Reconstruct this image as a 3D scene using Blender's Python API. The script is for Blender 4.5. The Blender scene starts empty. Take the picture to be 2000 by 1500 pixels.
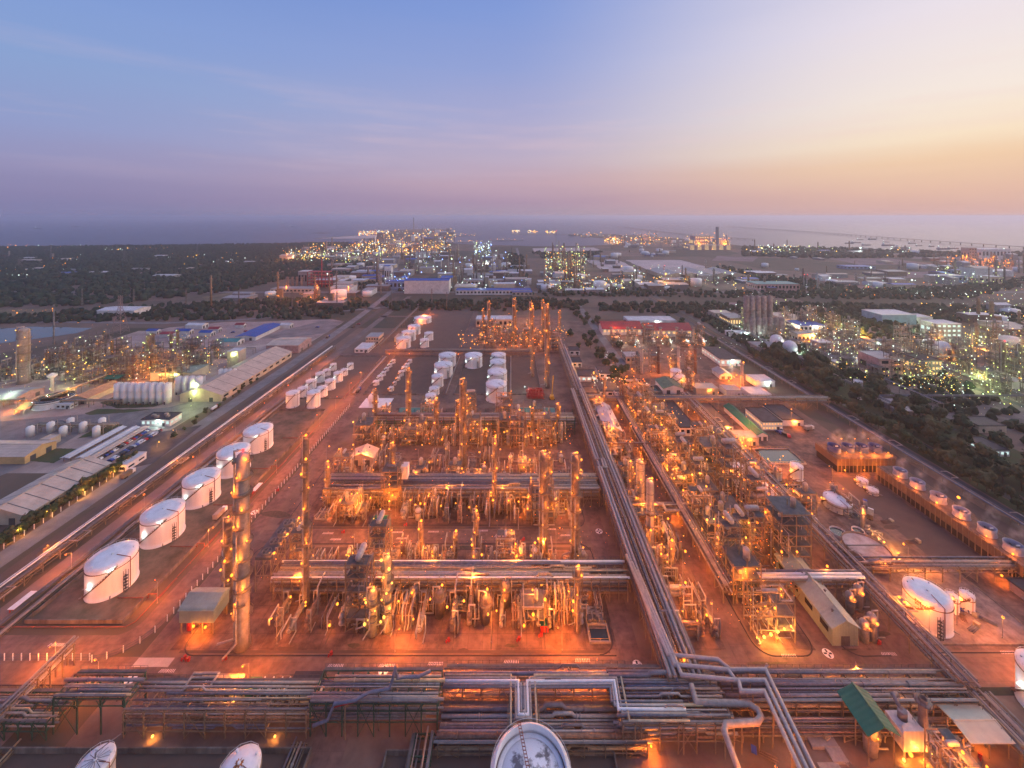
import bpy, math, random
from mathutils import Vector
R = math.radians
sc = bpy.context.scene
col = sc.collection
rnd = random.Random(7)

# ---------------------------------------------------------------- camera
H, F, HY, CX = 160.0, 785.0, 422.0, 1000.0        # drone height, focal length in px, horizon row, centre column
cam_d = bpy.data.cameras.new('camera')
cam = bpy.data.objects.new('camera', cam_d); col.objects.link(cam)
cam.location = (0, 0, H); cam.rotation_euler = (R(90), 0, 0)
cam_d.sensor_width = 36; cam_d.lens = F/2000*36
cam_d.shift_y = -(750-HY)/2000
cam_d.clip_start = 1; cam_d.clip_end = 200000
sc.camera = cam

# ---------------------------------------------------------------- dusk sky
world = bpy.data.worlds.new('World'); sc.world = world; world.use_nodes = True
nt = world.node_tree; nt.nodes.clear()
def N(t, **kw):
    n = nt.nodes.new(t)
    for k, v in kw.items(): setattr(n, k, v)
    return n
def lin(c):
    return tuple((x/255/12.92 if x/255 <= .04045 else ((x/255+.055)/1.055)**2.4) for x in c)+(1,)
tc = N('ShaderNodeTexCoord'); sep = N('ShaderNodeSeparateXYZ'); nt.links.new(tc.outputs['Generated'], sep.inputs[0])
def mth(op, a, b=None, clamp=False):
    n = N('ShaderNodeMath', operation=op, use_clamp=clamp)
    for i, x in enumerate((a, b)):
        if x is None: continue
        if isinstance(x, (int, float)): n.inputs[i].default_value = x
        else: nt.links.new(x, n.inputs[i])
    return n.outputs[0]
elev = mth('DIVIDE', mth('ARCSINE', sep.outputs[2]), R(60), True)
az = mth('ARCTAN2', sep.outputs[0], sep.outputs[1])           # 0 straight ahead, + to the west where the sun has set
nz = N('ShaderNodeTexNoise'); nz.inputs['Scale'].default_value = 3; nz.inputs['Detail'].default_value = 5
mp = N('ShaderNodeMapping'); mp.inputs['Scale'].default_value = (1, 1, 9); mp.inputs['Rotation'].default_value = (0, .06, 0)
nt.links.new(tc.outputs['Generated'], mp.inputs[0]); nt.links.new(mp.outputs[0], nz.inputs[0])
wob = mth('MULTIPLY', mth('SUBTRACT', nz.outputs[0], .5), .035)
elev2 = mth('ADD', elev, wob, True)
def ramp(stops):
    n = N('ShaderNodeValToRGB'); e = n.color_ramp.elements
    while len(e) < len(stops): e.new(.5)
    for i, (d, c) in enumerate(stops): e[i].position = d/60; e[i].color = lin(c)
    nt.links.new(elev2, n.inputs[0]); return n.outputs[0]
SKY_E = ramp([(0,(124,126,168)),(2,(136,132,172)),(5,(150,147,186)),(8.5,(146,157,202)),(14,(138,163,210)),(20,(130,158,214)),(40,(96,128,200))])
SKY_N = ramp([(0,(164,149,170)),(2,(172,148,172)),(4.5,(192,164,180)),(8,(190,174,196)),(13,(174,172,208)),(20,(150,164,214)),(27,(132,156,216)),(45,(104,132,206))])
SKY_W = ramp([(0,(210,170,166)),(2.5,(228,187,168)),(5.5,(242,206,172)),(8,(250,228,200)),(12,(247,233,222)),(20,(236,226,234)),(45,(150,164,216))])
def smooth(a, b):
    n = N('ShaderNodeMapRange', interpolation_type='SMOOTHSTEP')
    n.inputs['From Min'].default_value = a; n.inputs['From Max'].default_value = b
    nt.links.new(az, n.inputs['Value']); return n.outputs[0]
def mixc(f, a, b):
    n = N('ShaderNodeMix', data_type='RGBA'); nt.links.new(f, n.inputs[0]); nt.links.new(a, n.inputs[6]); nt.links.new(b, n.inputs[7]); return n.outputs[2]
st_n = N('ShaderNodeTexNoise'); st_n.inputs['Scale'].default_value = 2.2; st_n.inputs['Detail'].default_value = 7; st_n.inputs['Roughness'].default_value = .6
mp2 = N('ShaderNodeMapping'); mp2.inputs['Scale'].default_value = (1, 1, 11); mp2.inputs['Rotation'].default_value = (.03, -.05, .4); nt.links.new(tc.outputs['Generated'], mp2.inputs[0]); nt.links.new(mp2.outputs[0], st_n.inputs[0])
left = mixc(smooth(R(-58), R(6)), SKY_E, SKY_N)
allsky = mixc(smooth(R(-3), R(52)), left, SKY_W)
def rng(x, a, b, c, d):
    n = N('ShaderNodeMapRange'); n.clamp = True
    for k, v in zip(('From Min', 'From Max', 'To Min', 'To Max'), (a, b, c, d)): n.inputs[k].default_value = v
    nt.links.new(x, n.inputs['Value']); return n.outputs[0]
wisp = mth('MULTIPLY', mth('MULTIPLY', rng(st_n.outputs[0], .5, .75, 0, .26), rng(elev, .06, .13, 0, 1)), rng(elev, .2, .34, 1, 0))
cl = N('ShaderNodeRGB'); cl.outputs[0].default_value = lin((238, 204, 206)); allsky = mixc(wisp, allsky, cl.outputs[0])
bg = N('ShaderNodeBackground'); nt.links.new(allsky, bg.inputs[0]); bg.inputs[1].default_value = 1.0
wo = N('ShaderNodeOutputWorld'); nt.links.new(bg.outputs[0], wo.inputs[0])
world.cycles.sampling_method = 'MANUAL'; world.cycles.sample_map_resolution = 256

# soft afterglow from the west, just above the horizon
sun_d = bpy.data.lights.new('sun', 'SUN'); sun_d.energy = 1.3; sun_d.angle = R(70); sun_d.color = (1, .78, .68)
sun = bpy.data.objects.new('sun', sun_d); col.objects.link(sun)
sun.rotation_euler = Vector((-math.sin(R(62)), -math.cos(R(62)), -math.tan(R(33)))).to_track_quat('-Z', 'Y').to_euler()

vs = sc.view_settings
vs.view_transform = 'Standard'; vs.look = 'None'; vs.gamma = 1; vs.exposure = 0.0; vs.use_curve_mapping = False
cy = sc.cycles
cy.max_bounces = 4; cy.diffuse_bounces = 2; cy.glossy_bounces = 2; cy.transmission_bounces = 2; cy.volume_bounces = 2; cy.transparent_max_bounces = 6
cy.use_denoising = True; cy.use_adaptive_sampling = True; cy.adaptive_threshold = .02; cy.adaptive_min_samples = 32; cy.sample_clamp_indirect = 2.0; cy.use_light_tree = True; cy.light_sampling_threshold = .03; cy.caustics_reflective = False; cy.caustics_refractive = False

# ---------------------------------------------------------------- helpers
def G(px, py, z=0.0):                # the place on the plane at height z that a point of the photograph shows
    d = F*(H-z)/(py-HY); return ((px-CX)*d/F, d)
def hh(pyb, pyt):                    # height of something whose foot and top are seen in these rows
    return (pyb-pyt)*H/(pyb-HY)

class MB:
    def __init__(s): s.v = []; s.f = []; s.mi = []; s.sm = []; s.m = 0
    def face(s, idx, smooth=False): s.f.append(idx); s.mi.append(s.m); s.sm.append(smooth)
    def box(s, x0, y0, z0, x1, y1, z1):
        b = len(s.v); s.v += [(x0,y0,z0),(x1,y0,z0),(x1,y1,z0),(x0,y1,z0),(x0,y0,z1),(x1,y0,z1),(x1,y1,z1),(x0,y1,z1)]
        for q in ((3,2,1,0),(4,5,6,7),(0,1,5,4),(1,2,6,5),(2,3,7,6),(3,0,4,7)): s.face([b+i for i in q])
        return s
    def cb(s, x, y, z, w, d, h): return s.box(x-w/2, y-d/2, z, x+w/2, y+d/2, z+h)
    def bar(s, a, b, w, n=4): return s.tube([a, b], w*.707, n, smooth=False, twist=math.pi/4)
    def tube(s, pts, r, n=8, smooth=True, caps=True, twist=0.0):
        P = [Vector(p) for p in pts]; m = len(P)
        if m < 2: return s
        T = []
        for i in range(m):
            a = (P[i]-P[i-1]).normalized() if i else None
            b = (P[i+1]-P[i]).normalized() if i < m-1 else None
            T.append((a, b))
        t0 = T[0][1]; up = Vector((0,0,1)) if abs(t0.z) < .9 else Vector((0,1,0))
        u = t0.cross(up).normalized(); base = len(s.v)
        for i in range(m):
            a, b = T[i]; t = (a or b) if (a is None or b is None) else (a+b)
            if t.length < 1e-4: t = b
            t = t.normalized(); prev = a or b
            u = (u - prev*u.dot(prev)); u = u.normalized() if u.length > 1e-5 else prev.orthogonal().normalized()
            w = prev.cross(u)
            for k in range(n):
                an = 2*math.pi*k/n+twist; o = u*(math.cos(an)*r)+w*(math.sin(an)*r)
                dn = prev.dot(t)
                o = o - prev*(o.dot(t)/max(dn, .3))
                q = P[i]+o; s.v.append((q.x, q.y, q.z))
            if b is not None and a is not None: u = u - t*2*0  # keep frame
            if b is not None and a is not None:
                rot = a.rotation_difference(b); u = rot @ u
        for i in range(m-1):
            for k in range(n):
                k2 = (k+1) % n; s.face([base+i*n+k, base+i*n+k2, base+(i+1)*n+k2, base+(i+1)*n+k], smooth)
        if caps:
            s.face([base+k for k in range(n)][::-1]); s.face([base+(m-1)*n+k for k in range(n)])
        return s
    def lathe(s, prof, n=24, x=0, y=0, z=0, axis='z', smooth=True, a0=0.0, cap=True):
        b = len(s.v)
        for r, h in prof:
            for k in range(n):
                a = a0+2*math.pi*k/n; c, d = r*math.cos(a), r*math.sin(a)
                s.v.append((x+c, y+d, z+h) if axis == 'z' else ((x+c, y+h, z+d) if axis == 'y' else (x+h, y+c, z+d)))
        flip = axis == 'y'
        for i in range(len(prof)-1):
            for k in range(n):
                k2 = (k+1) % n; q = [b+i*n+k, b+i*n+k2, b+(i+1)*n+k2, b+(i+1)*n+k]; s.face(q[::-1] if flip else q, smooth)
        e = [b+k for k in range(n)]; t = [b+(len(prof)-1)*n+k for k in range(n)]
        if not cap or abs(prof[0][1]-prof[-1][1]) < 1e-4: return s
        if prof[0][0] > .01: s.face(e if flip else e[::-1])
        if prof[-1][0] > .01: s.face(t[::-1] if flip else t)
        return s
    def cyl(s, x, y, z0, z1, r, r1=None, n=16): return s.lathe([(r, z0), (r if r1 is None else r1, z1)], n, x, y)
    def prism(s, pts, z0, z1):
        n = len(pts); b = len(s.v)
        s.v += [(p[0], p[1], z0) for p in pts]+[(p[0], p[1], z1) for p in pts]
        s.face([b+i for i in range(n)][::-1]); s.face([b+n+i for i in range(n)])
        for i in range(n): j = (i+1) % n; s.face([b+i, b+j, b+n+j, b+n+i])
        return s
    def poly(s, pts, z=0.0):
        b = len(s.v); s.v += [(p[0], p[1], p[2] if len(p) > 2 else z) for p in pts]; s.face([b+i for i in range(len(pts))]); return s
    def ball(s, x, y, z, r, n=8, rz=None):
        k = max(4, n//2); s.lathe([(r*math.sin(math.pi*i/k), -(rz or r)*math.cos(math.pi*i/k)) for i in range(k+1)], n, x, y, z); return s
    def blob(s, x, y, z, r, h, rg):
        b = len(s.v); t = (1+5**.5)/2
        for p in ((-1,t,0),(1,t,0),(-1,-t,0),(1,-t,0),(0,-1,t),(0,1,t),(0,-1,-t),(0,1,-t),(t,0,-1),(t,0,1),(-t,0,-1),(-t,0,1)):
            k = rg.uniform(.36, .66); s.v.append((x+p[0]*r*k, y+p[1]*r*k, z+p[2]*h*k))
        for q in ((0,11,5),(0,5,1),(0,1,7),(0,7,10),(0,10,11),(1,5,9),(5,11,4),(11,10,2),(10,7,6),(7,1,8),(3,9,4),(3,4,2),(3,2,6),(3,6,8),(3,8,9),(4,9,5),(2,4,11),(6,2,10),(8,6,7),(9,8,1)):
            s.face([b+i for i in q])
        return s
    def mesh(s, name, mats):
        me = bpy.data.meshes.new(name); me.from_pydata(s.v, [], s.f)
        for m in (mats if isinstance(mats, (list, tuple)) else [mats]): me.materials.append(m)
        me.polygons.foreach_set('material_index', s.mi); me.polygons.foreach_set('use_smooth', s.sm)
        me.update(); return me

def obj(name, mb, mat, parent=None, loc=(0,0,0), rz=0.0, label=None):
    me = mb.mesh(name, mat) if isinstance(mb, MB) else mb
    o = bpy.data.objects.new(name, me); col.objects.link(o)
    o.location = loc; o.rotation_euler = (0, 0, rz)
    if parent is not None: o.parent = parent
    if label: o['label'] = label
    return o
def tag(o, label, cat, group=None, kind=None):
    o['label'] = label; o['category'] = cat
    if group: o['group'] = group
    if kind: o['kind'] = kind
    return o
def thing(name, label, cat, loc=(0,0,0), rz=0.0, group=None):
    o = bpy.data.objects.new(name, None); col.objects.link(o); o.empty_display_size = .1
    o.location = loc; o.rotation_euler = (0, 0, rz)
    return tag(o, label, cat, group)
KIDS = {}
def kids(o):
    if o.name not in KIDS: KIDS[o.name] = list(o.children)
    return KIDS[o.name]
def clone(o, loc, rz=0.0, label=None, group=None, parent=None, scale=None, swap=None):
    c = o.copy(); col.objects.link(c)
    if parent is None:
        c.location = loc; c.rotation_euler = (0, 0, rz)
        if label: c['label'] = label
        if group: c['group'] = group
        if scale: c.scale = scale if isinstance(scale, tuple) else (scale,)*3
    else: c.parent = parent
    for k in kids(o): clone(k, None, parent=c)
    return c
PROTO = []
def proto(o): PROTO.append(o); return o          # a first of its kind: kept only if something stands there
def drop(o):
    for k in list(o.children): drop(k)
    bpy.data.objects.remove(o)
def put(o, loc, rz=0.0, label=None, group=None, scale=None): return clone(o, loc, rz, label, group, None, scale)
ORD = 'first second third fourth fifth sixth seventh eighth ninth tenth eleventh twelfth thirteenth fourteenth fifteenth sixteenth seventeenth eighteenth nineteenth twentieth'.split()
def nth(i):
    if i < 20: return ORD[i]
    if i >= 99: return 'hundredth' if i == 99 else 'hundred-'+nth(i-100)
    t = ['twenty', 'thirty', 'forty', 'fifty', 'sixty', 'seventy', 'eighty', 'ninety'][(i+1)//10-2]; u = (i+1) % 10
    return (t+'-'+ORD[u-1]) if u else t[:-1]+'ieth'

# ---------------------------------------------------------------- materials
def M(name, c, rough=.7, metal=0.0, var=.22, scale=.35, c2=None, spec=.3, streak=0, bump=0):
    m = bpy.data.materials.new(name); m.use_nodes = True; t = m.node_tree; b = t.nodes['Principled BSDF']
    b.inputs['Roughness'].default_value = rough; b.inputs['Metallic'].default_value = metal
    b.inputs['Specular IOR Level'].default_value = spec
    g = t.nodes.new('ShaderNodeNewGeometry'); n = t.nodes.new('ShaderNodeTexNoise')
    n.inputs['Scale'].default_value = scale; n.inputs['Detail'].default_value = 6; n.inputs['Roughness'].default_value = .65
    if streak:
        mp = t.nodes.new('ShaderNodeMapping'); mp.inputs['Scale'].default_value = (streak, streak, .12)
        t.links.new(g.outputs['Position'], mp.inputs[0]); t.links.new(mp.outputs[0], n.inputs[0])
    else: t.links.new(g.outputs['Position'], n.inputs[0])
    oi = t.nodes.new('ShaderNodeObjectInfo')
    r = t.nodes.new('ShaderNodeMapRange'); r.inputs['From Min'].default_value = .3; r.inputs['From Max'].default_value = .7
    t.links.new(n.outputs[0], r.inputs[0])
    x = t.nodes.new('ShaderNodeMix'); x.data_type = 'RGBA'; t.links.new(r.outputs[0], x.inputs[0])
    d = c2 or tuple(v*(1-2*var) for v in c)
    x.inputs[6].default_value = tuple(d)+(1,); x.inputs[7].default_value = tuple(min(1, v*(1+var*.4)) for v in c)+(1,)
    h = t.nodes.new('ShaderNodeHueSaturation'); t.links.new(x.outputs[2], h.inputs['Color'])
    v = t.nodes.new('ShaderNodeMapRange'); v.inputs['To Min'].default_value = 1-var*.5; v.inputs['To Max'].default_value = 1+var*.3
    t.links.new(oi.outputs['Random'], v.inputs[0]); t.links.new(v.outputs[0], h.inputs['Value'])
    t.links.new(h.outputs[0], b.inputs['Base Color'])
    if bump:
        bn = t.nodes.new('ShaderNodeBump'); bn.inputs['Strength'].default_value = bump; bn.inputs['Distance'].default_value = .3
        t.links.new(n.outputs[0], bn.inputs['Height']); t.links.new(bn.outputs[0], b.inputs['Normal'])
    return m
def patchwork(m, sc_=.0045):                      # plots of differing growth far out
    t = m.node_tree; b = t.nodes['Principled BSDF']; src = b.inputs['Base Color'].links[0].from_socket; g = t.nodes.new('ShaderNodeNewGeometry'); v = t.nodes.new('ShaderNodeTexVoronoi'); v.distance = 'CHEBYCHEV'; v.inputs['Scale'].default_value = sc_; t.links.new(g.outputs['Position'], v.inputs['Vector'])
    r = t.nodes.new('ShaderNodeValToRGB'); e = r.color_ramp.elements; e[0].color = (.55,.62,.5,1); e[1].color = (1.6,1.3,1.25,1); sx = t.nodes.new('ShaderNodeSeparateColor'); t.links.new(v.outputs['Color'], sx.inputs[0]); t.links.new(sx.outputs[0], r.inputs[0])
    x = t.nodes.new('ShaderNodeMix'); x.data_type = 'RGBA'; x.blend_type = 'MULTIPLY'; x.inputs[0].default_value = 1; t.links.new(src, x.inputs[6]); t.links.new(r.outputs[0], x.inputs[7]); t.links.new(x.outputs[2], b.inputs['Base Color'])
def PAVE(name, c, cdark, slab=(5.5, 5.5), joint=.6, stain=.09, rough=.8):
    m = M(name, c, rough); t = m.node_tree; b = t.nodes['Principled BSDF']
    g = t.nodes.new('ShaderNodeNewGeometry')
    n1 = t.nodes.new('ShaderNodeTexNoise'); n1.inputs['Scale'].default_value = stain; n1.inputs['Detail'].default_value = 9; n1.inputs['Roughness'].default_value = .68
    n2 = t.nodes.new('ShaderNodeTexNoise'); n2.inputs['Scale'].default_value = .4; n2.inputs['Detail'].default_value = 5
    for n in (n1, n2): t.links.new(g.outputs['Position'], n.inputs[0])
    r = t.nodes.new('ShaderNodeMapRange'); r.inputs['From Min'].default_value = .36; r.inputs['From Max'].default_value = .58; t.links.new(n1.outputs[0], r.inputs[0])
    x = t.nodes.new('ShaderNodeMix'); x.data_type = 'RGBA'; x.inputs[6].default_value = tuple(cdark)+(1,); x.inputs[7].default_value = tuple(c)+(1,); t.links.new(r.outputs[0], x.inputs[0])
    r2 = t.nodes.new('ShaderNodeMapRange'); r2.inputs['From Min'].default_value = .3; r2.inputs['From Max'].default_value = .68; r2.inputs['To Min'].default_value = .72; r2.inputs['To Max'].default_value = 1.2; t.links.new(n2.outputs[0], r2.inputs[0])
    br = t.nodes.new('ShaderNodeTexBrick'); br.offset = 0; br.inputs['Color1'].default_value = (1,1,1,1); br.inputs['Color2'].default_value = (.88,.88,.9,1); br.inputs['Mortar'].default_value = (joint,)*3+(1,)
    br.inputs['Scale'].default_value = 1; br.inputs['Brick Width'].default_value = slab[0]; br.inputs['Row Height'].default_value = slab[1]; br.inputs['Mortar Size'].default_value = .09
    t.links.new(g.outputs['Position'], br.inputs[0])
    m1 = t.nodes.new('ShaderNodeMix'); m1.data_type = 'RGBA'; m1.blend_type = 'MULTIPLY'; m1.inputs[0].default_value = 1
    t.links.new(x.outputs[2], m1.inputs[6]); t.links.new(br.outputs[0], m1.inputs[7])
    m2 = t.nodes.new('ShaderNodeMix'); m2.data_type = 'RGBA'; m2.blend_type = 'MULTIPLY'; m2.inputs[0].default_value = 1
    t.links.new(m1.outputs[2], m2.inputs[6]); t.links.new(r2.outputs[0], m2.inputs[7]); t.links.new(m2.outputs[2], b.inputs['Base Color'])
    return m
def GLOW(name, c, s, sample=False):
    m = bpy.data.materials.new(name); m.use_nodes = True; t = m.node_tree; t.nodes.clear()
    e = t.nodes.new('ShaderNodeEmission'); e.inputs[0].default_value = tuple(c)+(1,); e.inputs[1].default_value = s
    o = t.nodes.new('ShaderNodeOutputMaterial'); t.links.new(e.outputs[0], o.inputs[0])
    m.cycles.emission_sampling = 'AUTO' if sample else 'NONE'
    return m
def RIB(name, c, pitch=.9, axis=0, rough=.5, var=.15, depth=.75):   # profiled sheet metal
    m = M(name, c, rough, 0, var, .15); t = m.node_tree; b = t.nodes['Principled BSDF']
    tcn = t.nodes.new('ShaderNodeTexCoord'); w = t.nodes.new('ShaderNodeTexWave'); w.wave_type = 'BANDS'; w.bands_direction = 'XYZ'[axis]
    w.inputs['Scale'].default_value = 1/pitch*.314; t.links.new(tcn.outputs['Object'], w.inputs[0])
    bn = t.nodes.new('ShaderNodeBump'); bn.inputs['Strength'].default_value = depth; bn.inputs['Distance'].default_value = .08
    t.links.new(w.outputs[1], bn.inputs['Height']); t.links.new(bn.outputs[0], b.inputs['Normal']); return m

steel = M('steel', (.22,.205,.19), .5, .3)
steel_tan = M('steel_tan', (.30,.22,.14), .6, .1)
steel_dark = M('steel_dark', (.11,.11,.115), .6, .2)
steel_green = M('steel_green', (.035,.11,.075), .6, 0)
pipe_mats = [M('pipe_silver', (.42,.385,.36), .45, .2, .15, .8), M('pipe_pale', (.40,.34,.29), .5, .05, .2, .6), M('pipe_grey', (.22,.22,.24), .55, .2, .2, .7),
             M('pipe_rust', (.28,.17,.12), .7, 0, .3, .9), M('pipe_blue', (.17,.19,.26), .5, .1, .2, .7), M('pipe_sand', (.50,.40,.26), .55, 0, .2, .7)]
silver, pale, pgrey, prust, pblue, psand = pipe_mats
tank_white = M('tank_white', (.82,.80,.79), .42, 0, .07, .5, streak=.9)
tank_old = M('tank_old', (.66,.61,.56), .55, 0, .2, .5, streak=.9)
roof_paint = M('roof_paint', (.80,.80,.82), .5, 0, .12, .25)
rust_red = M('rust_red', (.32,.10,.06), .7, 0, .2)
rust_brown = M('rust_brown', (.17,.09,.06), .7, 0, .3)
insul = M('insulation', (.24,.185,.15), .5, .2, .3, .5)
conc = M('concrete', (.36,.32,.29), .85, 0, .25, .3)
conc_old = M('concrete_old', (.25,.21,.18), .9, 0, .35, .4, streak=.6)
deck_m = M('deck_grating', (.15,.145,.14), .8, .1)
white_p = M('white_paint', (.8,.79,.77), .5, 0, .1)
yellow_p = M('yellow_paint', (.7,.42,.05), .5, 0, .1)
red_p = M('red_paint', (.5,.03,.025), .5, 0, .1)
blue_p = M('blue_paint', (.03,.08,.42), .5, 0, .12)
green_p = M('green_paint', (.02,.15,.09), .5, 0, .12)
black_p = M('black_paint', (.02,.02,.022), .6, 0, .1)
glass_d = M('dark_glass', (.02,.025,.03), .12, 0, .1, spec=.6)
rubber = M('rubber', (.02,.02,.02), .9)
bark = M('bark', (.09,.065,.045), .9)
leafs = [M('leaf_dark', (.026,.06,.022), .8, 0, .35, .6), M('leaf_mid', (.042,.082,.03), .8, 0, .35, .6), M('leaf_olive', (.07,.085,.035), .8, 0, .3, .6)]
grass_m = M('grass', (.05,.085,.03), .95, 0, .35, .12, c2=(.09,.075,.045), bump=.4)
soil_m = M('soil', (.20,.14,.11), .95, 0, .3, .06, bump=.3)
dark_soil = M('dark_soil', (.085,.062,.052), .95, 0, .4, .12, c2=(.13,.095,.075), bump=.3)
sand_m = M('pale_sand', (.55,.45,.42), .95, 0, .12, .02)
scrub_m = M('scrub', (.07,.07,.05), .95, 0, .4, .02, c2=(.15,.115,.095))
patchwork(scrub_m)
asphalt = M('asphalt', (.10,.095,.10), .85, 0, .25, .15)
asphalt_pale = M('asphalt_pale', (.24,.22,.215), .85, 0, .2, .1)
pave = PAVE('yard_paving', (.225,.138,.103), (.07,.045,.036))
road_m = PAVE('road_paving', (.20,.13,.105), (.12,.08,.066), (4.5, 6), .8, .06)
basin_w = M('basin_water', (.012,.03,.03), .08, 0, .1, spec=.6)
rf_beige = RIB('roof_beige', (.56,.45,.36), 2.0, 1); rf_grey = RIB('roof_grey', (.34,.33,.33), 2.0, 1); rf_green = RIB('roof_green', (.015,.17,.11), 1.4, 1)
rf_red = RIB('roof_red', (.34,.045,.05), 2.2, 0); rf_blue = RIB('roof_blue', (.03,.10,.40), 2, 0); rf_white = RIB('roof_white', (.66,.64,.64), 2, 1); rf_dark = M('roof_dark', (.055,.055,.065), .7, 0, .25, .3)
rf_teal = RIB('roof_teal', (.06,.26,.26), 2, 0); rf_sage = RIB('roof_sage', (.30,.36,.31), 1.4, 1)
w_cream = RIB('wall_cream', (.58,.48,.36), 1.2, 0); w_white = RIB('wall_white', (.74,.72,.71), 1.5, 0, depth=.3); w_sage = RIB('wall_sage', (.25,.32,.27), 1.0, 0); w_grey = M('wall_grey', (.33,.32,.32), .8)
w_blue = RIB('wall_blue', (.22,.32,.5), 1.5, 0); w_pink = M('wall_pink', (.5,.34,.33), .8); w_brick = M('wall_brown', (.30,.2,.15), .8)
bulb = {'o': GLOW('bulb_orange', (1,.33,.035), 3.4), 'y': GLOW('bulb_yellow', (1,.55,.09), 3.6), 'w': GLOW('bulb_white', (.8,1,.9), 2.4), 'g': GLOW('bulb_green', (.8,1,.32), 2.8), 'r': GLOW('bulb_red', (1,.03,.03), 6), 'b': GLOW('bulb_blue', (.25,.4,1), 5), 'd': GLOW('bulb_amber', (1,.2,.02), 3)}
win_warm = GLOW('window_warm', (1,.66,.28), 1.1); win_cool = GLOW('window_cool', (.75,1,.95), .9)

# ---------------------------------------------------------------- lamps
LCOL = {'o': (1,.225,.018), 'y': (1,.36,.05), 'w': (.78,1,.9), 'g': (.75,1,.35), 'r': (1,.05,.05), 'd': (1,.21,.03), 'b': (.3,.45,1)}
LD = {}
LPOW = {'o': 15, 'y': 9, 'd': 9, 'w': 2.2, 'g': 2.6, 'r': 2, 'b': 2}
def light_data(k, p, r):
    if (k, p, r) not in LD:
        d = bpy.data.lights.new('lamp_light', 'POINT'); d.energy = p*LPOW[k]; d.color = LCOL[k]; d.shadow_soft_size = r*1.15; LD[(k, p, r)] = d
    return LD[(k, p, r)]
LM = {}
LR = random.Random(2)
NL = [0]
def lamp(parent, x, y, z, k='o', p=1100, r=.34, name='lamp', emit=True):
    r = round(r*LR.choice((.65, .85, 1, 1.15, 1.35)), 3); key = (k, r)
    if key not in LM: LM[key] = MB().ball(0, 0, 0, r, 8).mesh('lamp', bulb[k])
    o = obj(name, LM[key], None, parent, (x, y, z))
    if emit and p:
        l = bpy.data.objects.new('lamp_light', light_data(k, p, r)); col.objects.link(l); l.parent = o; l.location = (0, 0, -r*.2); NL[0] += 1
    return o
# ================================================================ the setting
def sheet(name, pts, z, m, px=True):
    q = [G(*p) for p in pts] if px else pts
    if px and name in ('field', 'cleared_plot', 'bare_yard', 'lawn', 'sand_spit', 'island', 'reservoir', 'ground_stain'):      # natural, uneven outlines
        e = []
        for i in range(len(q)):
            a, b = Vector(q[i]), Vector(q[(i+1) % len(q)]); n = 10; L = (b-a).length; t = (b-a)/L
            for j in range(n): p = a.lerp(b, j/n)+Vector((-t.y, t.x))*(rnd.uniform(-.012, .02)*L if j else 0); e.append((p.x, p.y))
        q = e
    o = obj(name, MB().poly([(x, y) for x, y in q], z), m); o['kind'] = 'structure'; return o
def rect(name, x0, y0, x1, y1, z, m): return sheet(name, [(x0,y0),(x1,y0),(x1,y1),(x0,y1)], z, m, False)

sea_m = bpy.data.materials.new('sea_water'); sea_m.use_nodes = True
b_ = sea_m.node_tree.nodes['Principled BSDF']; b_.inputs['Base Color'].default_value = (.05,.07,.13,1); b_.inputs['Roughness'].default_value = .3; b_.inputs['IOR'].default_value = 1.13
t_ = sea_m.node_tree; n_ = t_.nodes.new('ShaderNodeTexNoise'); n_.inputs['Scale'].default_value = .04; n_.inputs['Detail'].default_value = 6
g_ = t_.nodes.new('ShaderNodeNewGeometry'); bn_ = t_.nodes.new('ShaderNodeBump'); bn_.inputs['Strength'].default_value = .3; bn_.inputs['Distance'].default_value = 1
t_.links.new(g_.outputs['Position'], n_.inputs[0]); t_.links.new(n_.outputs[0], bn_.inputs['Height']); t_.links.new(bn_.outputs[0], b_.inputs['Normal'])
sheet('sea', [(-70000,1500),(70000,1500),(70000,90000),(-70000,90000)], -1.5, sea_m, False)

coast = [(-3200,484),(-600,481.5),(0,480.5),(250,479),(420,478),(540,476),(600,472),(690,474),(716,473),(722,468),(700,466.5),(640,467),(611,466),(640,463),(700,459),(735,456),(765,451),(790,448.2),(850,447),(885,449),
         (884,455),(876,462),(868,471),(890,476),(950,478.5),(1010,479.5),(1040,481),(1090,481),(1160,479.5),(1200,478),(1204,473.5),(1182,470),(1180,466),(1140,462),(1112,460.5),(1114,457.5),(1160,456.5),(1240,459.5),(1290,463),
         (1350,468),(1400,474),(1450,480),(1500,481.5),(1560,482.5),(1640,485.5),(1700,489),(1780,491.5),(1850,492),(1900,489.5),(1960,491),(2100,494),(3500,500)]
land = [G(*p) for p in coast] + [(4200, -900), (-4200, -900)]
o = sheet('ground', land, 0, scrub_m, False)
sheet('sand_spit', [(615,465.8),(645,463.4),(700,460),(735,458),(748,460),(720,466),(660,466.6)], .3, sand_m)
sheet('island', [(604,455.4),(625,454.4),(650,455.2),(630,456)], .3, scrub_m)

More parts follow.
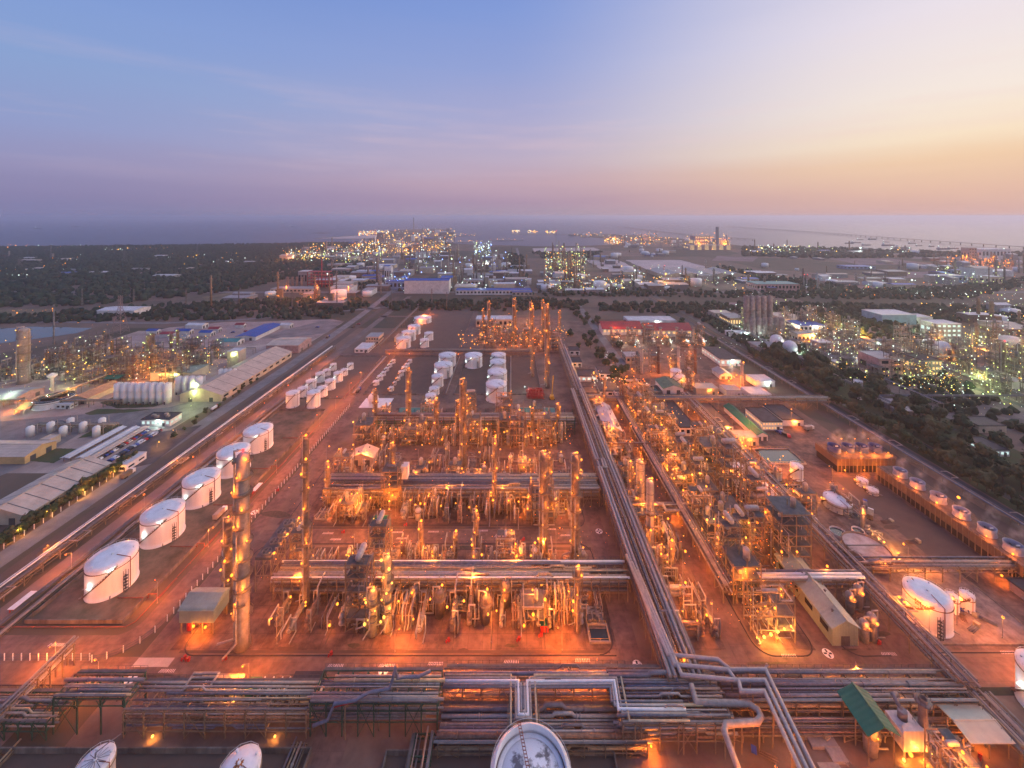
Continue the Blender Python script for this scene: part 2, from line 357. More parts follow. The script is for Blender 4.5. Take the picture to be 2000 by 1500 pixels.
# bare plots and fields far out
for p in ([(1143,508),(1207,508),(1250,529.5),(1181,531)], [(1222,508),(1328,508),(1440,535),(1262,526)], [(1040,485),(1160,483.5),(1172,489),(1090,493),(1045,492)]):
    sheet('cleared_plot', p, .2, sand_m)
fld = M('field', (.34,.20,.16), .95, 0, .3, .012); fld2 = M('dry_field', (.24,.19,.11), .95, 0, .3, .02); fldp = M('purple_field', (.28,.2,.2), .95, 0, .25, .01)
for p, m in (([(1560,536),(1640,540),(1760,552),(1700,566),(1640,560)], fld), ([(1620,505),(1740,505),(1810,516),(1680,517)], fldp), ([(1690,531),(1840,531),(1850,541),(1770,543)], fldp), ([(1400,500),(1480,503),(1470,511),(1390,509)], fldp), ([(1790,499),(1900,500),(1880,506),(1780,505)], fldp),
             ([(-80,604),(95,603),(130,612),(70,620),(-80,622)], fld2), ([(395,580),(455,571),(490,574),(440,588),(400,588)], fld2), ([(200,605),(250,600),(262,606),(190,613)], fldp), ([(90,527),(130,530),(115,538),(85,536)], fldp), ([(250,531),(280,530),(275,536)], fldp), ([(385,518),(470,508),(480,510),(410,524)], fldp),
             ([(1450,600),(1700,602),(1650,618),(1500,612)], scrub_m), ([(1380,590),(1520,592),(1500,600),(1390,598)], fldp)):
    sheet('field', p, .15, m)
sheet('reservoir', [(-160,652),(70,638),(180,641),(150,651),(0,671),(-160,690)], .2, basin_w)
sheet('bare_yard', [(330,640),(430,630),(650,624),(672,628),(610,664),(560,672),(330,672),(240,662)], .15, M('rosy_soil', (.42,.31,.28), .95, 0, .2, .05))
sheet('bare_yard', [(625,628),(672,628),(636,651),(560,660),(500,662),(575,640)], .2, M('grey_soil', (.28,.23,.22), .95, 0, .25, .05))
sheet('bare_yard', [(1640,640),(1740,636),(1830,660),(1700,668)], .15, fldp)
# ---- plant ground
plot = M('plot_ground', (.21,.145,.11), .95, 0, .4, .06, c2=(.09,.062,.05))
rect('plant_ground', -135, 104, 236, 615, .04, plot)
rect('left_plant_ground', -520, 250, -255, 560, .04, M('left_plot_ground', (.44,.34,.29), .95, 0, .22, .04)); rect('verge', 291, 130, 345, 620, .05, grass_m); rect('verge', 273, 130, 279.5, 700, .06, grass_m)
rect('right_plant_ground', 300, 300, 620, 640, .04, M('right_plot_ground', (.26,.215,.19), .95, 0, .35, .05))
yd = lambda x0,y0,x1,y1: rect('yard', x0, y0, x1, y1, .09, pave)
for a in ((-126,148,39,194), (-122,208,38,266), (-96,279,39,335), (65,148,79,330), (91,148,112,340), (122,148,140,345), (151,148,228,345), (58,350,228,430), (-14,462,62,640), (120,445,232,545)): yd(*a)
def road(name, pts, w, m=None, z=.13):
    mb = MB(); n = len(pts); L = []; Rr = []
    for i in range(n):
        a = Vector(pts[max(i-1,0)]); b = Vector(pts[min(i+1,n-1)]); t = (b-a).normalized(); nn = Vector((-t.y, t.x))*w/2; p = Vector(pts[i])
        L.append(p+nn); Rr.append(p-nn)
    for i in range(n-1): mb.poly([(Rr[i].x,Rr[i].y),(Rr[i+1].x,Rr[i+1].y),(L[i+1].x,L[i+1].y),(L[i].x,L[i].y)], z)
    o = obj(name, mb, m or road_m); o['kind'] = 'structure'; return o
def arc(cx, cy, r, a0, a1, n=7): return [(cx+r*math.cos(R(a0+(a1-a0)*i/n)), cy+r*math.sin(R(a0+(a1-a0)*i/n))) for i in range(n+1)]
road('plant_road', [(-330,141.5),(262,141.5)], 8.6)
road('plant_road', [(-131,146.6),(-131,420)], 7, z=.12)
road('plant_road', [(-126,200.5),(47,200.5)], 8.4, z=.125)
road('plant_road', [(-127,272),(47,272)], 8.5, z=.115)
road('plant_road', [(43,145.8),(43,335)], 7.6, z=.135)
road('plant_road', [(84.3,145.8),(84.3,335)], 7.2, z=.12)
road('plant_road', [(117,145.8),(117,345)], 7.2, z=.125)
road('plant_road', [(145.5,145.8),(145.5,350)], 8, z=.115)
road('plant_road', [(-212,640),(-142,640)], 8, z=.12)
road('plant_road', [(-128,347),(60,347)], 8, z=.119)
road('plant_road', [(-60,350),(-60,700)], 8, z=.112)
road('plant_road', [(-210,465),(40,465)], 8, z=.111)
road('plant_road', [(66,347),(66,640)], 7, z=.114)
road('ring_road', [(-330,149),(-152,149)] + arc(-152,160,11,-90,0) + [(-141,720)], 8.6, z=.14)
road('perimeter_road', [(-204,60),(-204,800)], 9, M('perimeter_paving', (.24,.185,.165), .85, 0, .2, .08), .12)
road('public_road', [(-238,60),(-238,420),(-243,640),(-255,860),(-300,1100)], 11, asphalt_pale, .12)
road('rail_bed', [(-224,60),(-224,560),(-226,800)], 9, dark_soil, .10)
road('office_road', [(118,430),(119,760)], 10, asphalt_pale, .12)
road('cross_highway', [(-1500,640),(-520,600),(-420,620),(-150,735)], 9, asphalt_pale, .12)
road('cross_highway', [(-1400,845),(-250,845),(1600,845)], 14, asphalt_pale, .13)
road('cross_highway', [(-230,700),(900,700)], 7, dark_soil, .14)
road('causeway', [(-250,860),(-330,1130),(-640,2300),(-900,3400)], 16, asphalt_pale, .16)
road('straight_road', [(35,850),(30,1250),(24,2000)], 11, asphalt_pale, .16)
road('canal_road', [(268,130),(268,900)], 7, asphalt, .12)
road('canal', [(285,130),(285,860)], 10, M('canal_bed', (.035,.035,.038), .5, 0, .2, .1), .11)
road('rail_line', [(276,300),(276,900)], 4, dark_soil, .125)
road('right_plant_road', [(330,300),(330,640)], 6, asphalt, .12); road('right_plant_road', [(300,420),(620,420)], 6, asphalt, .13); road('right_plant_road', [(430,330),(430,640)], 6, asphalt, .125)
sheet('left_plant_road', [(0,823),(180,808),(330,796),(420,770),(460,772),(330,838),(160,845),(60,905),(0,930)], .14, asphalt_pale)
sheet('car_park', [(230,895),(280,850),(395,830),(300,905),(255,915)], .17, asphalt)
sheet('lawn', [(195,787),(225,774),(330,785),(300,795),(230,798)], .16, grass_m); sheet('lawn', [(165,808),(190,799),(295,800),(250,806),(175,811)], .16, grass_m)
sheet('lawn', [(58,900),(110,876),(152,877),(105,905)], .16, grass_m); sheet('lawn', [(150,857),(205,828),(240,830),(208,848)], .16, grass_m)
# ---- dyked tank yards
def dyke(x0, y0, x1, y1, z=.1, m=dark_soil, h=1.1):
    rect('tank_yard', x0, y0, x1, y1, z, m)
    mb = MB(); t = .35
    mb.box(x0-t, y0-t, 0, x1+t, y0, h).box(x0-t, y1, 0, x1+t, y1+t, h).box(x0-t, y0, 0, x0, y1, h).box(x1, y0, 0, x1+t, y1, h)
    a = (x0+x1)/2; side = 'left of' if a < -90 else ('under' if a < 40 else 'right of')
    return tag(obj('dyke_wall', mb, conc_old), DYKE.pop(0), 'dyke wall', None, 'thing')
DYKE = ['stained concrete dyke wall round the five big white tanks in a diagonal row', 'low concrete dyke wall round the ten small tanks beside the ring road', 'low dyke wall round the two rows of tiny tanks', 'low dyke wall round the large white tanks in two columns', 'low dyke wall round the far group of six tanks beside the ring road',
        'concrete dyke wall behind the rusty domed tank and the tank with radial pipes', 'concrete dyke wall round the big floating roof tank in front', 'concrete dyke wall round the bare pit beside the railed road in front', 'concrete kerb wall round the large white tank beside the sloping pipe rack']
dyke(-191, 158, -153, 330, h=1.6, m=M('tank_yard_soil', (.21,.145,.11), .95, 0, .4, .13, c2=(.07,.07,.04), bump=.3))
dyke(-197, 352, -147, 458); dyke(-133, 360, -68, 458); dyke(-52, 360, 26, 458); dyke(-134, 478, -64, 690)
dyke(-152, 60, -60, 119.5, h=1.8); dyke(-37, 60, 30, 119, h=1.8); dyke(-215, 60, -172, 119, h=1.8)
dyke(152, 150, 200, 186, h=.5, m=M('tank_plot', (.30,.23,.2), .95, 0, .3, .3))
rect('pipe_trench', 68, 134, 262, 136.4, .12, M('trench', (.02,.03,.02), .8)); rect('pipe_trench', -120, 192.5, 38, 194, .15, dark_soil); rect('pipe_trench', -112, 207, 36, 208.4, .15, dark_soil)
rect('pipe_trench', -122, 147, 36, 148, .15, dark_soil)
rect('service_road', -60.5, 60, -50, 126, .15, road_m); rect('service_road', 36, 60, 46, 124, .15, road_m); rect('service_road', -168, 60, -154, 130, .15, M('brown_road', (.24,.18,.16), .9, 0, .2, .2))
stm_ = M('ground_stain', (.07,.048,.038), .95, 0, .45, .5, c2=(.13,.09,.07)); grn_ = M('weed_patch', (.05,.06,.03), .95, 0, .5, .8, c2=(.16,.11,.085))
for i, (px, py, w, h) in enumerate(((560,1268,50,9),(690,1262,26,12),(775,1272,70,6),(860,1256,18,8),(905,1272,26,10),(1000,1262,34,8),(1090,1264,22,9),(640,1225,40,10),(920,1210,30,12),(540,1005,60,14),(640,1000,34,9),(735,990,40,10),(830,1012,60,8),(960,1000,50,10),(1080,1004,40,9),(1340,1235,26,10),(1660,1270,30,4),(1720,1240,50,12),(1850,1090,60,14),(1740,1030,40,10),(560,1060,40,5),(900,1070,60,6),(760,1066,40,5),(600,1320,90,5),(1000,1312,120,5),(1500,1296,90,5),(300,1320,80,6))):
    sheet('ground_stain', [(px+w*.5*math.cos(a*.7)*(.7+.5*rnd.random()), py+h*.5*math.sin(a*.7)*(.7+.5*rnd.random())) for a in range(9)], .17+.004*i, grn_ if i % 4 == 1 else stm_)
for i, x in enumerate((-88, -70, -52.5, -47.5, -28, -8, 12)): rect('drain_channel', x, 148.2, x+.5, 158, .165, dark_soil); rect('drain_channel', x+4, 207, x+4.5, 215, .165, dark_soil)
rect('dark_plot', 196, 188, 219, 246, .14, dark_soil); rect('dark_plot', 172, 190, 190, 214, .13, M('stained_plot', (.17,.13,.115), .95, 0, .4, .2)); rect('gravel_strip', 248, 120, 257, 330, .1, dark_soil); rect('road_patch', -135, 142.5, -122, 145.5, .16, M('fresh_paving', (.5,.42,.37), .9, 0, .1))
# kerbs round the yard corners
def kerb(pts): 
    mb = MB(); mb.tube([(x, y, .1) for x, y in pts], .22, 4, False); o = obj('kerb', mb, M('kerb_dark', (.07,.06,.06), .9)); o['kind'] = 'structure'; return o
kerb([(38,146.2)] + [(-116,146.2)] + arc(-116,152.2,6,-90,-180) + [(-122,190)] + arc(-116,190,6,180,90) + [(30,196)] + arc(32,190,6,90,0) + [(38,153)] + arc(32,152.5,6,0,-90))
kerb([(32,206)] + [(-112,206)] + arc(-112,212,6,-90,-180) + [(-118,262)]); kerb([(32,206)] + arc(32,212,6,-90,0) + [(38,262)])
kerb([(90,170)] + arc(96,152,6,180,270) + [(106,146)] + arc(106,152,6,-90,0) + [(112,200)]); kerb([(122,190)] + arc(128,152,6,180,270) + [(138,146.2)])
kerb([(152,147.2),(222,147.2)] + arc(222,152,4.8,-90,0) + [(226.8,200)]); kerb([(-300,137),(-150,137)]); kerb([(-140,137)] + arc(-138,128,9,90,30)); kerb([(-126,136.8),(30,136.8)])
# ================================================================ builders
def rail(mb, pts, h=1.1, w=.07):
    mb.tube([(x, y, z+h) for x, y, z in pts], w, 4, False)
    for a, b in zip(pts, pts[1:]):
        n = max(1, int((Vector(b)-Vector(a)).length/2.4))
        for i in range(n+1):
            p = Vector(a).lerp(Vector(b), i/n); mb.box(p.x-w*.7, p.y-w*.7, p.z, p.x+w*.7, p.y+w*.7, p.z+h)
def ring_pts(r, z, n=16, a0=0, a1=360): return [(r*math.cos(R(a0+(a1-a0)*i/n)), r*math.sin(R(a0+(a1-a0)*i/n)), z) for i in range(n+1)]

def storage_tank(label, x, y, r, h, group=None, mat=None, roof=None, stair_a=150, lad_a=-52, lampk='w', lamps=1, dome=.1, rails=True, n=48, cat='tank', lp=500):
    t = thing('storage_tank', label, cat, (x, y, .1), 0, group); mat = mat or tank_white
    sh = MB(); hc = h/6
    sh.lathe([(r*1.03, 0), (r*1.03, .25), (r, .26)] + [(r-.004*(i % 2), hc*i) for i in range(1, 6)] + [(r, h)], n)
    s_ = obj('shell', sh, mat, t)
    rg = MB(); rg.lathe([(r+.02, h-1.3), (r+.28, h-1.3), (r+.28, h-1.12), (r+.02, h-1.12)], n, cap=False); obj('wind_girder', rg, rust_brown if r > 7 else steel_tan, t)
    rf = MB(); rf.lathe([(r+.12, h-.1), (r+.12, h+.05), (r*.66, h+r*dome*.45), (r*.33, h+r*dome*.8), (.3, h+r*dome)], n); rf.cyl(0, 0, h+r*dome-.02, h+r*dome+.5, .45, .35, 10)
    for a in (40, 130, 250): rf.cyl(r*.8*math.cos(R(a)), r*.8*math.sin(R(a)), h+.1, h+r*dome*.5+.5, .3, .3, 8)
    ro = obj('roof', rf, roof or roof_paint, t)
    if rails:
        rl = MB(); rail(rl, ring_pts(r-.1, h, max(12, int(r*2.4)), 0, 360), 1.0, .05); obj('roof_railing', rl, white_p, t)
    sp = MB(); k = max(8, int(h*1.4)); sweep = min(105, h/r*66)
    for i in range(k):
        a = R(stair_a+sweep*i/k); z = h*(i+.5)/k; c, s2 = math.cos(a), math.sin(a)
        sp.tube([((r+.05)*c, (r+.05)*s2, z), ((r+.85)*c, (r+.85)*s2, z)], .17, 4, False)
    for rr, dz, w in ((r+.85, 1.0, .05), (r+.85, .0, .12), (r+.1, 0, .1)):
        sp.tube([(rr*math.cos(R(stair_a+sweep*i/12)), rr*math.sin(R(stair_a+sweep*i/12)), h*i/12+dz) for i in range(13)], w, 4, False)
    for i in range(16):
        a, b = R(stair_a+sweep*i/16), R(stair_a+sweep*(i+1)/16); z0, z1 = h*i/16, h*(i+1)/16; q_ = r+.87
        sp.poly([(q_*math.cos(a), q_*math.sin(a), z0-.1), (q_*math.cos(b), q_*math.sin(b), z1-.1), (q_*math.cos(b), q_*math.sin(b), z1+.5), (q_*math.cos(a), q_*math.sin(a), z0+.5)])
    obj('spiral_stair', sp, rust_brown, t)
    pp = MB(); a = R(lad_a); c, s2 = math.cos(a), math.sin(a); w = .09 if r > 6 else .06
    pp.tube([(r*.25*c, r*.25*s2, h+r*dome*.95), ((r+.2)*c, (r+.2)*s2, h+.3), ((r+.2)*c, (r+.2)*s2, .2)], w*1.6, 6); obj('foam_pipe', pp, rust_red, t)
    if r > 7:
        ld = MB(); a = R(lad_a-14); cx_, cy_ = (r+.9)*math.cos(a), (r+.9)*math.sin(a)
        for dx in (-.55, .55):
            for dy in (-.55, .55): ld.cb(cx_+dx, cy_+dy, 0, .12, .12, h*.72)
        for i in range(int(h*.72/1.3)):
            z = i*1.3; f = 1 if i % 2 else -1
            ld.bar((cx_-.55*f, cy_-.55, z), (cx_+.55*f, cy_-.55, z+1.3), .1); ld.bar((cx_-.55, cy_+.55*f, z), (cx_-.55, cy_-.55*f, z+1.3), .1); ld.box(cx_-.6, cy_-.6, z, cx_+.6, cy_+.6, z+.08)
        obj('ladder_tower', ld, steel_dark, t)
    nz_ = MB()
    for q in (200, 230, 310): nz_.tube([((r-.1)*math.cos(R(q)), (r-.1)*math.sin(R(q)), .9), ((r+1.6)*math.cos(R(q)), (r+1.6)*math.sin(R(q)), .9)], .25, 6)
    obj('nozzle', nz_, pgrey, t)
    for i in range(lamps):
        q = R(stair_a+sweep*(.35+.5*i)); lamp(t, (r+1.1)*math.cos(q), (r+1.1)*math.sin(q), h*(.4+.45*i)+1.6, lampk, lp*(.22 if lampk in 'oyd' else 1.4), .3)
    return t
def tank_px(label, cx, cyt, hw, yb=None, h=None, **k):       # centre of the roof and half width as seen; foot row of the near wall
    s = math.hypot(F, cx-CX)
    if h is None:
        d = F*H/(yb-HY)/(1-hw/s); h = H-(cyt-HY)*d/F
    d = F*(H-h)/(cyt-HY); r = hw*d/s; va = math.degrees(math.atan2(-d, -(cx-CX)*d/F)); k['stair_a'] = va-87; k['lad_a'] = va+40
    return storage_tank(label, (cx-CX)*d/F, d, r, h, **k), (cx-CX)*d/F, d, r, h

def column(label, x, y, h, r, group=None, mat=None, plats=None, lamps=None, k='o', top='o', skirt=True, cat='column', p=900, rings=True, pipes=2, n=16):
    t = thing('distillation_column', label, cat, (x, y, .1), 0, group)
    sh = MB(); prof = []
    if skirt: prof += [(r*1.25, 0), (r*1.0, min(5, h*.1))]
    else: prof += [(r, 0)]
    prof += [(r, h*.5), (r*1.01, h*.5+.05), (r, h-r), (r*.8, h-r*.35), (r*.35, h-.05), (.1, h)]
    sh.lathe(prof, n); obj('shell', sh, mat or insul, t)
    pl = plats if plats is not None else [h*(i+1)/(max(2, int(h/7))+.4) for i in range(max(2, int(h/7)))]
    for i, z in enumerate(pl):
        mb = MB(); a0 = (i*70) % 360; R1 = r+1.15
        arcp = ring_pts(1, 0, 12, a0, a0+250)
        for (c0, s0, _), (c1, s1, _) in zip(arcp, arcp[1:]):
            mb.poly([(c0*r, s0*r, z), (c0*R1, s0*R1, z), (c1*R1, s1*R1, z), (c1*r, s1*r, z)]); mb.poly([(c0*r, s0*r, z-.14), (c1*r, s1*r, z-.14), (c1*R1, s1*R1, z-.14), (c0*R1, s0*R1, z-.14)])
            mb.poly([(c0*R1, s0*R1, z-.14), (c1*R1, s1*R1, z-.14), (c1*R1, s1*R1, z+.2), (c0*R1, s0*R1, z+.2)])
        rail(mb, [(c*R1, s*R1, z) for c, s, _ in arcp], 1.1, .05)
        obj('platform', mb, steel_tan, t)
    ld = MB()
    for dx in (-.28, .28): ld.box(r+.25, dx-.05, .5, r+.36, dx+.05, h)
    for i in range(int(h/.9)): ld.box(r+.27, -.28, .6+i*.9, r+.33, .28, .68+i*.9)
    obj('ladder', ld, steel_tan, t)
    for i in range(pipes):
        a = R(200+i*55); pr = max(.16, r*.16); R2 = r+pr+.15; c, s = math.cos(a), math.sin(a); zt = h*(.98 if i == 0 else .6)
        pm = MB(); pm.tube([(0, 0, h+.9) if i == 0 else (r*.9*c, r*.9*s, zt), (R2*c, R2*s, h+.9 if i == 0 else zt), (R2*c, R2*s, 3.5), (R2*c*3, R2*s*3, 3.5)], pr, 8)
        obj('overhead_pipe' if i == 0 else 'side_pipe', pm, silver if i == 0 else pale, t)
    if rings:
        for z in [h*q for q in (.3, .55, .8)]:
            mb = MB(); mb.lathe([(r+.01, z), (r+.12, z), (r+.12, z+.3), (r+.01, z+.3)], n, cap=False); obj('stiffening_ring', mb, pgrey, t)
    for i, z in enumerate(lamps if lamps is not None else pl):
        a = R(-90+(i*47 % 120)-60); lamp(t, (r+1.3)*math.cos(a), (r+1.3)*math.sin(a), z+1.7, k, p*.17 if i % 2 == 0 else p*.1, .36)
    if top: lamp(t, r*.4, -r*.5, h+1.4, top, 300 if top != 'r' else 150, .4)
    return t

def make_exchanger(L=9, r=.75, stack=2, mat=None, seed=0):
    rg = random.Random(seed); t = thing('heat_exchanger', 'horizontal heat exchanger', 'heat exchanger')
    for i in range(stack):
        z = 1.4+i*(2*r+.55); sh = MB()
        sh.lathe([(.05, -L/2-r*.5), (r*.6, -L/2-r*.4), (r, -L/2), (r, -L/2+1.3)], 12, 0, 0, z+r, 'y'); sh.lathe([(r, -L/2+1.3), (r, L/2), (r*.7, L/2+r*.35), (.05, L/2+r*.5)], 12, 0, 0, z+r, 'y'); obj('shell', sh, mat or insul, t)
        fl = MB(); fl.lathe([(r, -L/2+1.1), (r*1.22, -L/2+1.1), (r*1.22, -L/2+1.35), (r, -L/2+1.35)], 12, 0, 0, z+r, 'y'); fl.lathe([(r, L/2-.4), (r*1.15, L/2-.4), (r*1.15, L/2-.2), (r, L/2-.2)], 12, 0, 0, z+r, 'y'); obj('flange', fl, steel, t)
    for y in (-L*.28, L*.28):
        sd = MB(); sd.cb(0, y, 0, 2*r*.9, .5, 1.4); sd.cb(0, y, 1.3, 2*r*1.1, .6, (stack-1)*(2*r+.55)+.5); obj('saddle', sd, conc, t)
    zt = 1.4+stack*(2*r+.55)
    for y, d in ((-L*.4, 1), (L*.35, -1)):
        p = MB(); p.tube([(0, y, zt-.8), (0, y, zt+1.6), (r*2.2*d, y, zt+1.6), (r*2.2*d, y, rg.uniform(.3, 1)), (r*2.2*d, y+rg.uniform(3, 6), .6)], .22, 6); obj('pipe', p, rg.choice(pipe_mats[:3]), t)
    p = MB(); p.tube([(0, L/2-1.2, zt-.6), (0, L/2-1.2, zt+3), (0, L/2+4.5, zt+3), (0, L/2+4.5, zt+1)], .28, 6); obj('pipe', p, silver, t)
    lamp(t, -r*2-.4, -L*.2, zt+1.2, 'o', 170, .33)
    return t
def make_drum(r=1.3, h=7, mat=None, seed=0):
    rg = random.Random(seed); t = thing('process_drum', 'vertical process drum', 'drum')
    s = MB(); s.lathe([(r*.95, 0), (r*.95, 1.6), (r, 1.7), (r, h-r*.6), (r*.75, h-r*.18), (.1, h)], 14); obj('shell', s, mat or pale, t)
    p = MB(); p.tube([(0, 0, h-.1), (0, 0, h+1), (r+.6, 0, h+1), (r+.6, 0, .8), (r+3.5, 0, .8)], .22, 6); obj('pipe', p, silver, t)
    pl = MB(); z = h*.72
    for i in range(10):
        a, b = R(i*36), R(i*36+36); pl.poly([(r*math.cos(a), r*math.sin(a), z), ((r+.9)*math.cos(a), (r+.9)*math.sin(a), z), ((r+.9)*math.cos(b), (r+.9)*math.sin(b), z), (r*math.cos(b), r*math.sin(b), z)])
    rail(pl, ring_pts(r+.9, z, 10), 1, .05); obj('platform', pl, steel_tan, t); lamp(t, -.4, -r-1.2, z+1.5, 'o', 160, .33); return t
def pipe_maze(mb, w, d, h, n, rg, r=(.1, .26)):
    for i in range(n):
        x, y, z = rg.uniform(-w/2, w/2), rg.uniform(-d/2, d/2), rg.choice([.6, h*.3, h*.55, h*.8]); pts = [(x, y, z)]; ax = rg.choice('xyz')
        for j in range(rg.randint(2, 5)):
            if ax == 'x': x = rg.uniform(-w/2, w/2)
            elif ax == 'y': y = rg.uniform(-d/2, d/2)
            else: z = rg.uniform(.4, h)
            if (Vector((x, y, z))-Vector(pts[-1])).length > 1: pts.append((x, y, z))
            ax = rg.choice([q for q in 'xyz' if q != ax])
        if len(pts) > 1: mb.tube(pts, rg.uniform(*r), 6)
def make_skid(w=7, d=6, h=3.2, seed=0):
    rg = random.Random(seed); t = thing('pump_skid', 'pump skid with looping pipes', 'pump skid')
    b = MB(); b.cb(0, 0, 0, w, d, .3); obj('plinth', b, conc_old, t)
    for i in range(3):
        x = -w/2+w*(i+.5)/3; m = MB(); m.lathe([(.1, -1.3), (.42, -1.2), (.42, .2), (.3, .3), (.3, .5)], 10, x, rg.uniform(-1, 1), .95, 'y'); m.cb(x, 0, .3, .9, 2.4, .3); m.lathe([(.55, 0), (.55, .5), (.2, .6)], 10, x, .8, .9, 'y'); obj('pump', m, rg.choice([pblue, steel, pgrey]), t)
    for k in range(3):
        p = MB(); pipe_maze(p, w, d, h, 4, rg); obj('pipe_run', p, pipe_mats[(seed+k) % 3], t)
    return t
def make_pipebank(n=5, L=7, h=6, seed=0, dx=.9):
    rg = random.Random(seed); t = thing('pipe_bank', 'bank of hooped pipes', 'pipe bank')
    for i in range(n):
        x = (i-n/2+.5)*dx; hh_ = h*rg.uniform(.6, 1.25); y0 = -L/2+rg.uniform(0, L*.3); y1 = L/2+rg.uniform(-1, 1); p = MB()
        pts = [(x, y0, .2), (x, y0, hh_), (x, y1, hh_), (x, y1, hh_*rg.uniform(.2, .7))]
        if rg.random() < .4: pts = [(x, y0-2, .8)] + [(x, y0, .8)] + pts[1:]
        p.tube(pts, rg.uniform(.16, .34), 7); obj('pipe', p, rg.choice([pale, pale, silver, pgrey, prust]), t)
    b = MB(); b.cb(0, -L*.1, 0, n*dx+1, .3, h*.5); b.v = []; b.f = []; b.mi = []; b.sm = []
    for y in (-L*.3, L*.3):
        for x in (-n*dx/2, n*dx/2): b.cb(x, y, 0, .22, .22, h*.55)
        b.cb(0, y, h*.5, n*dx, .2, .25)
    obj('support', b, steel_tan, t); lamp(t, n*dx/2+.5, -L/2-.3, h*.6, 'o', 170 if seed % 2 else 0, .33); return t
def make_structure(w=9, d=8, levels=4, lh=4.2, seed=0, green=False, lamps=5, vessels=True, roof=False, lk='oooyod'):
    rg = random.Random(seed); t = thing('process_structure', 'steel process structure', 'process structure'); h = levels*lh; st = steel_green if green else rg.choice([steel_tan, steel, steel_tan])
    f = MB(); xs = [-w/2, 0, w/2] if w > 7 else [-w/2, w/2]; ys = [-d/2, d/2] if d < 9 else [-d/2, 0, d/2]
    for x in xs:
        for y in ys: f.cb(x, y, 0, .3, .3, h+rg.choice([0, 1, 3]))
    for l in range(1, levels+1):
        for x in xs: f.box(x-.12, -d/2, l*lh-.35, x+.12, d/2, l*lh)
        for y in ys: f.box(-w/2, y-.12, l*lh-.35, w/2, y+.12, l*lh)
        a = (-w/2, -d/2, (l-1)*lh); b = (xs[1], -d/2, l*lh)
        if (l+seed) % 2: f.bar(a, b, .2); f.bar((w/2, -d/2, (l-1)*lh), (w/2, d/2, l*lh), .2)
        else: f.bar((xs[1], -d/2, (l-1)*lh), (xs[0], -d/2, l*lh), .2)
    obj('frame', f, st, t)
    for l in range(1, levels+1):
        if rg.random() < .8:
            k = MB(); x0 = -w/2+.2 if rg.random() < .45 else 0; k.box(x0, -d/2+.2, l*lh, w/2-.2, d/2-.2, l*lh+.08); rail(k, [(x0, -d/2, l*lh), (w/2, -d/2, l*lh), (w/2, d/2, l*lh), (x0, d/2, l*lh), (x0, -d/2, l*lh)], 1.1, .05); obj('deck', k, deck_m, t)
        if vessels and rg.random() < .9:
            v = MB(); r = rg.uniform(.6, 1.2); L = rg.uniform(w*.4, w*.8); z = l*lh+.4+r if l < levels or rg.random() < .6 else .5+r
            if rg.random() < .6: v.lathe([(.05, -L/2-r*.5), (r*.8, -L/2-r*.2), (r, -L/2+.2), (r, L/2-.2), (r*.8, L/2+r*.2), (.05, L/2+r*.5)], 12, 0, rg.uniform(-d/4, d/4), z, 'x')
            else: v.lathe([(r, 0), (r, lh*.8), (r*.6, lh*.95), (.05, lh)], 12, rg.uniform(-w/4, w/4), rg.uniform(-d/4, d/4), l*lh)
            obj('vessel', v, rg.choice([insul, pale, silver, pgrey, tank_old]), t)
    for k in range(3):
        p = MB(); pipe_maze(p, w*1.2, d*1.2, h+2, 7, rg, (.1, .28)); obj('pipe_run', p, pipe_mats[(seed+k) % 4], t)
    s = MB()
    for l in range(levels):
        f_ = 1 if l % 2 else -1
        for dy in (-.4, .4): s.bar((w/2+.6, -2.2*f_+dy*0, l*lh), (w/2+.6, 2.2*f_, (l+1)*lh), .16)
        s.box(w/2+.2, 2.2*f_-.6, (l+1)*lh-.1, w/2+1.2, 2.2*f_+.6, (l+1)*lh)
    obj('stair', s, st, t)
    if roof: q = MB(); q.box(-w/2-.4, -d/2-.4, h+2.6, w/2+.4, d/2+.4, h+2.75); obj('roof', q, rf_sage, t)
    for i in range(lamps): lamp(t, rg.choice([-w/2-.3, 0, w/2+.3]), -d/2-.35 if rg.random() < .7 else rg.uniform(-d/2, d/2), rg.randint(0, levels)*lh+2.3, rg.choice(lk), 520 if i < 4 else 0, .36)
    return t
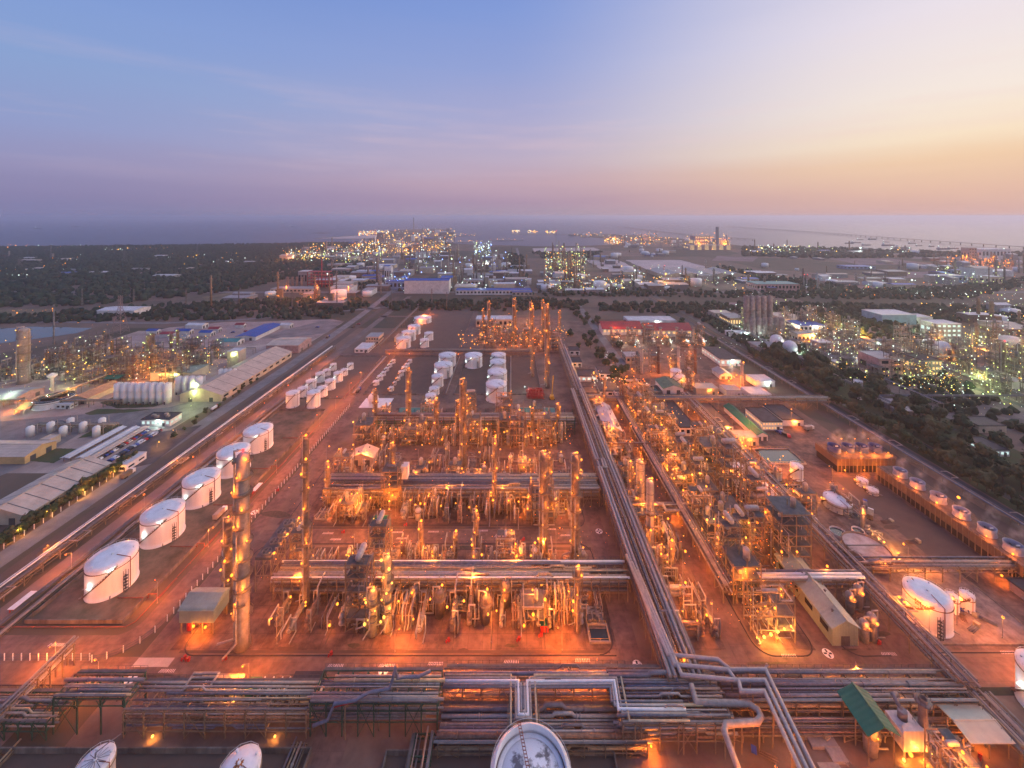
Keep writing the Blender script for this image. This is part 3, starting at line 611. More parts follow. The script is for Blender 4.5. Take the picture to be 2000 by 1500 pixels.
def make_aircooler(w=6, L=18, h=9, seed=0):
    t = thing('air_cooler', 'air cooler bank on steel legs', 'air cooler'); f = MB(); n = int(L/4.5)
    for i in range(n+1):
        y = -L/2+L*i/n
        for x in (-w/2, w/2): f.cb(x, y, 0, .28, .28, h)
        f.box(-w/2, y-.12, h*.5, w/2, y+.12, h*.5+.3)
        if i < n:
            for x in (-w/2, w/2): f.bar((x, y, h*.5), (x, y+L/n, h), .16); f.bar((x, y, 0), (x, y+L/n, h*.5), .16); f.box(x-.1, y, h*.5, x+.1, y+L/n, h*.5+.25)
    obj('frame', f, steel_tan, t)
    b = MB(); b.box(-w/2, -L/2, h, w/2, L/2, h+1.1); obj('bundle', b, steel_dark, t)
    for i in range(n):
        y = -L/2+L*(i+.5)/n; k = MB(); k.lathe([(w*.3, h+1.1), (w*.3, h+1.8), (w*.27, h+1.8), (w*.27, h+1.15)], 16, 0, y, cap=False); k.cyl(0, y, h+1.1, h+1.5, .4, .3, 8)
        for a in range(4): k.bar((0, y, h+1.5), (w*.26*math.cos(a*1.571), y+w*.26*math.sin(a*1.571), h+1.55), .35)
        obj('fan', k, steel, t)
    for i in range(n*2):
        y = -L/2+L*(i+.5)/n/2; p = MB(); p.tube([(w/2-.4, y, h+1), (w/2-.4, y, h+1.9), (w/2+.5, y, h+1.9), (w/2+.5, y, h-.6)], .17, 6); obj('header_pipe', p, pale, t)
    rl = MB(); rail(rl, [(-w/2-.5, -L/2, h+.6), (w/2+.8, -L/2, h+.6), (w/2+.8, L/2, h+.6)], 1.1, .05); obj('railing', rl, steel_tan, t)
    for y in (-L/2+1, 0, L/2-1): lamp(t, w/2+1, y, h+2.2, 'o', 700, .34)
    return t
def rack(label, axis, c, a, b, w, levels, cat='pipe rack', step=6.0, mat=None, seed=0, loops=(), big=(), lamps=0, lk='o', base=0.0, braces=True, pr=(.14, .34), fill=.75, name='pipe_rack', up=0, lp=700):
    """a run of steel bents along x or y carrying one layer of pipes on each level"""
    rg = random.Random(seed); L = b-a; t = thing(name, label, cat, ((a+b)/2, c, .1) if axis == 'x' else (c, (a+b)/2, .1), 0 if axis == 'x' else math.pi/2)
    n = max(1, round(L/step)); top = levels[-1]+up; mat = mat or steel_tan; s = -1 if axis == 'y' else 1
    m = MB()
    for y in (-w/2, w/2): m.cb(0, y, base, .3, .3, top-base)
    for z in levels: m.box(-.13, -w/2-.4, z-.4, .13, w/2+.4, z-.05)
    if braces and len(levels) > 1: m.bar((0, -w/2, levels[0]), (0, w/2, levels[-1]), .14)
    me = m.mesh('bent', mat)
    for i in range(n+1): obj('bent', me, None, t, (-L/2+L*i/n, 0, 0))
    g = MB()
    for y in (-w/2, w/2):
        for z in levels: g.box(-L/2, y-.1, z-.32, L/2, y+.1, z-.08)
    for i in range(0, n, 3):
        x0 = -L/2+L*i/n; x1 = x0+L/n
        for y in (-w/2, w/2): g.bar((x0, y, base), (x1, y, levels[-1]-.2), .13); g.bar((x1, y, base), (x0, y, levels[-1]-.2), .13)
    obj('girder', g, mat, t)
    for li, z in enumerate(levels):
        y = -w/2+.3
        while y < w/2-.2:
            r = rg.uniform(*pr)*(rg.choice([1, 1, 1, 1.6]) if li == len(levels)-1 else 1)
            if rg.random() < fill:
                x0 = -L/2-rg.uniform(-.5, 2)*(rg.random() < .6); x1 = L/2+rg.uniform(-.5, 2)*(rg.random() < .6)
                if rg.random() < .25: x0 += L*rg.uniform(.05, .3)
                elif rg.random() < .25: x1 -= L*rg.uniform(.05, .3)
                p = MB(); pts = [(x0, y+r, z+r)]
                if rg.random() < .4 and x1-x0 > 24:
                    u = rg.uniform(x0+8, x1-14); up_ = rg.choice([.9, 1.4, -.0]) if li == len(levels)-1 else .9; pts += [(u, y+r, z+r), (u+.9*up_, y+r, z+r+up_), (u+6, y+r, z+r+up_), (u+6+.9*up_, y+r, z+r)] if up_ else []
                pts.append((x1, y+r, z+r)); p.tube(pts, r, 8)
                for _ in range(int((x1-x0)/14)): u = rg.uniform(x0+1, x1-1); p.lathe([(r, -.16), (r*1.45, -.15), (r*1.45, .15), (r, .16)], 8, u, y+r, z+r, 'x', cap=False)
                obj('pipe', p, rg.choice([silver, silver, pale, pgrey, pgrey, pgrey, prust, pblue, psand]), t)
            y += 2*r+rg.choice([.12, .2, .5])
    if w > 5 and len(levels) > 1:
        wk = MB(); yw = w/2+.5; zw = levels[-1]; wk.box(-L/2, yw-.45, zw-.1, L/2, yw+.45, zw); rail(wk, [(-L/2, yw+.45, zw), (L/2, yw+.45, zw)], 1.1, .05); obj('walkway', wk, deck_m, t)
        tr = MB(); tr.box(-L/2, -w/2-.1, zw+.55, L/2, -w/2+.45, zw+.7); [tr.box(-L/2+L*i/n-.08, -w/2, zw, -L/2+L*i/n+.08, -w/2+.3, zw+.56) for i in range(n+1)]; obj('cable_tray', tr, steel, t)
    z = levels[-1]
    for (off, r, zz, lp_, dw, m_) in big:            # big lines on top with expansion loops at the places lp_
        pts = [(-L/2-1, off, z+zz)]
        for q in lp_: pts += [(q-4, off, z+zz), (q-4, off+dw, z+zz+.0), (q+4, off+dw, z+zz), (q+4, off, z+zz)]
        pts.append((L/2+1, off, z+zz)); p = MB(); p.tube(pts, r, 10); obj('large_pipe', p, m_, t)
    for (q, k) in loops:                            # flat expansion loops that hang out at the side
        for i in range(k):
            e = .55*i; p = MB(); sd = -w/2; p.tube([(q-3+e, sd+.6, z+.7), (q-3+e, sd-3.2+e, z+.7), (q+3-e, sd-3.2+e, z+.7), (q+3-e, sd+.6, z+.7)], .24, 8); obj('expansion_loop', p, pale, t)
    for i in range(lamps): lamp(t, -L/2+L*(i+.5)/lamps, -w/2-.4 if i % 2 == 0 else w/2+.4, rg.choice([levels[0]-1.2, z+2]), lk, lp, .33)
    return t

def light_pole(x, y, h=9, k='o', p=1500, label='', group=None, two=False):
    t = thing('street_lamp', label, 'street lamp', (x, y, .1), rnd.uniform(0, 6.3), group)
    b = MB(); b.cyl(0, 0, 0, .5, .25, .2, 8); b.cyl(0, 0, .4, h, .11, .06, 6); obj('pole', b, pale, t)
    for s in ((-1, 1) if two else (1,)):
        a = MB(); a.tube([(0, 0, h-.3), (s*.9, 0, h+.2), (s*1.6, 0, h+.25)], .06, 5); a.cb(s*1.8, 0, h+.2, .9, .4, .16); obj('lamp_arm', a, steel, t)
        lamp(t, s*1.8, 0, h+.0, k, p, .33, 'lamp_head')
    return t
# ---- buildings ---------------------------------------------------------------
def gable(name, label, x, y, w, d, h, rh, wall, roof, axis='y', cat='building', group=None, doors=2, windows=0, open_=False, rz=0.0, vents=0, eave=.6, winm=None, skirt=None, strips=0):
    """gable roofed building centred at x, y; ridge along axis; open_ leaves it a shelter on posts"""
    t = thing(name, label, cat, (x, y, .1), rz, group)
    if axis == 'y': A, B = w, d; T = lambda u, v: (u, v)
    else: A, B = d, w; T = lambda u, v: (-v, u)
    def pp(mb, pts): mb.poly([T(p[0], p[1])+(p[2],) for p in pts])
    if not open_:
        m = MB(); a, b = A/2, B/2
        for q in (((-a,-b,0),(a,-b,0),(a,-b,h),(0,-b,h+rh),(-a,-b,h)), ((a,b,0),(-a,b,0),(-a,b,h),(0,b,h+rh),(a,b,h)), ((a,-b,0),(a,b,0),(a,b,h),(a,-b,h)), ((-a,b,0),(-a,-b,0),(-a,-b,h),(-a,b,h))): pp(m, q)
        obj('wall', m, wall, t)
    else:
        n = max(2, int(B/5))
        for i in range(n+1):
            for s in (-1, 1):
                u, v = T(s*A*.46, -B*.47+B*.94*i/n); m = MB(); m.cb(u, v, 0, .25, .25, h+rh*.1); obj('post', m, steel_tan, t)
    m = MB(); a, b = A/2+eave, B/2+eave; th = .22; k = rh*(eave/(A/2)) if A else 0
    for s in (-1, 1):
        lo, hi = h-k, h+rh
        q = [(s*a, -b, lo), (s*a, b, lo), (0, b, hi), (0, -b, hi)]; q2 = [(x_, y_, z_+th) for x_, y_, z_ in q]
        f = (lambda L: L) if s > 0 else (lambda L: L[::-1])
        pp(m, f(q2)); pp(m, f(q)[::-1]); pp(m, f([q[0], q2[0], q2[1], q[1]])[::-1]); pp(m, f([q[0], q[3], q2[3], q2[0]])[::-1]); pp(m, f([q[1], q2[1], q2[2], q[2]])[::-1])
    rf = obj('roof', m, roof, t)
    m = MB(); m.v = []; u0 = T(0, -b); u1 = T(0, b); m.tube([u0+(h+rh+th,), u1+(h+rh+th,)], .28, 6, False); obj('ridge_cap', m, roof, rf)
    for i in range(strips):
        v = -b+2*b*(i+.5)/strips
        for s in (-1, 1): m = MB(); pp(m, [(s*a, v-.22, h-k+th+.03), (s*a, v+.22, h-k+th+.03), (.3*s, v+.22, h+rh+th+.0), (.3*s, v-.22, h+rh+th+.0)][::s]); obj('roof_strip', m, steel_dark, rf)
    for i in range(vents):
        m = MB(); u, v = T(A*.18*(1 if i % 2 else -1), -B/2+B*(i+.5)/vents); zz = h+rh*(1-.36)+.2; m.cyl(u, v, zz-.3, zz+.7, .3, .3, 8); m.cyl(u, v, zz+.65, zz+1, .55, .2, 8); obj('roof_vent', m, steel, rf)
    if not open_:
        for i in range(doors):
            u = -A/2+A*(i+.5)/doors; m = MB(); c = T(u, -B/2-.06); dw, dd = (min(3.2, A/doors*.6), .14) if axis == 'y' else (.14, min(3.2, A/doors*.6)); m.cb(c[0], c[1], 0, dw, dd, min(3.6, h*.7)); obj('door', m, steel_dark, t)
        for i in range(windows):
            v = -B/2+B*(i+.5)/windows
            for s in (-1, 1):
                m = MB(); c = T(s*(A/2+.05), v); ww, wd = (.14, B/windows*.5) if axis == 'y' else (B/windows*.5, .14); m.cb(c[0], c[1], h*.45, ww, wd, h*.28); obj('window', m, winm or glass_d, t)
    return t
def flat(name, label, x, y, w, d, h, wall, roof=None, cat='building', group=None, floors=1, bays=0, winm=None, rz=0.0, parapet=.4, units=0, lampk=None, lp=500, overhang=0.0):
    t = thing(name, label, cat, (x, y, .1), rz, group); m = MB(); m.cb(0, 0, 0, w, d, h); obj('wall', m, wall, t)
    m = MB(); o = .15+overhang; m.cb(0, 0, h, w+2*o, d+2*o, .25); p = parapet
    if p: m.box(-w/2-o, -d/2-o, h+.25, w/2+o, -d/2-o+.25, h+.25+p).box(-w/2-o, d/2+o-.25, h+.25, w/2+o, d/2+o, h+.25+p).box(-w/2-o, -d/2-o+.25, h+.25, -w/2-o+.25, d/2+o-.25, h+.25+p).box(w/2+o-.25, -d/2-o+.25, h+.25, w/2+o, d/2+o-.25, h+.25+p)
    r_ = obj('roof', m, roof or rf_dark, t)
    for i in range(units):
        m = MB(); ux = -w*.35+w*.7*(i+.5)/units; m.cb(ux, rnd.uniform(-.2, .2)*d, h+.25, min(2.4, w/units*.6), 1.8, 1.3); obj('roof_unit', m, pale, r_)
    fh = h/floors
    for f in range(floors):
        for i in range(bays):
            x_ = -w/2+w*(i+.5)/bays; m = MB(); m.cb(x_, -d/2-.04, f*fh+fh*.35, w/bays*.55, .12, fh*.42); wn = obj('window', m, winm or glass_d, t)
    m = MB(); m.cb(w*.28, -d/2-.06, 0, min(1.8, w*.15), .16, min(2.6, h*.7)); obj('door', m, steel_dark, t)
    if bays:
        nb = max(2, int(bays*d/w))
        for i in range(nb):
            for s in (-1, 1): m = MB(); m.cb(s*(w/2+.04), -d/2+d*(i+.5)/nb, h*.4, .12, d/nb*.55, h*.25); obj('window', m, winm or glass_d, t)
    if lampk: lamp(t, w*.1, -d/2-.9, h*.85, lampk, lp*(.3 if lampk in 'oyd' else 1), .3)
    return t
def stack(label, x, y, h, r, mat=None, group=None, bands=False, top='r', cat='chimney', name='stack', r1=None, lp=0):
    t = thing(name, label, cat, (x, y, .1), 0, group); n = 6 if bands else 1
    m = MB(); r1 = r1 or r*.85; m.lathe([(r*1.2, 0), (r, h*.06), (r1, h), (r1*.8, h), (r1*.8, h-1)], 16); obj('shaft', m, mat or insul, t)
    if bands:
        for i in range(3): m = MB(); z = h*(.7+.11*i); rr = r+(r1-r)*(z/h)+.06; m.lathe([(rr, z), (rr-.02, z+h*.055)], 16, cap=False); obj('band', m, red_p, t)
    for z in (h*.45, h*.93):
        m = MB(); rr = r+(r1-r)*(z/h); m.lathe([(rr, z), (rr+1.1, z), (rr+1.1, z+.15), (rr, z+.15)], 16, cap=False); rail(m, ring_pts(rr+1.1, z, 12), 1.1, .06); obj('platform', m, steel, t)
    if top: lamp(t, r1+.3, 0, h+.6, top, lp, .5)
    return t
def lattice(label, x, y, h, w, mat=None, cat='pylon', name='lattice_tower', group=None, arms=3, red=False, armw=None):
    t = thing(name, label, cat, (x, y, .1), 0, group); m = MB(); n = int(h/5); W = lambda z: w*(1-.82*min(1, z/(h*.7)))/2+.25
    for i in range(n):
        z0, z1 = h*i/n, h*(i+1)/n; a, b = W(z0), W(z1)
        for s in ((1,1),(1,-1),(-1,-1),(-1,1)): m.bar((s[0]*a, s[1]*a, z0), (s[0]*b, s[1]*b, z1), .32)
        for (p, q) in (((1,1),(1,-1)),((1,-1),(-1,-1)),((-1,-1),(-1,1)),((-1,1),(1,1))): m.bar((p[0]*a, p[1]*a, z0), (q[0]*b, q[1]*b, z1), .2); m.bar((q[0]*a, q[1]*a, z0), (p[0]*b, p[1]*b, z1), .2)
    obj('lattice_body', m, mat or steel, t)
    for i in range(arms):
        z = h*(.74+.1*i); L = (armw or w*.9)*(1-.12*i); m = MB()
        for s in (-1, 1): m.bar((s*.3, 0, z), (s*L, 0, z+.3), .22); m.bar((s*.3, 0, z+1.6), (s*L, 0, z+.3), .18)
        obj('crossarm', m, mat or steel, t)
    if red: lamp(t, 0, 0, h+.5, 'r', 0, .5)
    return t
def silo_row(label, x0, y, n, r, h, dx, group, mat=None):
    for i in range(n):
        t = thing('silo', label.format(nth(i)), 'silo', (x0+i*dx, y, .1), 0, group); m = MB(); m.lathe([(r, 0), (r, h*.33), (r*1.015, h*.33+.1), (r, h*.33+.2), (r, h*.66), (r*1.015, h*.66+.1), (r, h*.66+.2), (r, h), (.4, h+r*.35)], 20); obj('shell', m, mat or tank_white, t)
        q = MB(); rail(q, ring_pts(r, h, 10), 1.1, .06); obj('railing', q, steel_tan, t); d = MB(); d.cb(0, -r-.02, 0, 1.2, .2, 2.2); obj('door', d, steel_dark, t)
# ---- trees ---------------------------------------------------------------------
def make_tree(seed, h=9, w=7, mat=None, n=150, cone=False):
    rg = random.Random(seed); t = thing('tree', 'tree', 'tree'); m = MB(); th = h*.25
    m.tube([(0, 0, 0), (rg.uniform(-.2, .2), rg.uniform(-.2, .2), th), (rg.uniform(-.5, .5), rg.uniform(-.5, .5), h*.7)], .2, 5)
    for i in range(4):
        a = i*1.57+rg.random(); m.tube([(0, 0, th), (math.cos(a)*w*.3, math.sin(a)*w*.3, h*.62)], .1, 4)
    obj('trunk', m, bark, t); c = MB(); lobes = [(rg.uniform(-.25, .25)*w, rg.uniform(-.25, .25)*w, rg.uniform(.3, .78)*h, rg.uniform(.24, .36)*w) for _ in range(8)]
    if cone: lobes = [(0, 0, h*(.25+.13*i), w*(.42-.06*i)) for i in range(6)]
    for i in range(n):
        lx, ly, lz, lr = rg.choice(lobes); d = Vector((rg.gauss(0, 1), rg.gauss(0, 1), rg.gauss(0, .8))); d.normalize(); p = Vector((lx, ly, lz))+d*lr*rg.uniform(.55, 1.05)
        u = d.orthogonal().normalized(); v = d.cross(u); a = rg.uniform(0, 6.28); s = rg.uniform(.3, .75)*(w/7)**.5; uu = (u*math.cos(a)+v*math.sin(a)+d*rg.uniform(-.5, .5))*s; vv = (v*math.cos(a)-u*math.sin(a)+d*rg.uniform(-.5, .5))*s*.8
        c.poly([tuple(p-uu-vv), tuple(p+uu-vv*.6), tuple(p+uu*.9+vv), tuple(p-uu*.7+vv*.8)])
    for lx, ly, lz, lr in lobes: c.blob(lx, ly, lz, lr*.9, lr*.8, rg)
    obj('crown', c, mat or leafs[seed % 3], t); return t
TREES = [proto(make_tree(i, 8+i % 3*2, 6.5+i % 2*2, n=170)) for i in range(6)]
CONES = [proto(make_tree(20+i, 8+i, 3.6, leafs[0], 90, True)) for i in range(3)]
def plant_tree(x, y, label, group, s=1.0, pool=None):
    o = put(rnd.choice(pool or TREES), (x, y, 0), rnd.uniform(0, 6.28), label, group, s*rnd.uniform(.75, 1.25)); o.name = 'tree'; return o
# ---- vehicles ------------------------------------------------------------------
def make_truck(cab_m, box_m, tank=False):
    t = thing('truck', 'truck', 'truck'); m = MB(); m.cb(2.9, 0, .6, 1.9, 2.3, 2.1); obj('cab', m, cab_m, t); m = MB(); m.cb(3.88, 0, 1.6, .06, 1.9, .8); obj('windscreen', m, glass_d, t); m = MB(); m.cb(-.3, 0, .55, 7.4, 1.1, .35); obj('chassis', m, black_p, t); m = MB()
    if tank: m.lathe([(.2, -2.9), (1.1, -2.6), (1.1, 2.6), (.2, 2.9)], 14, -1.1, 0, 2.05, 'x')
    else: m.cb(-1.1, 0, .95, 5.8, 2.4, 2.3)
    obj('cargo_body', m, box_m, t)
    for x in (2.8, -1.6, -2.8):
        for y in (-1.15, .85): w = MB(); w.lathe([(.5, 0), (.5, .3)], 10, x, y, .5, 'y'); obj('wheel', w, rubber, t)
    return t
def make_car(mat, lab='car'):
    t = thing('parked_car', lab, 'car'); m = MB(); prof = [(-2.1, .35), (2.1, .35), (2.15, .75), (1.3, .9), (.7, 1.42), (-1.2, 1.45), (-1.9, .95), (-2.15, .85)]
    n = len(prof); m.v = [(x, -.85, z) for x, z in prof]+[(x, .85, z) for x, z in prof]; m.face(list(range(n))); m.face([n+i for i in range(n)][::-1])
    for i in range(n): j = (i+1) % n; m.face([i, n+i, n+j, j])
    obj('body', m, mat, t); g = MB(); g.v = [(x, y, z) for y in (-.87, .87) for x, z in ((1.1, .93), (.65, 1.36), (-1.1, 1.38), (-1.6, .98))]; g.face([0,1,2,3]); g.face([7,6,5,4]); g.poly([(1.32,-.75,.93),(1.32,.75,.93),(.76,.7,1.4),(.76,-.7,1.4)]); obj('windows', g, glass_d, t)
    for x in (-1.3, 1.3):
        for y in (-.86, .7): w = MB(); w.lathe([(.32, 0), (.32, .18)], 10, x, y, .32, 'y'); obj('wheel', w, rubber, t)
    return t
CARS = [proto(make_car(M('car_paint_'+n, c, .3, .1, .05))) for n, c in (('white', (.75,.75,.75)), ('silver', (.45,.46,.48)), ('black', (.02,.02,.025)), ('red', (.4,.02,.02)), ('blue', (.03,.07,.3)))]
TRUCKS = [proto(make_truck(white_p, pale)), proto(make_truck(blue_p, steel, True)), proto(make_truck(white_p, steel_tan)), proto(make_truck(red_p, tank_white, True))]
# ================================================================ storage tanks
T5 = ['nearest and largest looking of the five white tanks in the diagonal row', 'second of the five white tanks in the diagonal row behind the nearest one', 'middle one of the five white tanks in the diagonal row', 'fourth of the five white tanks, half behind the tall tower top', 'farthest of the five white tanks in the diagonal row']
for lab, (cx, cy_, hw) in zip(T5, ((219.5,1086,53.5),(318.5,997,44.5),(394,931,38),(456.5,879,33.5),(504.5,838,29.6))):
    tank_px(lab, cx, cy_, hw, h=12.4, stair_a=203, lamps=2, group='five big white tanks in a row', lp=350)
for i, Y in enumerate((168, 194, 222, 254, 289)):
    t = thing('foam_line', f'rusty red fire pipe from dyke to big white tank, {nth(i)} from near end', 'pipe', (-165, Y, .1), 0, 'red fire pipes of the five tanks'); m = MB(); m.tube([(0, 0, .4), (13, 0, .4), (13, 0, 2), (16.5, 0, 2), (16.5, 0, .4), (17.5, 0, .4), (17.5, 9, .4)], .2, 6); obj('pipe_run', m, rust_red, t)
f4 = lambda q, ox, oy: (ox+q[0]/4, oy+q[1]/4, q[2]/4, oy+q[3]/4)
def tanks(tpl, items, ox, oy, group, **k):
    for i, q in enumerate(items):
        a = f4(q, ox, oy); kk = dict(k)
        if len(q) > 4: kk['lampk'] = q[4]
        tank_px(tpl.format(nth(i)), a[0], a[1], a[2], a[3], group=group, stair_a=215, n=28, **kk)
tanks('small white tank, {} from near end, left file beside the perimeter road', [(287,1465,55,1592,'y'),(365,1430,42,1510),(431,1372,42,1445),(500,1315,37,1393),(552,1290,30,1343),(604,1245,25,1297)], 500, 400, 'ten small tanks beside the ring road', lp=250)
tanks('small white tank, {} from near end, right file beside the ring road', [(450,1460,55,1595,'y'),(518,1425,42,1508),(580,1370,42,1452),(642,1310,37,1390),(690,1287,28,1340),(737,1243,25,1292)], 500, 400, 'ten small tanks beside the ring road', lp=250)
tanks('tiny white tank, {} from near end, file next to the ring road', [(938,1378,25,1415),(970,1335,23,1377),(997,1307,18,1340),(1023,1275,16,1303),(1048,1245,16,1272),(1073,1213,16,1243)], 500, 400, 'two files of tiny tanks', lp=0, rails=False)
tanks('tiny white tank, {} from near end, file with orange lamps at its feet', [(1057,1425,20,1460),(1085,1385,13,1412),(1112,1350,15,1375),(1133,1300,20,1342),(1158,1265,20,1305),(1180,1243,18,1272),(1202,1213,17,1240)], 500, 400, 'two files of tiny tanks', lp=300, lampk='o', rails=False)
tanks('white tank, {} from near end, file left in the black yard', [(1365,1485,42,1560),(1393,1430,40,1495),(1418,1335,46,1432),(1465,1245,73,1362),(1495,1170,68,1275)], 500, 400, 'large tanks in the black yard', lp=250)
tanks('white tank, {} from near end, file right in the black yard', [(1878,1395,82,1552),(1885,1300,76,1405),(1890,1222,62,1305),(1895,1168,57,1240)], 500, 400, 'large tanks in the black yard', lp=250)
tanks('large white tank standing alone at far end of the black yard', [(1700,1172,68,1283)], 500, 400, 'large tanks in the black yard', lamps=2, lp=250)
tanks('white tank, {} from near end in the far group of six', [(1152,1040,57,1128,'y'),(1316,1052,35,1120),(1193,990,56,1070),(1350,1000,35,1065),(1235,945,50,1020),(1303,880,68,933)], 500, 400, 'six tanks at the far end of the ring road', lp=200)
E = 'tanks in the right part of the plant'
tank_px('big white tank with a long rising stair and black lettering beside the sloping pipe rack', 1811, 1157, 50, 1247, stair_a=225, lamps=2, lampk='o', lp=900, group=E)
tank_px('small white tank close behind the big lettered tank', 1860, 1164, 15, 1202, lampk='o', lp=900, group=E, n=28); tank_px('small white tank with a glowing lamp at its foot, right of the big lettered tank', 1889, 1161, 16, 1200, lampk='o', lp=1200, group=E, n=28)
tank_px('white tank beside the dark water basin', 1556, 909, 13.2, 941, lampk='o', lp=800, group=E, n=28); tank_px('dark brown roofed tank next to the water basin', 1514, 916, 13.5, 940, lampk='o', lp=500, group=E, n=28, mat=tank_old, roof=rust_brown)
tank_px('wide cream tank with an orange lit end between basin and fan row', 1636, 975, 29, 1007, lampk='y', lp=2500, group=E, mat=tank_old)
tank_px('white tank with a stair glowing orange behind the tall process structure', 1526, 1011, 16, 1050, lampk='o', lp=1500, group=E, n=28)
tank_px('squat cream tank, the left of two before the cooling tower', 1684, 937, 12.2, 954, lampk='o', lp=500, group=E, n=28); tank_px('squat cream tank, the right of two before the cooling tower', 1704, 956, 12.6, 970, lampk='o', lp=500, group=E, n=28, mat=tank_old)
tank_px('white tank with black lettering beside the third pipe rack', 1439, 909, 12.5, 939, lampk='o', lp=1500, group=E, n=28); tank_px('little white tank in front of the lettered tank', 1437, 940, 6.3, 953, lampk='o', lp=600, group=E, n=20); tank_px('white tank lit yellow behind the lettered tank', 1416, 890, 9, 912, lampk='y', lp=1500, group=E, n=24)
tank_px('pink tinged white tank cut by the edge of the picture above the big road', 2045, 1310, 65, None, h=13, stair_a=150, group=E)
tank_px('white tank half behind its twin beside the power house sheds', 1320, 723, 11, 752, lampk='o', lp=500, group=E, n=28); tank_px('white tank in front of its twin beside the power house sheds', 1328, 734, 11, 757, lampk='o', lp=500, group=E, n=28)
tank_px('old tank with radial pipes on its roof at the lower edge', 186, 1489, 41, None, h=12, mat=tank_old, stair_a=150, group='tanks at the lower edge'); tank_px('domed white tank with a rust stained crown at the lower edge', 467, 1502, 44, None, h=12, dome=.28, stair_a=150, group='tanks at the lower edge')
# the rusty streaks on the dome and the spokes on the old tank
def on(lab): return [o for o in bpy.data.objects if o.get('label') == lab][0]
dm = on('domed white tank with a rust stained crown at the lower edge'); od = on('old tank with radial pipes on its roof at the lower edge')
m = MB(); rr = random.Random(3); dr = [c for c in dm.children if c.name.startswith('shell')][0].dimensions.x/2/1.03; zb = 12
def domez(q): return zb + dr*.28*(1-(q/dr)*.55/.66*.66 if q/dr < .66 else .45*(1-(q/dr-.66)/.34)) + .12
pts = []
for i in range(28): a = 6.283*i/28; q = dr*(.1+rr.random()*.22); pts.append((q*math.cos(a), q*math.sin(a), domez(q)))
for i in range(28): m.poly([(0, 0, domez(0)+.05), pts[i], pts[(i+1) % 28]])
obj('rust_stain', m, M('rust_stain', (.42,.17,.07), .9, 0, .4, .8), dm)
m = MB(); r0 = [c for c in od.children if c.name.startswith('shell')][0].dimensions.x/2/1.03
for i in range(14): a = 6.283*i/14; m.tube([(.5*math.cos(a), .5*math.sin(a), 12+r0*.1+.35), (r0*.75*math.cos(a), r0*.75*math.sin(a), 12+r0*.06)], .07, 4, False)
m.tube([(0, 0, 12.5), (0, 0, 14.4), (r0*.4, r0*.6, 14.4), (r0*.5, r0*1.3, 13)], .13, 6); obj('radial_pipes', m, pgrey, od)
# lettering bands
def lettering(lab, rows, a0, z, s):
    t = on(lab); sh = [c for c in t.children if c.name.startswith('shell')][0]; r = sh.dimensions.x/2/1.03+.04; m = MB(); rg = random.Random(5)
    seg = {'I': [(0,0,0,1)], 'L': [(0,0,0,1),(0,0,.6,0)], 'E': [(0,0,0,1),(0,0,.6,0),(0,.5,.5,.5),(0,1,.6,1)], 'T': [(.3,0,.3,1),(0,1,.6,1)], 'A': [(0,0,.3,1),(.3,1,.6,0),(.12,.4,.48,.4)], 'N': [(0,0,0,1),(0,1,.6,0),(.6,0,.6,1)], 'F': [(0,0,0,1),(0,.5,.5,.5),(0,1,.6,1)], 'R': [(0,0,0,1),(0,1,.5,.9),(.5,.9,.5,.6),(.5,.6,0,.5),(.2,.5,.6,0)], 'W': [(0,1,.15,0),(.15,0,.3,.7),(.3,.7,.45,0),(.45,0,.6,1)], ' ': []}
    for j, w in enumerate(rows):
        for i, ch in enumerate(w):
            for (x0, y0, x1, y1) in seg[ch]:
                P_ = []
                for (u, v) in ((x0, y0), (x1, y1)):
                    a = R(a0)+(i*.85+u)*s/r; P_.append((r*math.cos(a), r*math.sin(a), z-j*s*1.5+v*s))
                m.bar(P_[0], P_[1], s*.17)
    obj('lettering', m, black_p, t)
lettering('big white tank with a long rising stair and black lettering beside the sloping pipe rack', ['RAW', 'WATER'], 196, 9.6, .8)
lettering('white tank with black lettering beside the third pipe rack', ['FIRE', 'WATER'], 252, 6.5, .6)
# floating roof tank
t = thing('floating_roof_tank', 'big open topped tank with a white stained floating roof at the lower edge', 'tank', (5, 106.7, .1)); r, h = 9.8, 13
m = MB(); m.lathe([(r, 0), (r, h), (r-.25, h), (r-.25, h-2.6)], 64); obj('shell', m, tank_white, t)
m = MB(); m.lathe([(r, h-1.0), (r+.95, h-1.0), (r+.95, h-.85), (r, h-.85)], 64, cap=False); rail(m, ring_pts(r+.9, h-.85, 40), 1.1, .05); obj('walkway', m, white_p, t)
flm = M('floating_roof_stained', (.82,.82,.84), .6, 0, .1, .22, c2=(.20,.19,.2)); flm.node_tree.nodes['Map Range'].inputs['From Min'].default_value = .42; flm.node_tree.nodes['Map Range'].inputs['From Max'].default_value = .5
m = MB(); m.lathe([(r-1.9, h-2.2), (r-1.9, h-1.9), (.1, h-1.9)], 48, cap=False); obj('floating_roof', m, flm, t); m = MB(); m.lathe([(r-.25, h-2.4), (r-.9, h-1.7), (r-1.9, h-1.85)], 64, cap=False); obj('rim_seal', m, roof_paint, t); m = MB(); m.lathe([(r-.3, h-2.0), (r-.62, h-1.6)], 64, cap=False); obj('seal_gap', m, rust_brown, t)
m = MB()
for dx in (-.4, .4): m.tube([(-3+dx, r-.2, h+.6), (1+dx, -r*.6, h-1.5)], .09, 5)
for i in range(22): f = i/22; m.bar((-3.4+4*f, r-.2-(r*1.6-.2)*f, h+.6-2.1*f), (-2.6+4*f, r-.2-(r*1.6-.2)*f, h+.6-2.1*f), .14)
obj('rolling_ladder', m, rust_red, t)
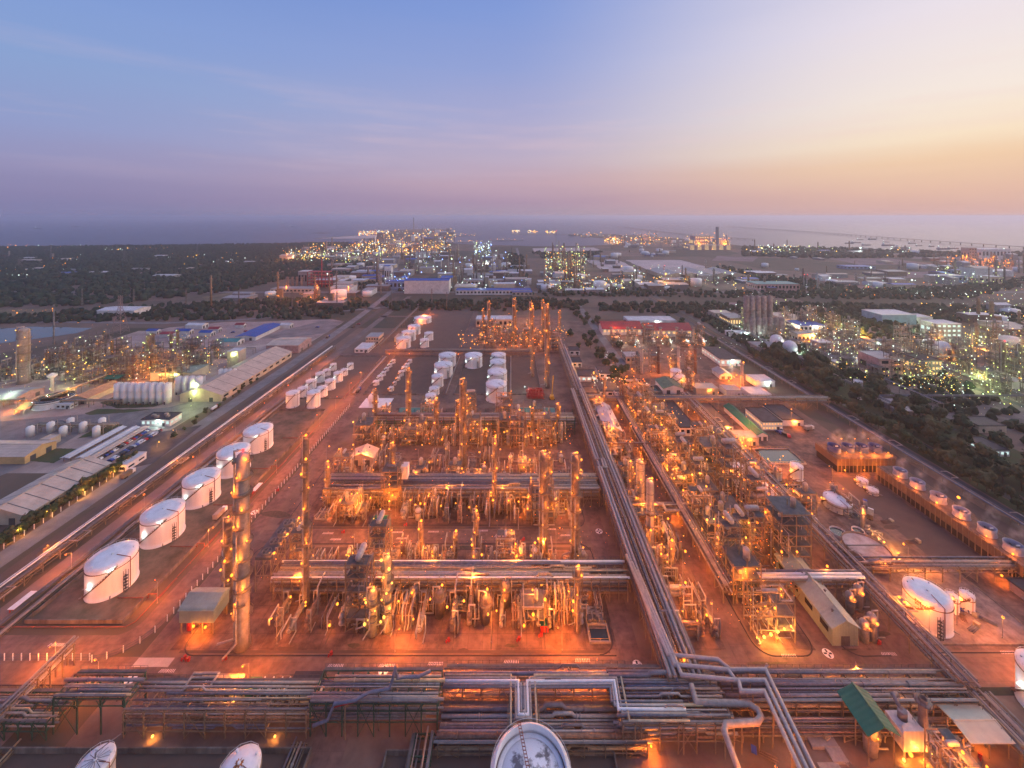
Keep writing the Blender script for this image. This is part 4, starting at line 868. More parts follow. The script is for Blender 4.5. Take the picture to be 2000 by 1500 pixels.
m = MB(); m.lathe([(2.2, h-1.88), (2.2, h-1.7), (2, h-1.7)], 20, -1, -1); obj('roof_ring', m, roof_paint, t); m = MB(); rail(m, [(-4, r+.9, h), (-2, r+2.4, h), (-1, r+.9, h)], 1.1, .06); obj('gauge_platform', m, pale, t)

# ================================================================ pipe racks
rack('green steel pipe rack crossing the lower left corner', 'x', 126.5, -172, -142, 8, [3, 5.5], mat=steel_green, seed=1, step=4.5)
rack('tall green pipe bridge with bluish pipes over the brown road', 'x', 127.5, -141.5, -119.5, 7, [9, 11.2], mat=steel_green, seed=2, step=7, base=0, name='pipe_bridge', cat='pipe bridge')
rack('grey pipe rack with three decks behind the domed tank', 'x', 127, -119, -63, 8, [2.4, 5.4, 8.3], seed=3, lamps=3, lk='y', lp=160, big=[(3.2, .4, .5, [-10], 2.6, pale), (2, .3, .5, [-10], 2.6, pale)])
rack('green framed pipe rack between the black shed and the purple flare line', 'x', 128, -62, -23, 9, [4.6, 8, 10.2], mat=steel_green, seed=4, step=5)
rack('high white pipe run along the near edge of the big road', 'x', 132.6, -22, 38, 5.4, [4.4, 8.2], seed=5, lamps=2, lk='o', lp=250)
rack('wide low pipe track on sleepers before the floating roof tank', 'x', 123.6, -22, 40, 10, [1.6, 3.6], seed=6, step=6, pr=(.18, .42), fill=.9)
rack('broad pipe deck with nested loops where the two main racks meet', 'x', 127, 33, 66, 15, [4, 6.8, 8.8], seed=7, step=6, pr=(.2, .4), fill=.85, lamps=2)
rack('long low pipe rack along the trench right of the crossing', 'x', 131, 68, 147, 9, [2.4, 4.6, 6.6], seed=8, step=7, lamps=0, fill=.85, pr=(.16,.36))
rack('lower pipe track running beside the green roofed shelter', 'x', 124.4, 64, 138, 4.5, [2.2], seed=9, step=6)
BL = [(-70, 3), (-28, 2), (6, 3), (44, 2)]
rack('main central pipe rack running from the near crossing up to the middle of the plant', 'y', 56.5, 131, 346, 12, [5.2, 8, 10], seed=10, step=7, lamps=0, loops=[(-22, 2), (16, 2), (52, 2), (76, 2)], big=[(5.2, .62, .9, [4], -3.4, silver), (3.6, .62, .9, [4], -3.4, silver), (-4.6, .6, .9, [], 0, pale), (-2.8, .5, .9, [], 0, silver)], pr=(.18, .4), fill=.85)
rack('farther stretch of the central pipe rack beside the green decks', 'y', 58, 347, 520, 8, [6, 9], seed=11, step=9, pr=(.2, .4), loops=[(0, 1)])
rack('second pipe rack with flat loops left of the dense process blocks', 'y', 90, 166, 346, 5.5, [5, 8], seed=12, step=7, lamps=6, loops=[(-70+22*i, 1) for i in range(7)], big=[(1.8, .55, .7, [], 0, pale)])
rack('third pipe rack sloping away beside the white tanks', 'y', 148.5, 131, 346, 6.5, [5.4, 8.2], seed=13, step=8, lamps=4, loops=[(-82, 1), (-60, 1), (-20, 1), (60, 1)], pr=(.2, .4), fill=.9)
rack('thin boundary pipe rack with square loops beside the canal road', 'y', 260, 120, 560, 4, [3.6], seed=14, step=11, loops=[(-200+34*i, 1) for i in range(12)])
rack('high cross pipe rack in front of the dark roofed offices', 'x', 336, 52, 262, 7, [5.6, 8.6], seed=15, step=9, pr=(.2, .42), fill=.9, lamps=6)
rack('long pipe rack topped with two white lines across the near process block', 'x', 171, -99, 48, 9, [4, 6.8, 9.2], seed=16, step=3.8, lamps=8, big=[(4, .42, .4, [], 0, white_p), (-4, .45, .4, [], 0, white_p)], pr=(.2, .42), fill=.85, lp=900)
rack('wide pipe rack with bluish decks across the middle process block', 'x', 228, -104, 48, 14, [4.6, 7.4, 9.3], seed=17, step=4.4, lamps=10, pr=(.22, .5), fill=.85, lp=900, big=[(5.8, .5, .5, [30], -2, pale)])
rack('green steel pipe rack with trusses along the far edge of the process blocks', 'x', 300, -104, 46, 12, [5, 8, 10], mat=steel_green, seed=18, step=6, lamps=8, up=3, lp=900)
rack('low white pipe rack along the perimeter road beside the rail ditch', 'y', -213.5, 90, 480, 5.5, [2.2, 4.2], seed=19, step=7, loops=[(-150+30*i, 1) for i in range(10)], lamps=6, lk='o', big=[(2, .4, .3, [], 0, white_p), (1, .35, .3, [], 0, white_p)])
rack('cross pipe rack at the far end of the small tank yards', 'x', 463, -145, 20, 6, [4, 6], seed=20, step=10, lamps=3)
rack('pipe rack running beside the far stretch of the ring road', 'y', -160, 470, 690, 4, [5], seed=21, step=12)
rack('thin lattice pipe bridge climbing over the fence at the lower left', 'y', -157, 121, 143, 2.4, [5.6, 8], seed=22, step=3.6, name='pipe_bridge', cat='pipe bridge')
rack('short pipe bridge with two fat white pipes between second and third rack', 'x', 168.5, 99, 146, 4.5, [6.2, 8.8], seed=23, big=[(-.8, .55, .4, [], 0, white_p), (.8, .55, .4, [], 0, white_p)], name='pipe_bridge', cat='pipe bridge', lamps=2)
rack('cross pipe rack behind the big lettered tank', 'x', 178, 150, 226, 5, [4.5, 6.5], seed=24, step=8, lamps=3)
rack('truss pipe bridge beside the long ochre shed', 'x', 268, 62, 92, 3, [5, 8.4], seed=25, step=4, name='pipe_bridge', cat='pipe bridge', lamps=2)
rack('pipe rack below the grey loop between two tall silver vessels', 'x', 212, 63, 92, 5, [5, 7.5], seed=26, step=5, big=[(0, .6, .5, [6], -4.5, pale)])
rack('green pipe sleepers running down to the lower edge', 'y', -26.5, 60, 122, 5.5, [1.6, 3], mat=steel_green, seed=27, step=5)
rack('grey pipe bundle running down between the two lower tank yards', 'y', -64, 60, 121, 4, [1.2], seed=28, step=6); rack('pipe bundle on low sleepers at the lower left corner', 'y', -150, 60, 120, 3.4, [1.2], seed=29, step=6)
rack('sloping pipe track leading to the right edge below the big road', 'y', 151, 70, 130, 7, [3.6, 5.6], seed=30, step=7)
for x in (-200, -195): rack('line of bluish pipes beside the five white tanks, %s one' % ('outer' if x < -196 else 'inner'), 'y', x, 130, 350, 2.4, [.7], seed=int(-x), step=12)
for i, (x, y0, y1) in enumerate(((-60, 360, 455), (-142, 360, 455), (-2, 355, 455))): rack('low pipe track %s' % ('between the tiny tanks and the black yard', 'along the ring road by the ten small tanks', 'through the middle of the black tank yard')[i], 'y', x, y0, y1, 3, [1.0], seed=40+i, step=12, pr=(.2, .4))
lt = thing('loop_pipes', 'nested pale and sand pipes with a square hairpin loop along the near rack front', 'pipe', (0, 128, 0))
for i in range(5):
    e = .85*i; yb = 3.8-e; m = MB(); m.tube([(-22, yb, 9.5), (.3+e, yb, 9.5), (.3+e, -8.4+e, 9.5), (6.6-e, -8.4+e, 9.5), (6.6-e, yb, 9.5), (34.8-e, yb, 9.5), (34.2-e, -7.4+e*1.2, 9.5), (53, -7.4+e*1.2, 9.5)] if i else [(-22, yb, 9.5), (-.4, yb, 9.5), (-.4, -9.2, 9.5), (7.4, -9.2, 9.5), (7.4, yb, 9.5), (35.6, yb, 9.5), (35, -8.2, 9.5), (53, -8.2, 9.5)], .34 if i != 2 else .42, 8); obj('pipe', m, (psand, pale, white_p, silver, pgrey)[i], lt)
for x in (-1.2, 8.2, 33, 36.6, 44, 51): m = MB(); m.cb(x, -8.6, 0, .3, .3, 9.1); m.cb(x, -4.5, 0, .3, .3, 9.1); m.box(x-.15, -9.4, 8.8, x+.15, -3.6, 9.1); obj('support', m, steel_tan, lt)
def pipe(name, label, pts, r, m, cat='pipe', group=None, sup=True):
    p0 = Vector(pts[0]); t = thing(name, label, cat, (p0.x, p0.y, 0), 0, group); q = [tuple(Vector(p)-Vector((p0.x, p0.y, 0))) for p in pts]
    b = MB(); b.tube(q, r, 12); obj('pipe_run', b, m, t)
    if sup:
        for a, c in zip(q, q[1:]):
            if abs(a[2]-c[2]) < .5 and a[2] > 1.5:
                k = max(1, int((Vector(a)-Vector(c)).length/9)); s = MB()
                for i in range(k): w = Vector(a).lerp(Vector(c), (i+.5)/k); s.cb(w.x, w.y, 0, .3, .3, w.z-r); s.cb(w.x, w.y, w.z-r-.2, 1.4, .3, .25)
                obj('support', s, steel_tan, t)
    return t
for i in range(3):
    o_ = i*1.9; pipe('large_pipe', 'fat silver pipe bending right over the crossing then down, %s of three' % ('outermost', 'middle', 'innermost')[i], [(50+o_*.7, 176-o_*2, 11.6), (52.6+o_*.6, 134-o_*1.6+2, 11.6), (69+o_*.9, 134-o_*1.6+2-1.5, 11.6), (71.5, 131.5-o_*1.6, 11.6), (83+i*-2.1, 131.5-o_*1.6, 11.6), (77-i*2, 60, 11.6)], .62, silver, group='three fat silver pipes at the crossing')
pipe('large_pipe', 'thick pale hairpin pipe dropping to the horizontal drum at the lower edge', [(57, 128, 11), (57, 124.5, 9.4), (73, 124.2, 9.4), (75, 122.6, 9.4), (75, 121, 9.4), (73, 119.6, 9.4), (63.5, 119.2, 9.4), (62, 117.5, 9.4), (62.5, 108, 7), (62.8, 106, 4.5)], .85, pale)
pipe('flare_line', 'twisting purple grey flare line with a red stripe over the green rack', [(-60, 121, 6.5), (-56, 122, 7), (-54, 122.5, 11.4), (-48, 123, 11.8), (-44.5, 124.5, 12.4), (-38.4, 125.5, 12.5), (-37.6, 126.5, 14), (-37, 127, 17), (-36.4, 127.6, 13.4), (-34, 128.6, 12.6), (-30, 129, 12.2), (-26.4, 130.2, 12.8)], .45, pblue)
t = on('twisting purple grey flare line with a red stripe over the green rack'); m = MB(); m.tube([(6, 1, 10.9), (12, 2, 11.3), (15.5, 3.5, 11.9), (21.4, 4.5, 12)], .16, 6); obj('red_stripe', m, red_p, t)
pipe('large_pipe', 'bluish pipe kinking along the road edge right of the crossing', [(34, 138.5, 5.4), (38, 136.6, 5.4), (50, 136.6, 5.4), (68, 138, 5.4), (70, 136.6, 5.4), (86, 136.6, 5.4), (88, 138.6, 5.4)], .45, pblue)
t = thing('horizontal_drum', 'long rusty ended horizontal drum under the hairpin pipe', 'drum', (66, 104.5, .1)); m = MB(); m.lathe([(.1, -8.4), (1.4, -7.9), (1.9, -7), (1.9, 7), (1.4, 7.9), (.1, 8.4)], 20, 0, 0, 3.6, 'x'); obj('shell', m, tank_old, t)
for x in (-5, 5): m = MB(); m.cb(x, 0, 0, 1, 3, 2); obj('saddle', m, conc, t)
m = MB(); m.tube([(-7, -.6, 5.4), (-6, -.6, 6.2), (7, -.6, 6.2), (7.6, -.6, 5)], .55, 8); obj('top_pipe', m, pale, t)
for x in (-7.2, 7.2): m = MB(); m.lathe([(.75, -.9), (.75, .9)], 10, x, -.6, 5.8, 'y'); obj('end_box', m, prust, t)
m = MB(); m.tube([(1, -.6, 6.2), (2.5, -4, 4), (2.5, -9, 4)], .5, 8); obj('outlet_pipe', m, pale, t); lamp(t, 5, -2.5, 3.6, 'o', 900)

# ================================================================ tall columns, the things that stand out
def col_px(label, x, yb, yt, w, **k):
    X, Y = G(x, yb); return column(label, X, Y, hh(yb, yt), w/2*Y/F, **k)
g1 = 'tall columns of the main process blocks'
col_px('very tall thick column ringed with platforms under a red lamp, left end of near block', 474, 1262, 884, 23, plats=[12,17,22,27,33,39,45,51,57,63,69], top='r', group=g1, k='o', p=1500, mat=M('column_grey', (.36,.31,.28), .6, .1, .2, .5))
col_px('lower lamp ringed column just left of the very tall thick column', 446, 1190, 1014, 13, group=g1, lamps=[4,8,12,16,20,24,28])
col_px('slim tall lamp lined column behind the air cooler', 597, 1186, 856, 9, group=g1, plats=[10,18,26,34,40,48,54,60])
col_px('bright gold lit packed column in the middle of the near row', 757, 1232, 1086, 13, group=g1, k='y', lamps=[3,6,9,12,15,18,21,24,27], p=500, plats=[4,8,12,16,20,24], mat=psand)
col_px('shorter gold lit packed column left of its taller twin', 728, 1236, 1150, 17, group=g1, k='y', lamps=[3,6,9,12], p=500, plats=[4,8,12], mat=psand)
for lab, x, yb, yt, w in (('column with a platform crown left of the white unit box', 767, 985, 868, 8), ('tall dark twin piped column behind the middle rack', 905, 914, 742, 11), ('lamp topped column by the green roof', 852, 866, 780, 9), ('tall grey stack like column behind the green rack', 798, 838, 722, 8), ('column at the left end of the far process row', 733, 838, 762, 7), ('left of two tall brown columns standing close to the central rack', 1062, 1086, 884, 15), ('right of two tall brown columns standing close to the central rack', 1124, 1090, 888, 15), ('slender brown column beside the left tall one', 1072, 1000, 888, 8), ('lamp topped column in front of the middle rack', 966, 990, 858, 7), ('short lamp crowned mast column beside the second road', 822, 1098, 1022, 6), ('double column with three crown lamps in front of the second road', 930, 1096, 1002, 7), ('slim column among the pumps near the long rack', 890, 1094, 1042, 6), ('column with a bulged head in the far process row', 894, 850, 784, 7), ('column beside the tall dark twin piped one', 914, 850, 782, 6), ('lone slim column right of the central rack near the gabled shed', 1180, 806, 737, 5), ('leaning looking lit column among the exchangers of the near block', 1128, 1232, 1110, 10), ('short fat column beside the tall left one', 640, 985, 905, 7), ('thin column in the far row right of the centre', 1040, 850, 800, 6), ('thin column at the right end of the far row', 1090, 846, 790, 6)):
    col_px(lab, x, yb, yt, w, group=g1, k='o', p=800)
g2 = 'columns right of the central rack'
col_px('fat silver vessel with a cone top right of the central rack', 1251, 985, 900, 15, group=g2, mat=silver, plats=[12, 24], lamps=[3,14]); col_px('second fat silver vessel with a cone top in front of its twin', 1270, 1066, 938, 13, group=g2, mat=silver, plats=[10, 16], lamps=[4, 8, 14]); col_px('slim column left of the fat silver vessel', 1230, 990, 905, 6, group=g2)
col_px('lit column among pipes near the second road right', 1290, 1150, 1068, 9, group=g2); col_px('pair column left of the road, nearer the rack', 1310, 1130, 1060, 9, group=g2)
g3 = 'columns of the far orange unit'
for lab, x, yb, yt, w in (('tallest column of the far orange unit, in the middle', 1005, 672, 584, 7), ('column left of the middle in the far orange unit', 955, 662, 590, 5), ('short column at the left end of the far orange unit', 944, 652, 604, 4), ('slim column right of the middle in the far orange unit', 1037, 690, 590, 5), ('column near the right end of the far orange unit', 1060, 680, 588, 5), ('very tall grey stack standing in front of the far orange unit', 1069, 757, 596, 8), ('rightmost column of the far orange unit', 1093, 650, 608, 4), ('slim stack close to the very tall grey one', 1040, 735, 600, 5)):
    col_px(lab, x, yb, yt, w, group=g3, k='o', p=1300)

# ================================================================ rows of process equipment
EX = [proto(make_exchanger(9, .8, 2, insul, 1)), proto(make_exchanger(11, .7, 1, pale, 2)), proto(make_exchanger(8, .95, 2, silver, 3)), proto(make_exchanger(10, .6, 3, prust, 4))]
DR = [proto(make_drum(1.2, 7, pale, 1)), proto(make_drum(1.6, 9, insul, 2)), proto(make_drum(.9, 11, silver, 3)), proto(make_drum(1.3, 5, tank_old, 4))]
SK = [proto(make_skid(7, 6, 3.2, 1)), proto(make_skid(6, 7, 4, 2)), proto(make_skid(8, 5, 5, 3))]
ST = [proto(make_structure(9, 8, 3, 4, 1)), proto(make_structure(7, 9, 4, 4.2, 2)), proto(make_structure(11, 8, 5, 4, 3)), proto(make_structure(8, 7, 2, 4.5, 4)), proto(make_structure(10, 10, 3, 4.4, 5)), proto(make_structure(7, 7, 5, 4.4, 6))]
PB = [proto(make_pipebank(5, 7, 6, 1)), proto(make_pipebank(7, 6, 7.5, 2)), proto(make_pipebank(4, 9, 5, 3)), proto(make_pipebank(6, 5, 9, 4, .7))]
SG = [proto(make_structure(9, 8, 3, 4, 11, lk='gywgyo')), proto(make_structure(8, 9, 4, 4.2, 12, lk='ggyw')), proto(make_structure(11, 8, 5, 4, 13, lk='wwgy')), proto(make_structure(8, 7, 2, 4.5, 14, lk='yyg'))]
AC = [proto(make_aircooler(6, 18, 9, 1)), proto(make_aircooler(5, 13, 6, 2))]
KIND = {'e': (EX, 'heat exchanger', ('tan stacked', 'long pale single', 'silver stacked', 'rusty triple stacked')), 'd': (DR, 'process drum', ('pale upright', 'fat tan upright', 'tall silver upright', 'stubby cream upright')), 's': (SK, 'pump skid', ('flat', 'deep', 'high piped')), 'S': (ST, 'process structure', ('three storey', 'four storey', 'five storey wide', 'two storey', 'square three storey', 'slim five storey')), 'a': (AC, 'air cooler', ('long', 'short')), 'p': (PB, 'pipe bank', ('five hoop', 'seven hoop', 'long four hoop', 'high six hoop')), 'G': (SG, 'process structure', ('three storey', 'four storey', 'five storey', 'two storey'))}
EXCL = ((-109,-84,253,272), (27,39,147,159), (118,133,146,186), (119,137,288,338), (91,107,148,163), (-72,-61,214,228), (-76,-62,203,213))
def row(where, x0, x1, y, pat, group, dy=1.5, rot=None, sc_=1.0, axis='x', seed=0, cool=False):
    rg = random.Random(len(where)*7+seed); n = len(pat)
    for i, c in enumerate(pat):
        if c == '.': continue
        P_, noun, adj = KIND['G' if cool and c == 'S' else c]; k = rg.randrange(len(P_)); u = x0+(x1-x0)*(i+.5)/n; v = y+rg.uniform(-dy, dy); rz = rot if rot is not None else rg.choice([0, math.pi])
        if c in 'sS' and rot is None: rz = rg.choice([0, math.pi/2, math.pi, -math.pi/2])
        x_, y_ = (u, v) if axis == 'x' else (v, u)
        if any(a < x_ < b and c0 < y_ < d0 for a, b, c0, d0 in EXCL): continue
        put(P_[k], (x_, y_, .1), rz, f"{adj[k]} {noun}, {nth(i)} from {'left' if axis == 'x' else 'front'}, row {where}", group, sc_*rg.uniform(.88, 1.12)).name = noun.replace(' ', '_')
ga = 'equipment of the main process blocks'
row('before the two line rack', -94, 36, 159.5, 'eeepeSeepedeedepSepes', ga, 1.5, sc_=1.1)
row('under the two line rack', -62, 38, 165.5, 'pspdppsppdspppsp', ga, .6)
row('behind the two line rack', -98, 36, 181.5, 'SppdpSsppesdpSdpesd', ga, 2)
row('before the second road', -60, 34, 188, 'sp.ds.ps.pds.p', ga, 1)
row('beyond the second road', -104, 34, 213.5, 'seSepSedpeeeepedSde', ga, 2, sc_=1.1)
row('under the front of the middle rack', -100, 36, 219.5, 'ppdpSpppdpspppdpppsp', ga, 1)
row('behind the middle rack', -104, 36, 239, 'SdpsdpSppSedpedppse', ga, 2)
row('far behind the middle rack', -104, 36, 250, 'sdps..dpesdpeSpds', ga, 2)
row('before the third road', -104, 36, 261, '.dps..pdesp.des.d', ga, 1)
row('beyond the third road', -106, 38, 282, 'SpdepSdppedpSdppeSdpSpd', ga, 2, sc_=1.15)
row('before the green steel rack', -96, 38, 290, 'ppdpSppdpeSppdSppedpp', ga, 1.5, sc_=1.1)
row('behind the green steel rack', -104, 40, 313, 'SspdSppdSspSpdSps', ga, 2)
row('in the far orange unit, near side', -38, 55, 478, 'dSsSdeSsedS', 'equipment of the far orange unit', 3, sc_=1.05); row('in the far orange unit, middle', -44, 55, 510, 'SdSsSdSSsS', 'equipment of the far orange unit', 4, sc_=1.05); row('in the far orange unit, far side', -44, 50, 545, 'SSdSsSdS', 'equipment of the far orange unit', 5, sc_=1.05)
gc = 'equipment right of the central rack'
row('just right of the central rack', 148, 330, 68.5, 'epepespaedsSpepsSdpsesS', gc, 1.5, axis='y', rot=math.pi/2); row('left of the second rack road', 150, 330, 76, 'ep.pesd.psepdspe', gc, 1, axis='y')
gd = 'equipment of the dense right block'
row('right of the second rack', 150, 340, 97, 'sSSSdSSSdSSSeSSSdSSaSS', gd, 1.5, axis='y', sc_=1.05); row('inside the dense right block', 158, 340, 105, 'SdSSeSdSSsSSdSSSeSSdSS', gd, 1.2, axis='y', seed=1); row('along the dense right block edge', 162, 340, 111.5, 'dsSdSsdSeSdsSdSsdS', gd, 1, axis='y', seed=2)
row('left of the third rack', 190, 284, 127, 'SSSdpSdsSeSd', gd, 2, axis='y', sc_=1.15, seed=3); row('close to the third rack', 190, 340, 137.5, 'SdpSspeSsdSps', gd, 1.5, axis='y', seed=4)
ge = 'equipment among the right tanks'
row('right of the third rack', 190, 300, 157, 'sdSsdesSds', ge, 1.5, axis='y'); row('beside the big round clarifier', 196, 232, 181, 'sdsed', ge, 1.5, axis='y')
t = make_aircooler(6.5, 22, 13.5, 9); t.location = (-106, 182, .1); t['label'] = 'long high air cooler on a lit steel frame beside the slim tall column'; t['group'] = ga
t = make_structure(13, 12, 6, 4.6, 31, lamps=9); t.location = (126, 184, .1); t['label'] = 'biggest open steel structure with lit decks beside the third rack'
t = make_structure(14, 9, 3, 5, 32, lamps=8, roof=False); t.location = (99, 155, .1); t['label'] = 'glaring yellow lit structure at the road corner right of the second rack'
for i in range(5): lamp(t, -5+i*2.5, -5.2, 3+(i*37 % 9), 'y', 700, .45)
t = make_structure(9, 9, 5, 4.4, 33, lamps=7); t.location = (-66, 221, .1); t['label'] = 'tall lit structure holding a white box left of the middle of the wide rack'
m = MB(); m.cb(5.5, 4, 14, 5, 4.5, 7); obj('white_box', m, w_white, t)
# lamps on posts spread over the yards
k = 0
for (x0, y0, x1, y1, n, w) in ((-120,150,36,160,7,'before the near process block'), (-110,184,36,192,8,'before the second road'), (-112,209,36,218,8,'beyond the second road'), (-120,250,36,264,8,'before the third road'), (-110,279,36,295,9,'in front of the green steel rack'), (154,195,226,330,10,'among the right tanks'), (62,150,80,330,9,'right of the central rack'), (92,160,112,330,9,'in the dense right block'), (60,352,226,430,12,'around the dark roofed offices'), (122,440,230,540,12,'around the power house'), (-12,465,60,630,12,'around the far orange unit'), (152,150,222,186,5,'beside the big lettered tank'), (50,60,140,118,7,'in the lower right yard')):
    for i, (lx, ly) in enumerate(sorted([(rnd.uniform(x0, x1), rnd.uniform(y0, y1)) for _ in range(n)], key=lambda q: q[1])): light_pole(lx, ly, rnd.choice([9, 11, 12]), 'o' if y1 < 345 else rnd.choice('ooyw'), 1350 if y1 < 345 else 1700, f'yard lamp on a thin post, {nth(i)} nearest {w}', f'yard lamps {w}')
for i in range(9): light_pole(-146.5, 166+i*28, 9, 'd', 4200, f'road lamp beside the ring road along the tank dyke, {nth(i)} from the near corner', 'road lamps along the ring road')
for i in range(8): light_pole(-136, 440+i*30, 9, 'd', 4500, f'road lamp on the far stretch of the ring road, {nth(i)} from the near end', 'road lamps along the ring road')
for i, x in enumerate((-163, -226)): light_pole(x, 143.5, 8, 'o', 4200, ('glaring road lamp at the fence corner', 'road lamp beyond the lower left pipe bridge')[i], 'road lamps along the ring road')
for i, (x, y) in enumerate(((-43, 147.5), (-20, 136), (18.4, 148), (30, 137), (118, 138), (178, 138), (-90, 137.5), (-142, 138))): light_pole(x, y, 7, 'o', 2600, f'lamp on a short post beside the near cross road, {nth(i)} listed along it', 'lamps along the near cross road')
for i in range(10): light_pole(-199.5, 110+i*36, 8, 'd', 3000, f'red orange lamp beside the perimeter road, {nth(i)} from the near end', 'lamps along the perimeter road')
# ================================================================ buildings in the plant
gb = 'sheds and offices of the plant'
gable('process_shed', 'beige gabled shed before the third road left of the centre', -96.5, 262.5, 15, 10, 5, 3, w_cream, rf_beige, vents=2, group=gb)
gable('process_shed', 'long pale gabled shed close beside the central rack', 73, 306, 11, 38, 6.5, 3.2, w_cream, rf_white, vents=3, group=gb, doors=1)
gable('process_shed', 'long sage green gabled shed between the two roads beside the tall open structure', 124, 165.5, 9.6, 32, 7, 2.8, w_sage, rf_sage, vents=4, group=gb, doors=1, windows=4)
gable('shelter', 'bright green roofed open shelter over an upright vessel at lower right', 107.5, 121.5, 8, 9.5, 10, 2.2, w_sage, rf_green, open_=True, cat='shelter', eave=.8)
t = make_drum(1.8, 8.5, pale, 9); t.location = (107, 120, .1); t['label'] = 'upright vessel under the bright green roof'
gable('shelter', 'flat looking cream roofed open shelter beside the sloping pipe track at lower right', 140.7, 122.3, 12, 8.4, 5.6, .7, w_cream, M('roof_cream', (.62,.56,.40), .6, 0, .08), open_=True, cat='shelter', axis='x')
row('under the cream roofed open shelter', 135, 146, 122, 'sds', 'equipment under the cream roof', .5, sc_=.5)
t = thing('raised_shed', 'sage shed raised on posts over glowing equipment left of the tall thick column', 'shed', (-120.5, 157.6, .1))
m = MB(); m.cb(0, 0, 4.6, 13.2, 8.4, 5.2); obj('wall', m, w_sage, t)
m = MB(); m.poly([(-6.9,-4.5,9.6),(6.9,-4.5,9.6),(6.9,1,11.6),(-6.9,1,11.6)]).poly([(-6.9,1,11.6),(6.9,1,11.6),(6.9,4.5,10.2),(-6.9,4.5,10.2)]).poly([(-6.9,-4.5,9.6),(-6.9,1,11.6),(-6.9,4.5,10.2),(-6.9,4.5,9.4),(-6.9,-4.5,9.4)]).poly([(6.9,-4.5,9.4),(6.9,4.5,9.4),(6.9,4.5,10.2),(6.9,1,11.6),(6.9,-4.5,9.6)]).box(-6.9,-4.55,9.3,6.9,-4.45,9.6); obj('roof', m, rf_sage, t)
for x in (-6, -2, 2, 6):
    for y in (-3.8, 3.8): m = MB(); m.cb(x, y, 0, .35, .35, 4.6); obj('post', m, steel_tan, t)
m = MB(); m.lathe([(.1,-1.6),(1.2,-1.2),(1.2,1.2),(.1,1.6)], 12, -4, -2, 1.5); m.lathe([(.1,-1.6),(1,-1.2),(1,1.2),(.1,1.6)], 12, 0, 0, 1.4, 'x'); obj('compressor', m, red_p, t); lamp(t, 3.6, -4.4, 3.2, 'o', 700, .4); lamp(t, -1, -4.2, 3.4, 'o', 900)
flat('switch_house', 'black roofed shed with cream walls beside the walled transformer bays', -68.5, 134.2, 9.5, 5, 4.2, w_white, rf_dark, group=gb, parapet=0, overhang=.5)
flat('switch_house', 'wide cream flat roofed house glowing at one side behind the lower left rack', -98, 134.6, 14, 4.6, 3.6, w_cream, M('roof_tan', (.5,.38,.24), .8, 0, .15), group=gb, parapet=0)
flat('kiosk', 'small dark green box beside the walled transformer bays', -86.6, 134.6, 3.4, 3.6, 3.2, green_p, green_p, cat='kiosk', parapet=0)
t = thing('transformer_bay', 'white fire walls with transformers between the green box and the black roofed shed', 'transformer bay', (-79.5, 134.5, .1))
for x in (-4.4, -1.4, 1.6, 4.2): m = MB(); m.prism([(x-.15,-2.2),(x+.15,-2.2),(x+.15,2.2),(x-.15,2.2)], 0, 3.4); obj('fire_wall', m, white_p, t)
for x in (-2.9, .1, 2.9): m = MB(); m.cb(x, 0, .3, 1.6, 2, 1.8); [m.cyl(x-.5+.5*i, 0, 2.1, 2.9, .12, .08, 6) for i in range(3)]; obj('transformer', m, steel, t)
m = MB(); m.cb(0, -2.3, 0, 9, .2, 1.6); obj('front_wall', m, white_p, t)
gable('shelter', 'small green canopy over pumps near the second road', -68.5, 208.5, 6.5, 5, 3, .8, w_sage, rf_green, open_=True, cat='shelter', axis='x')
flat('kiosk', 'tiny green roofed hut beside red boxes near the exchangers', 12.5, 156, 3, 3.4, 2.6, red_p, rf_green, cat='kiosk', parapet=0)
for i, (x0, y0, x1, y1, lab) in enumerate(((29.5,150.6,36.5,156.6,'small dark square water basin at the road corner of the near block'), (165,259,189,275,'large dark water basin with concrete rim beside the cooling tower'), (157,228,170,238,'sunken dark basin under the third rack'), (30,60,44,60.5,''))):
    if not lab: continue
    t = thing('water_basin', lab, 'basin', ((x0+x1)/2, (y0+y1)/2, .1)); w, d = x1-x0, y1-y0; m = MB(); m.box(-w/2-.5,-d/2-.5,0,w/2+.5,-d/2,.9).box(-w/2-.5,d/2,0,w/2+.5,d/2+.5,.9).box(-w/2-.5,-d/2,0,-w/2,d/2,.9).box(w/2,-d/2,0,w/2+.5,d/2,.9); obj('rim', m, conc, t)
    m = MB(); m.poly([(-w/2,-d/2),(w/2,-d/2),(w/2,d/2),(-w/2,d/2)], .25); obj('water_surface', m, basin_w, t); m = MB(); rail(m, [(-w/2,-d/2-.3,.9),(w/2,-d/2-.3,.9),(w/2,d/2+.3,.9),(-w/2,d/2+.3,.9),(-w/2,-d/2-.3,.9)], 1, .05); obj('railing', m, yellow_p, t)
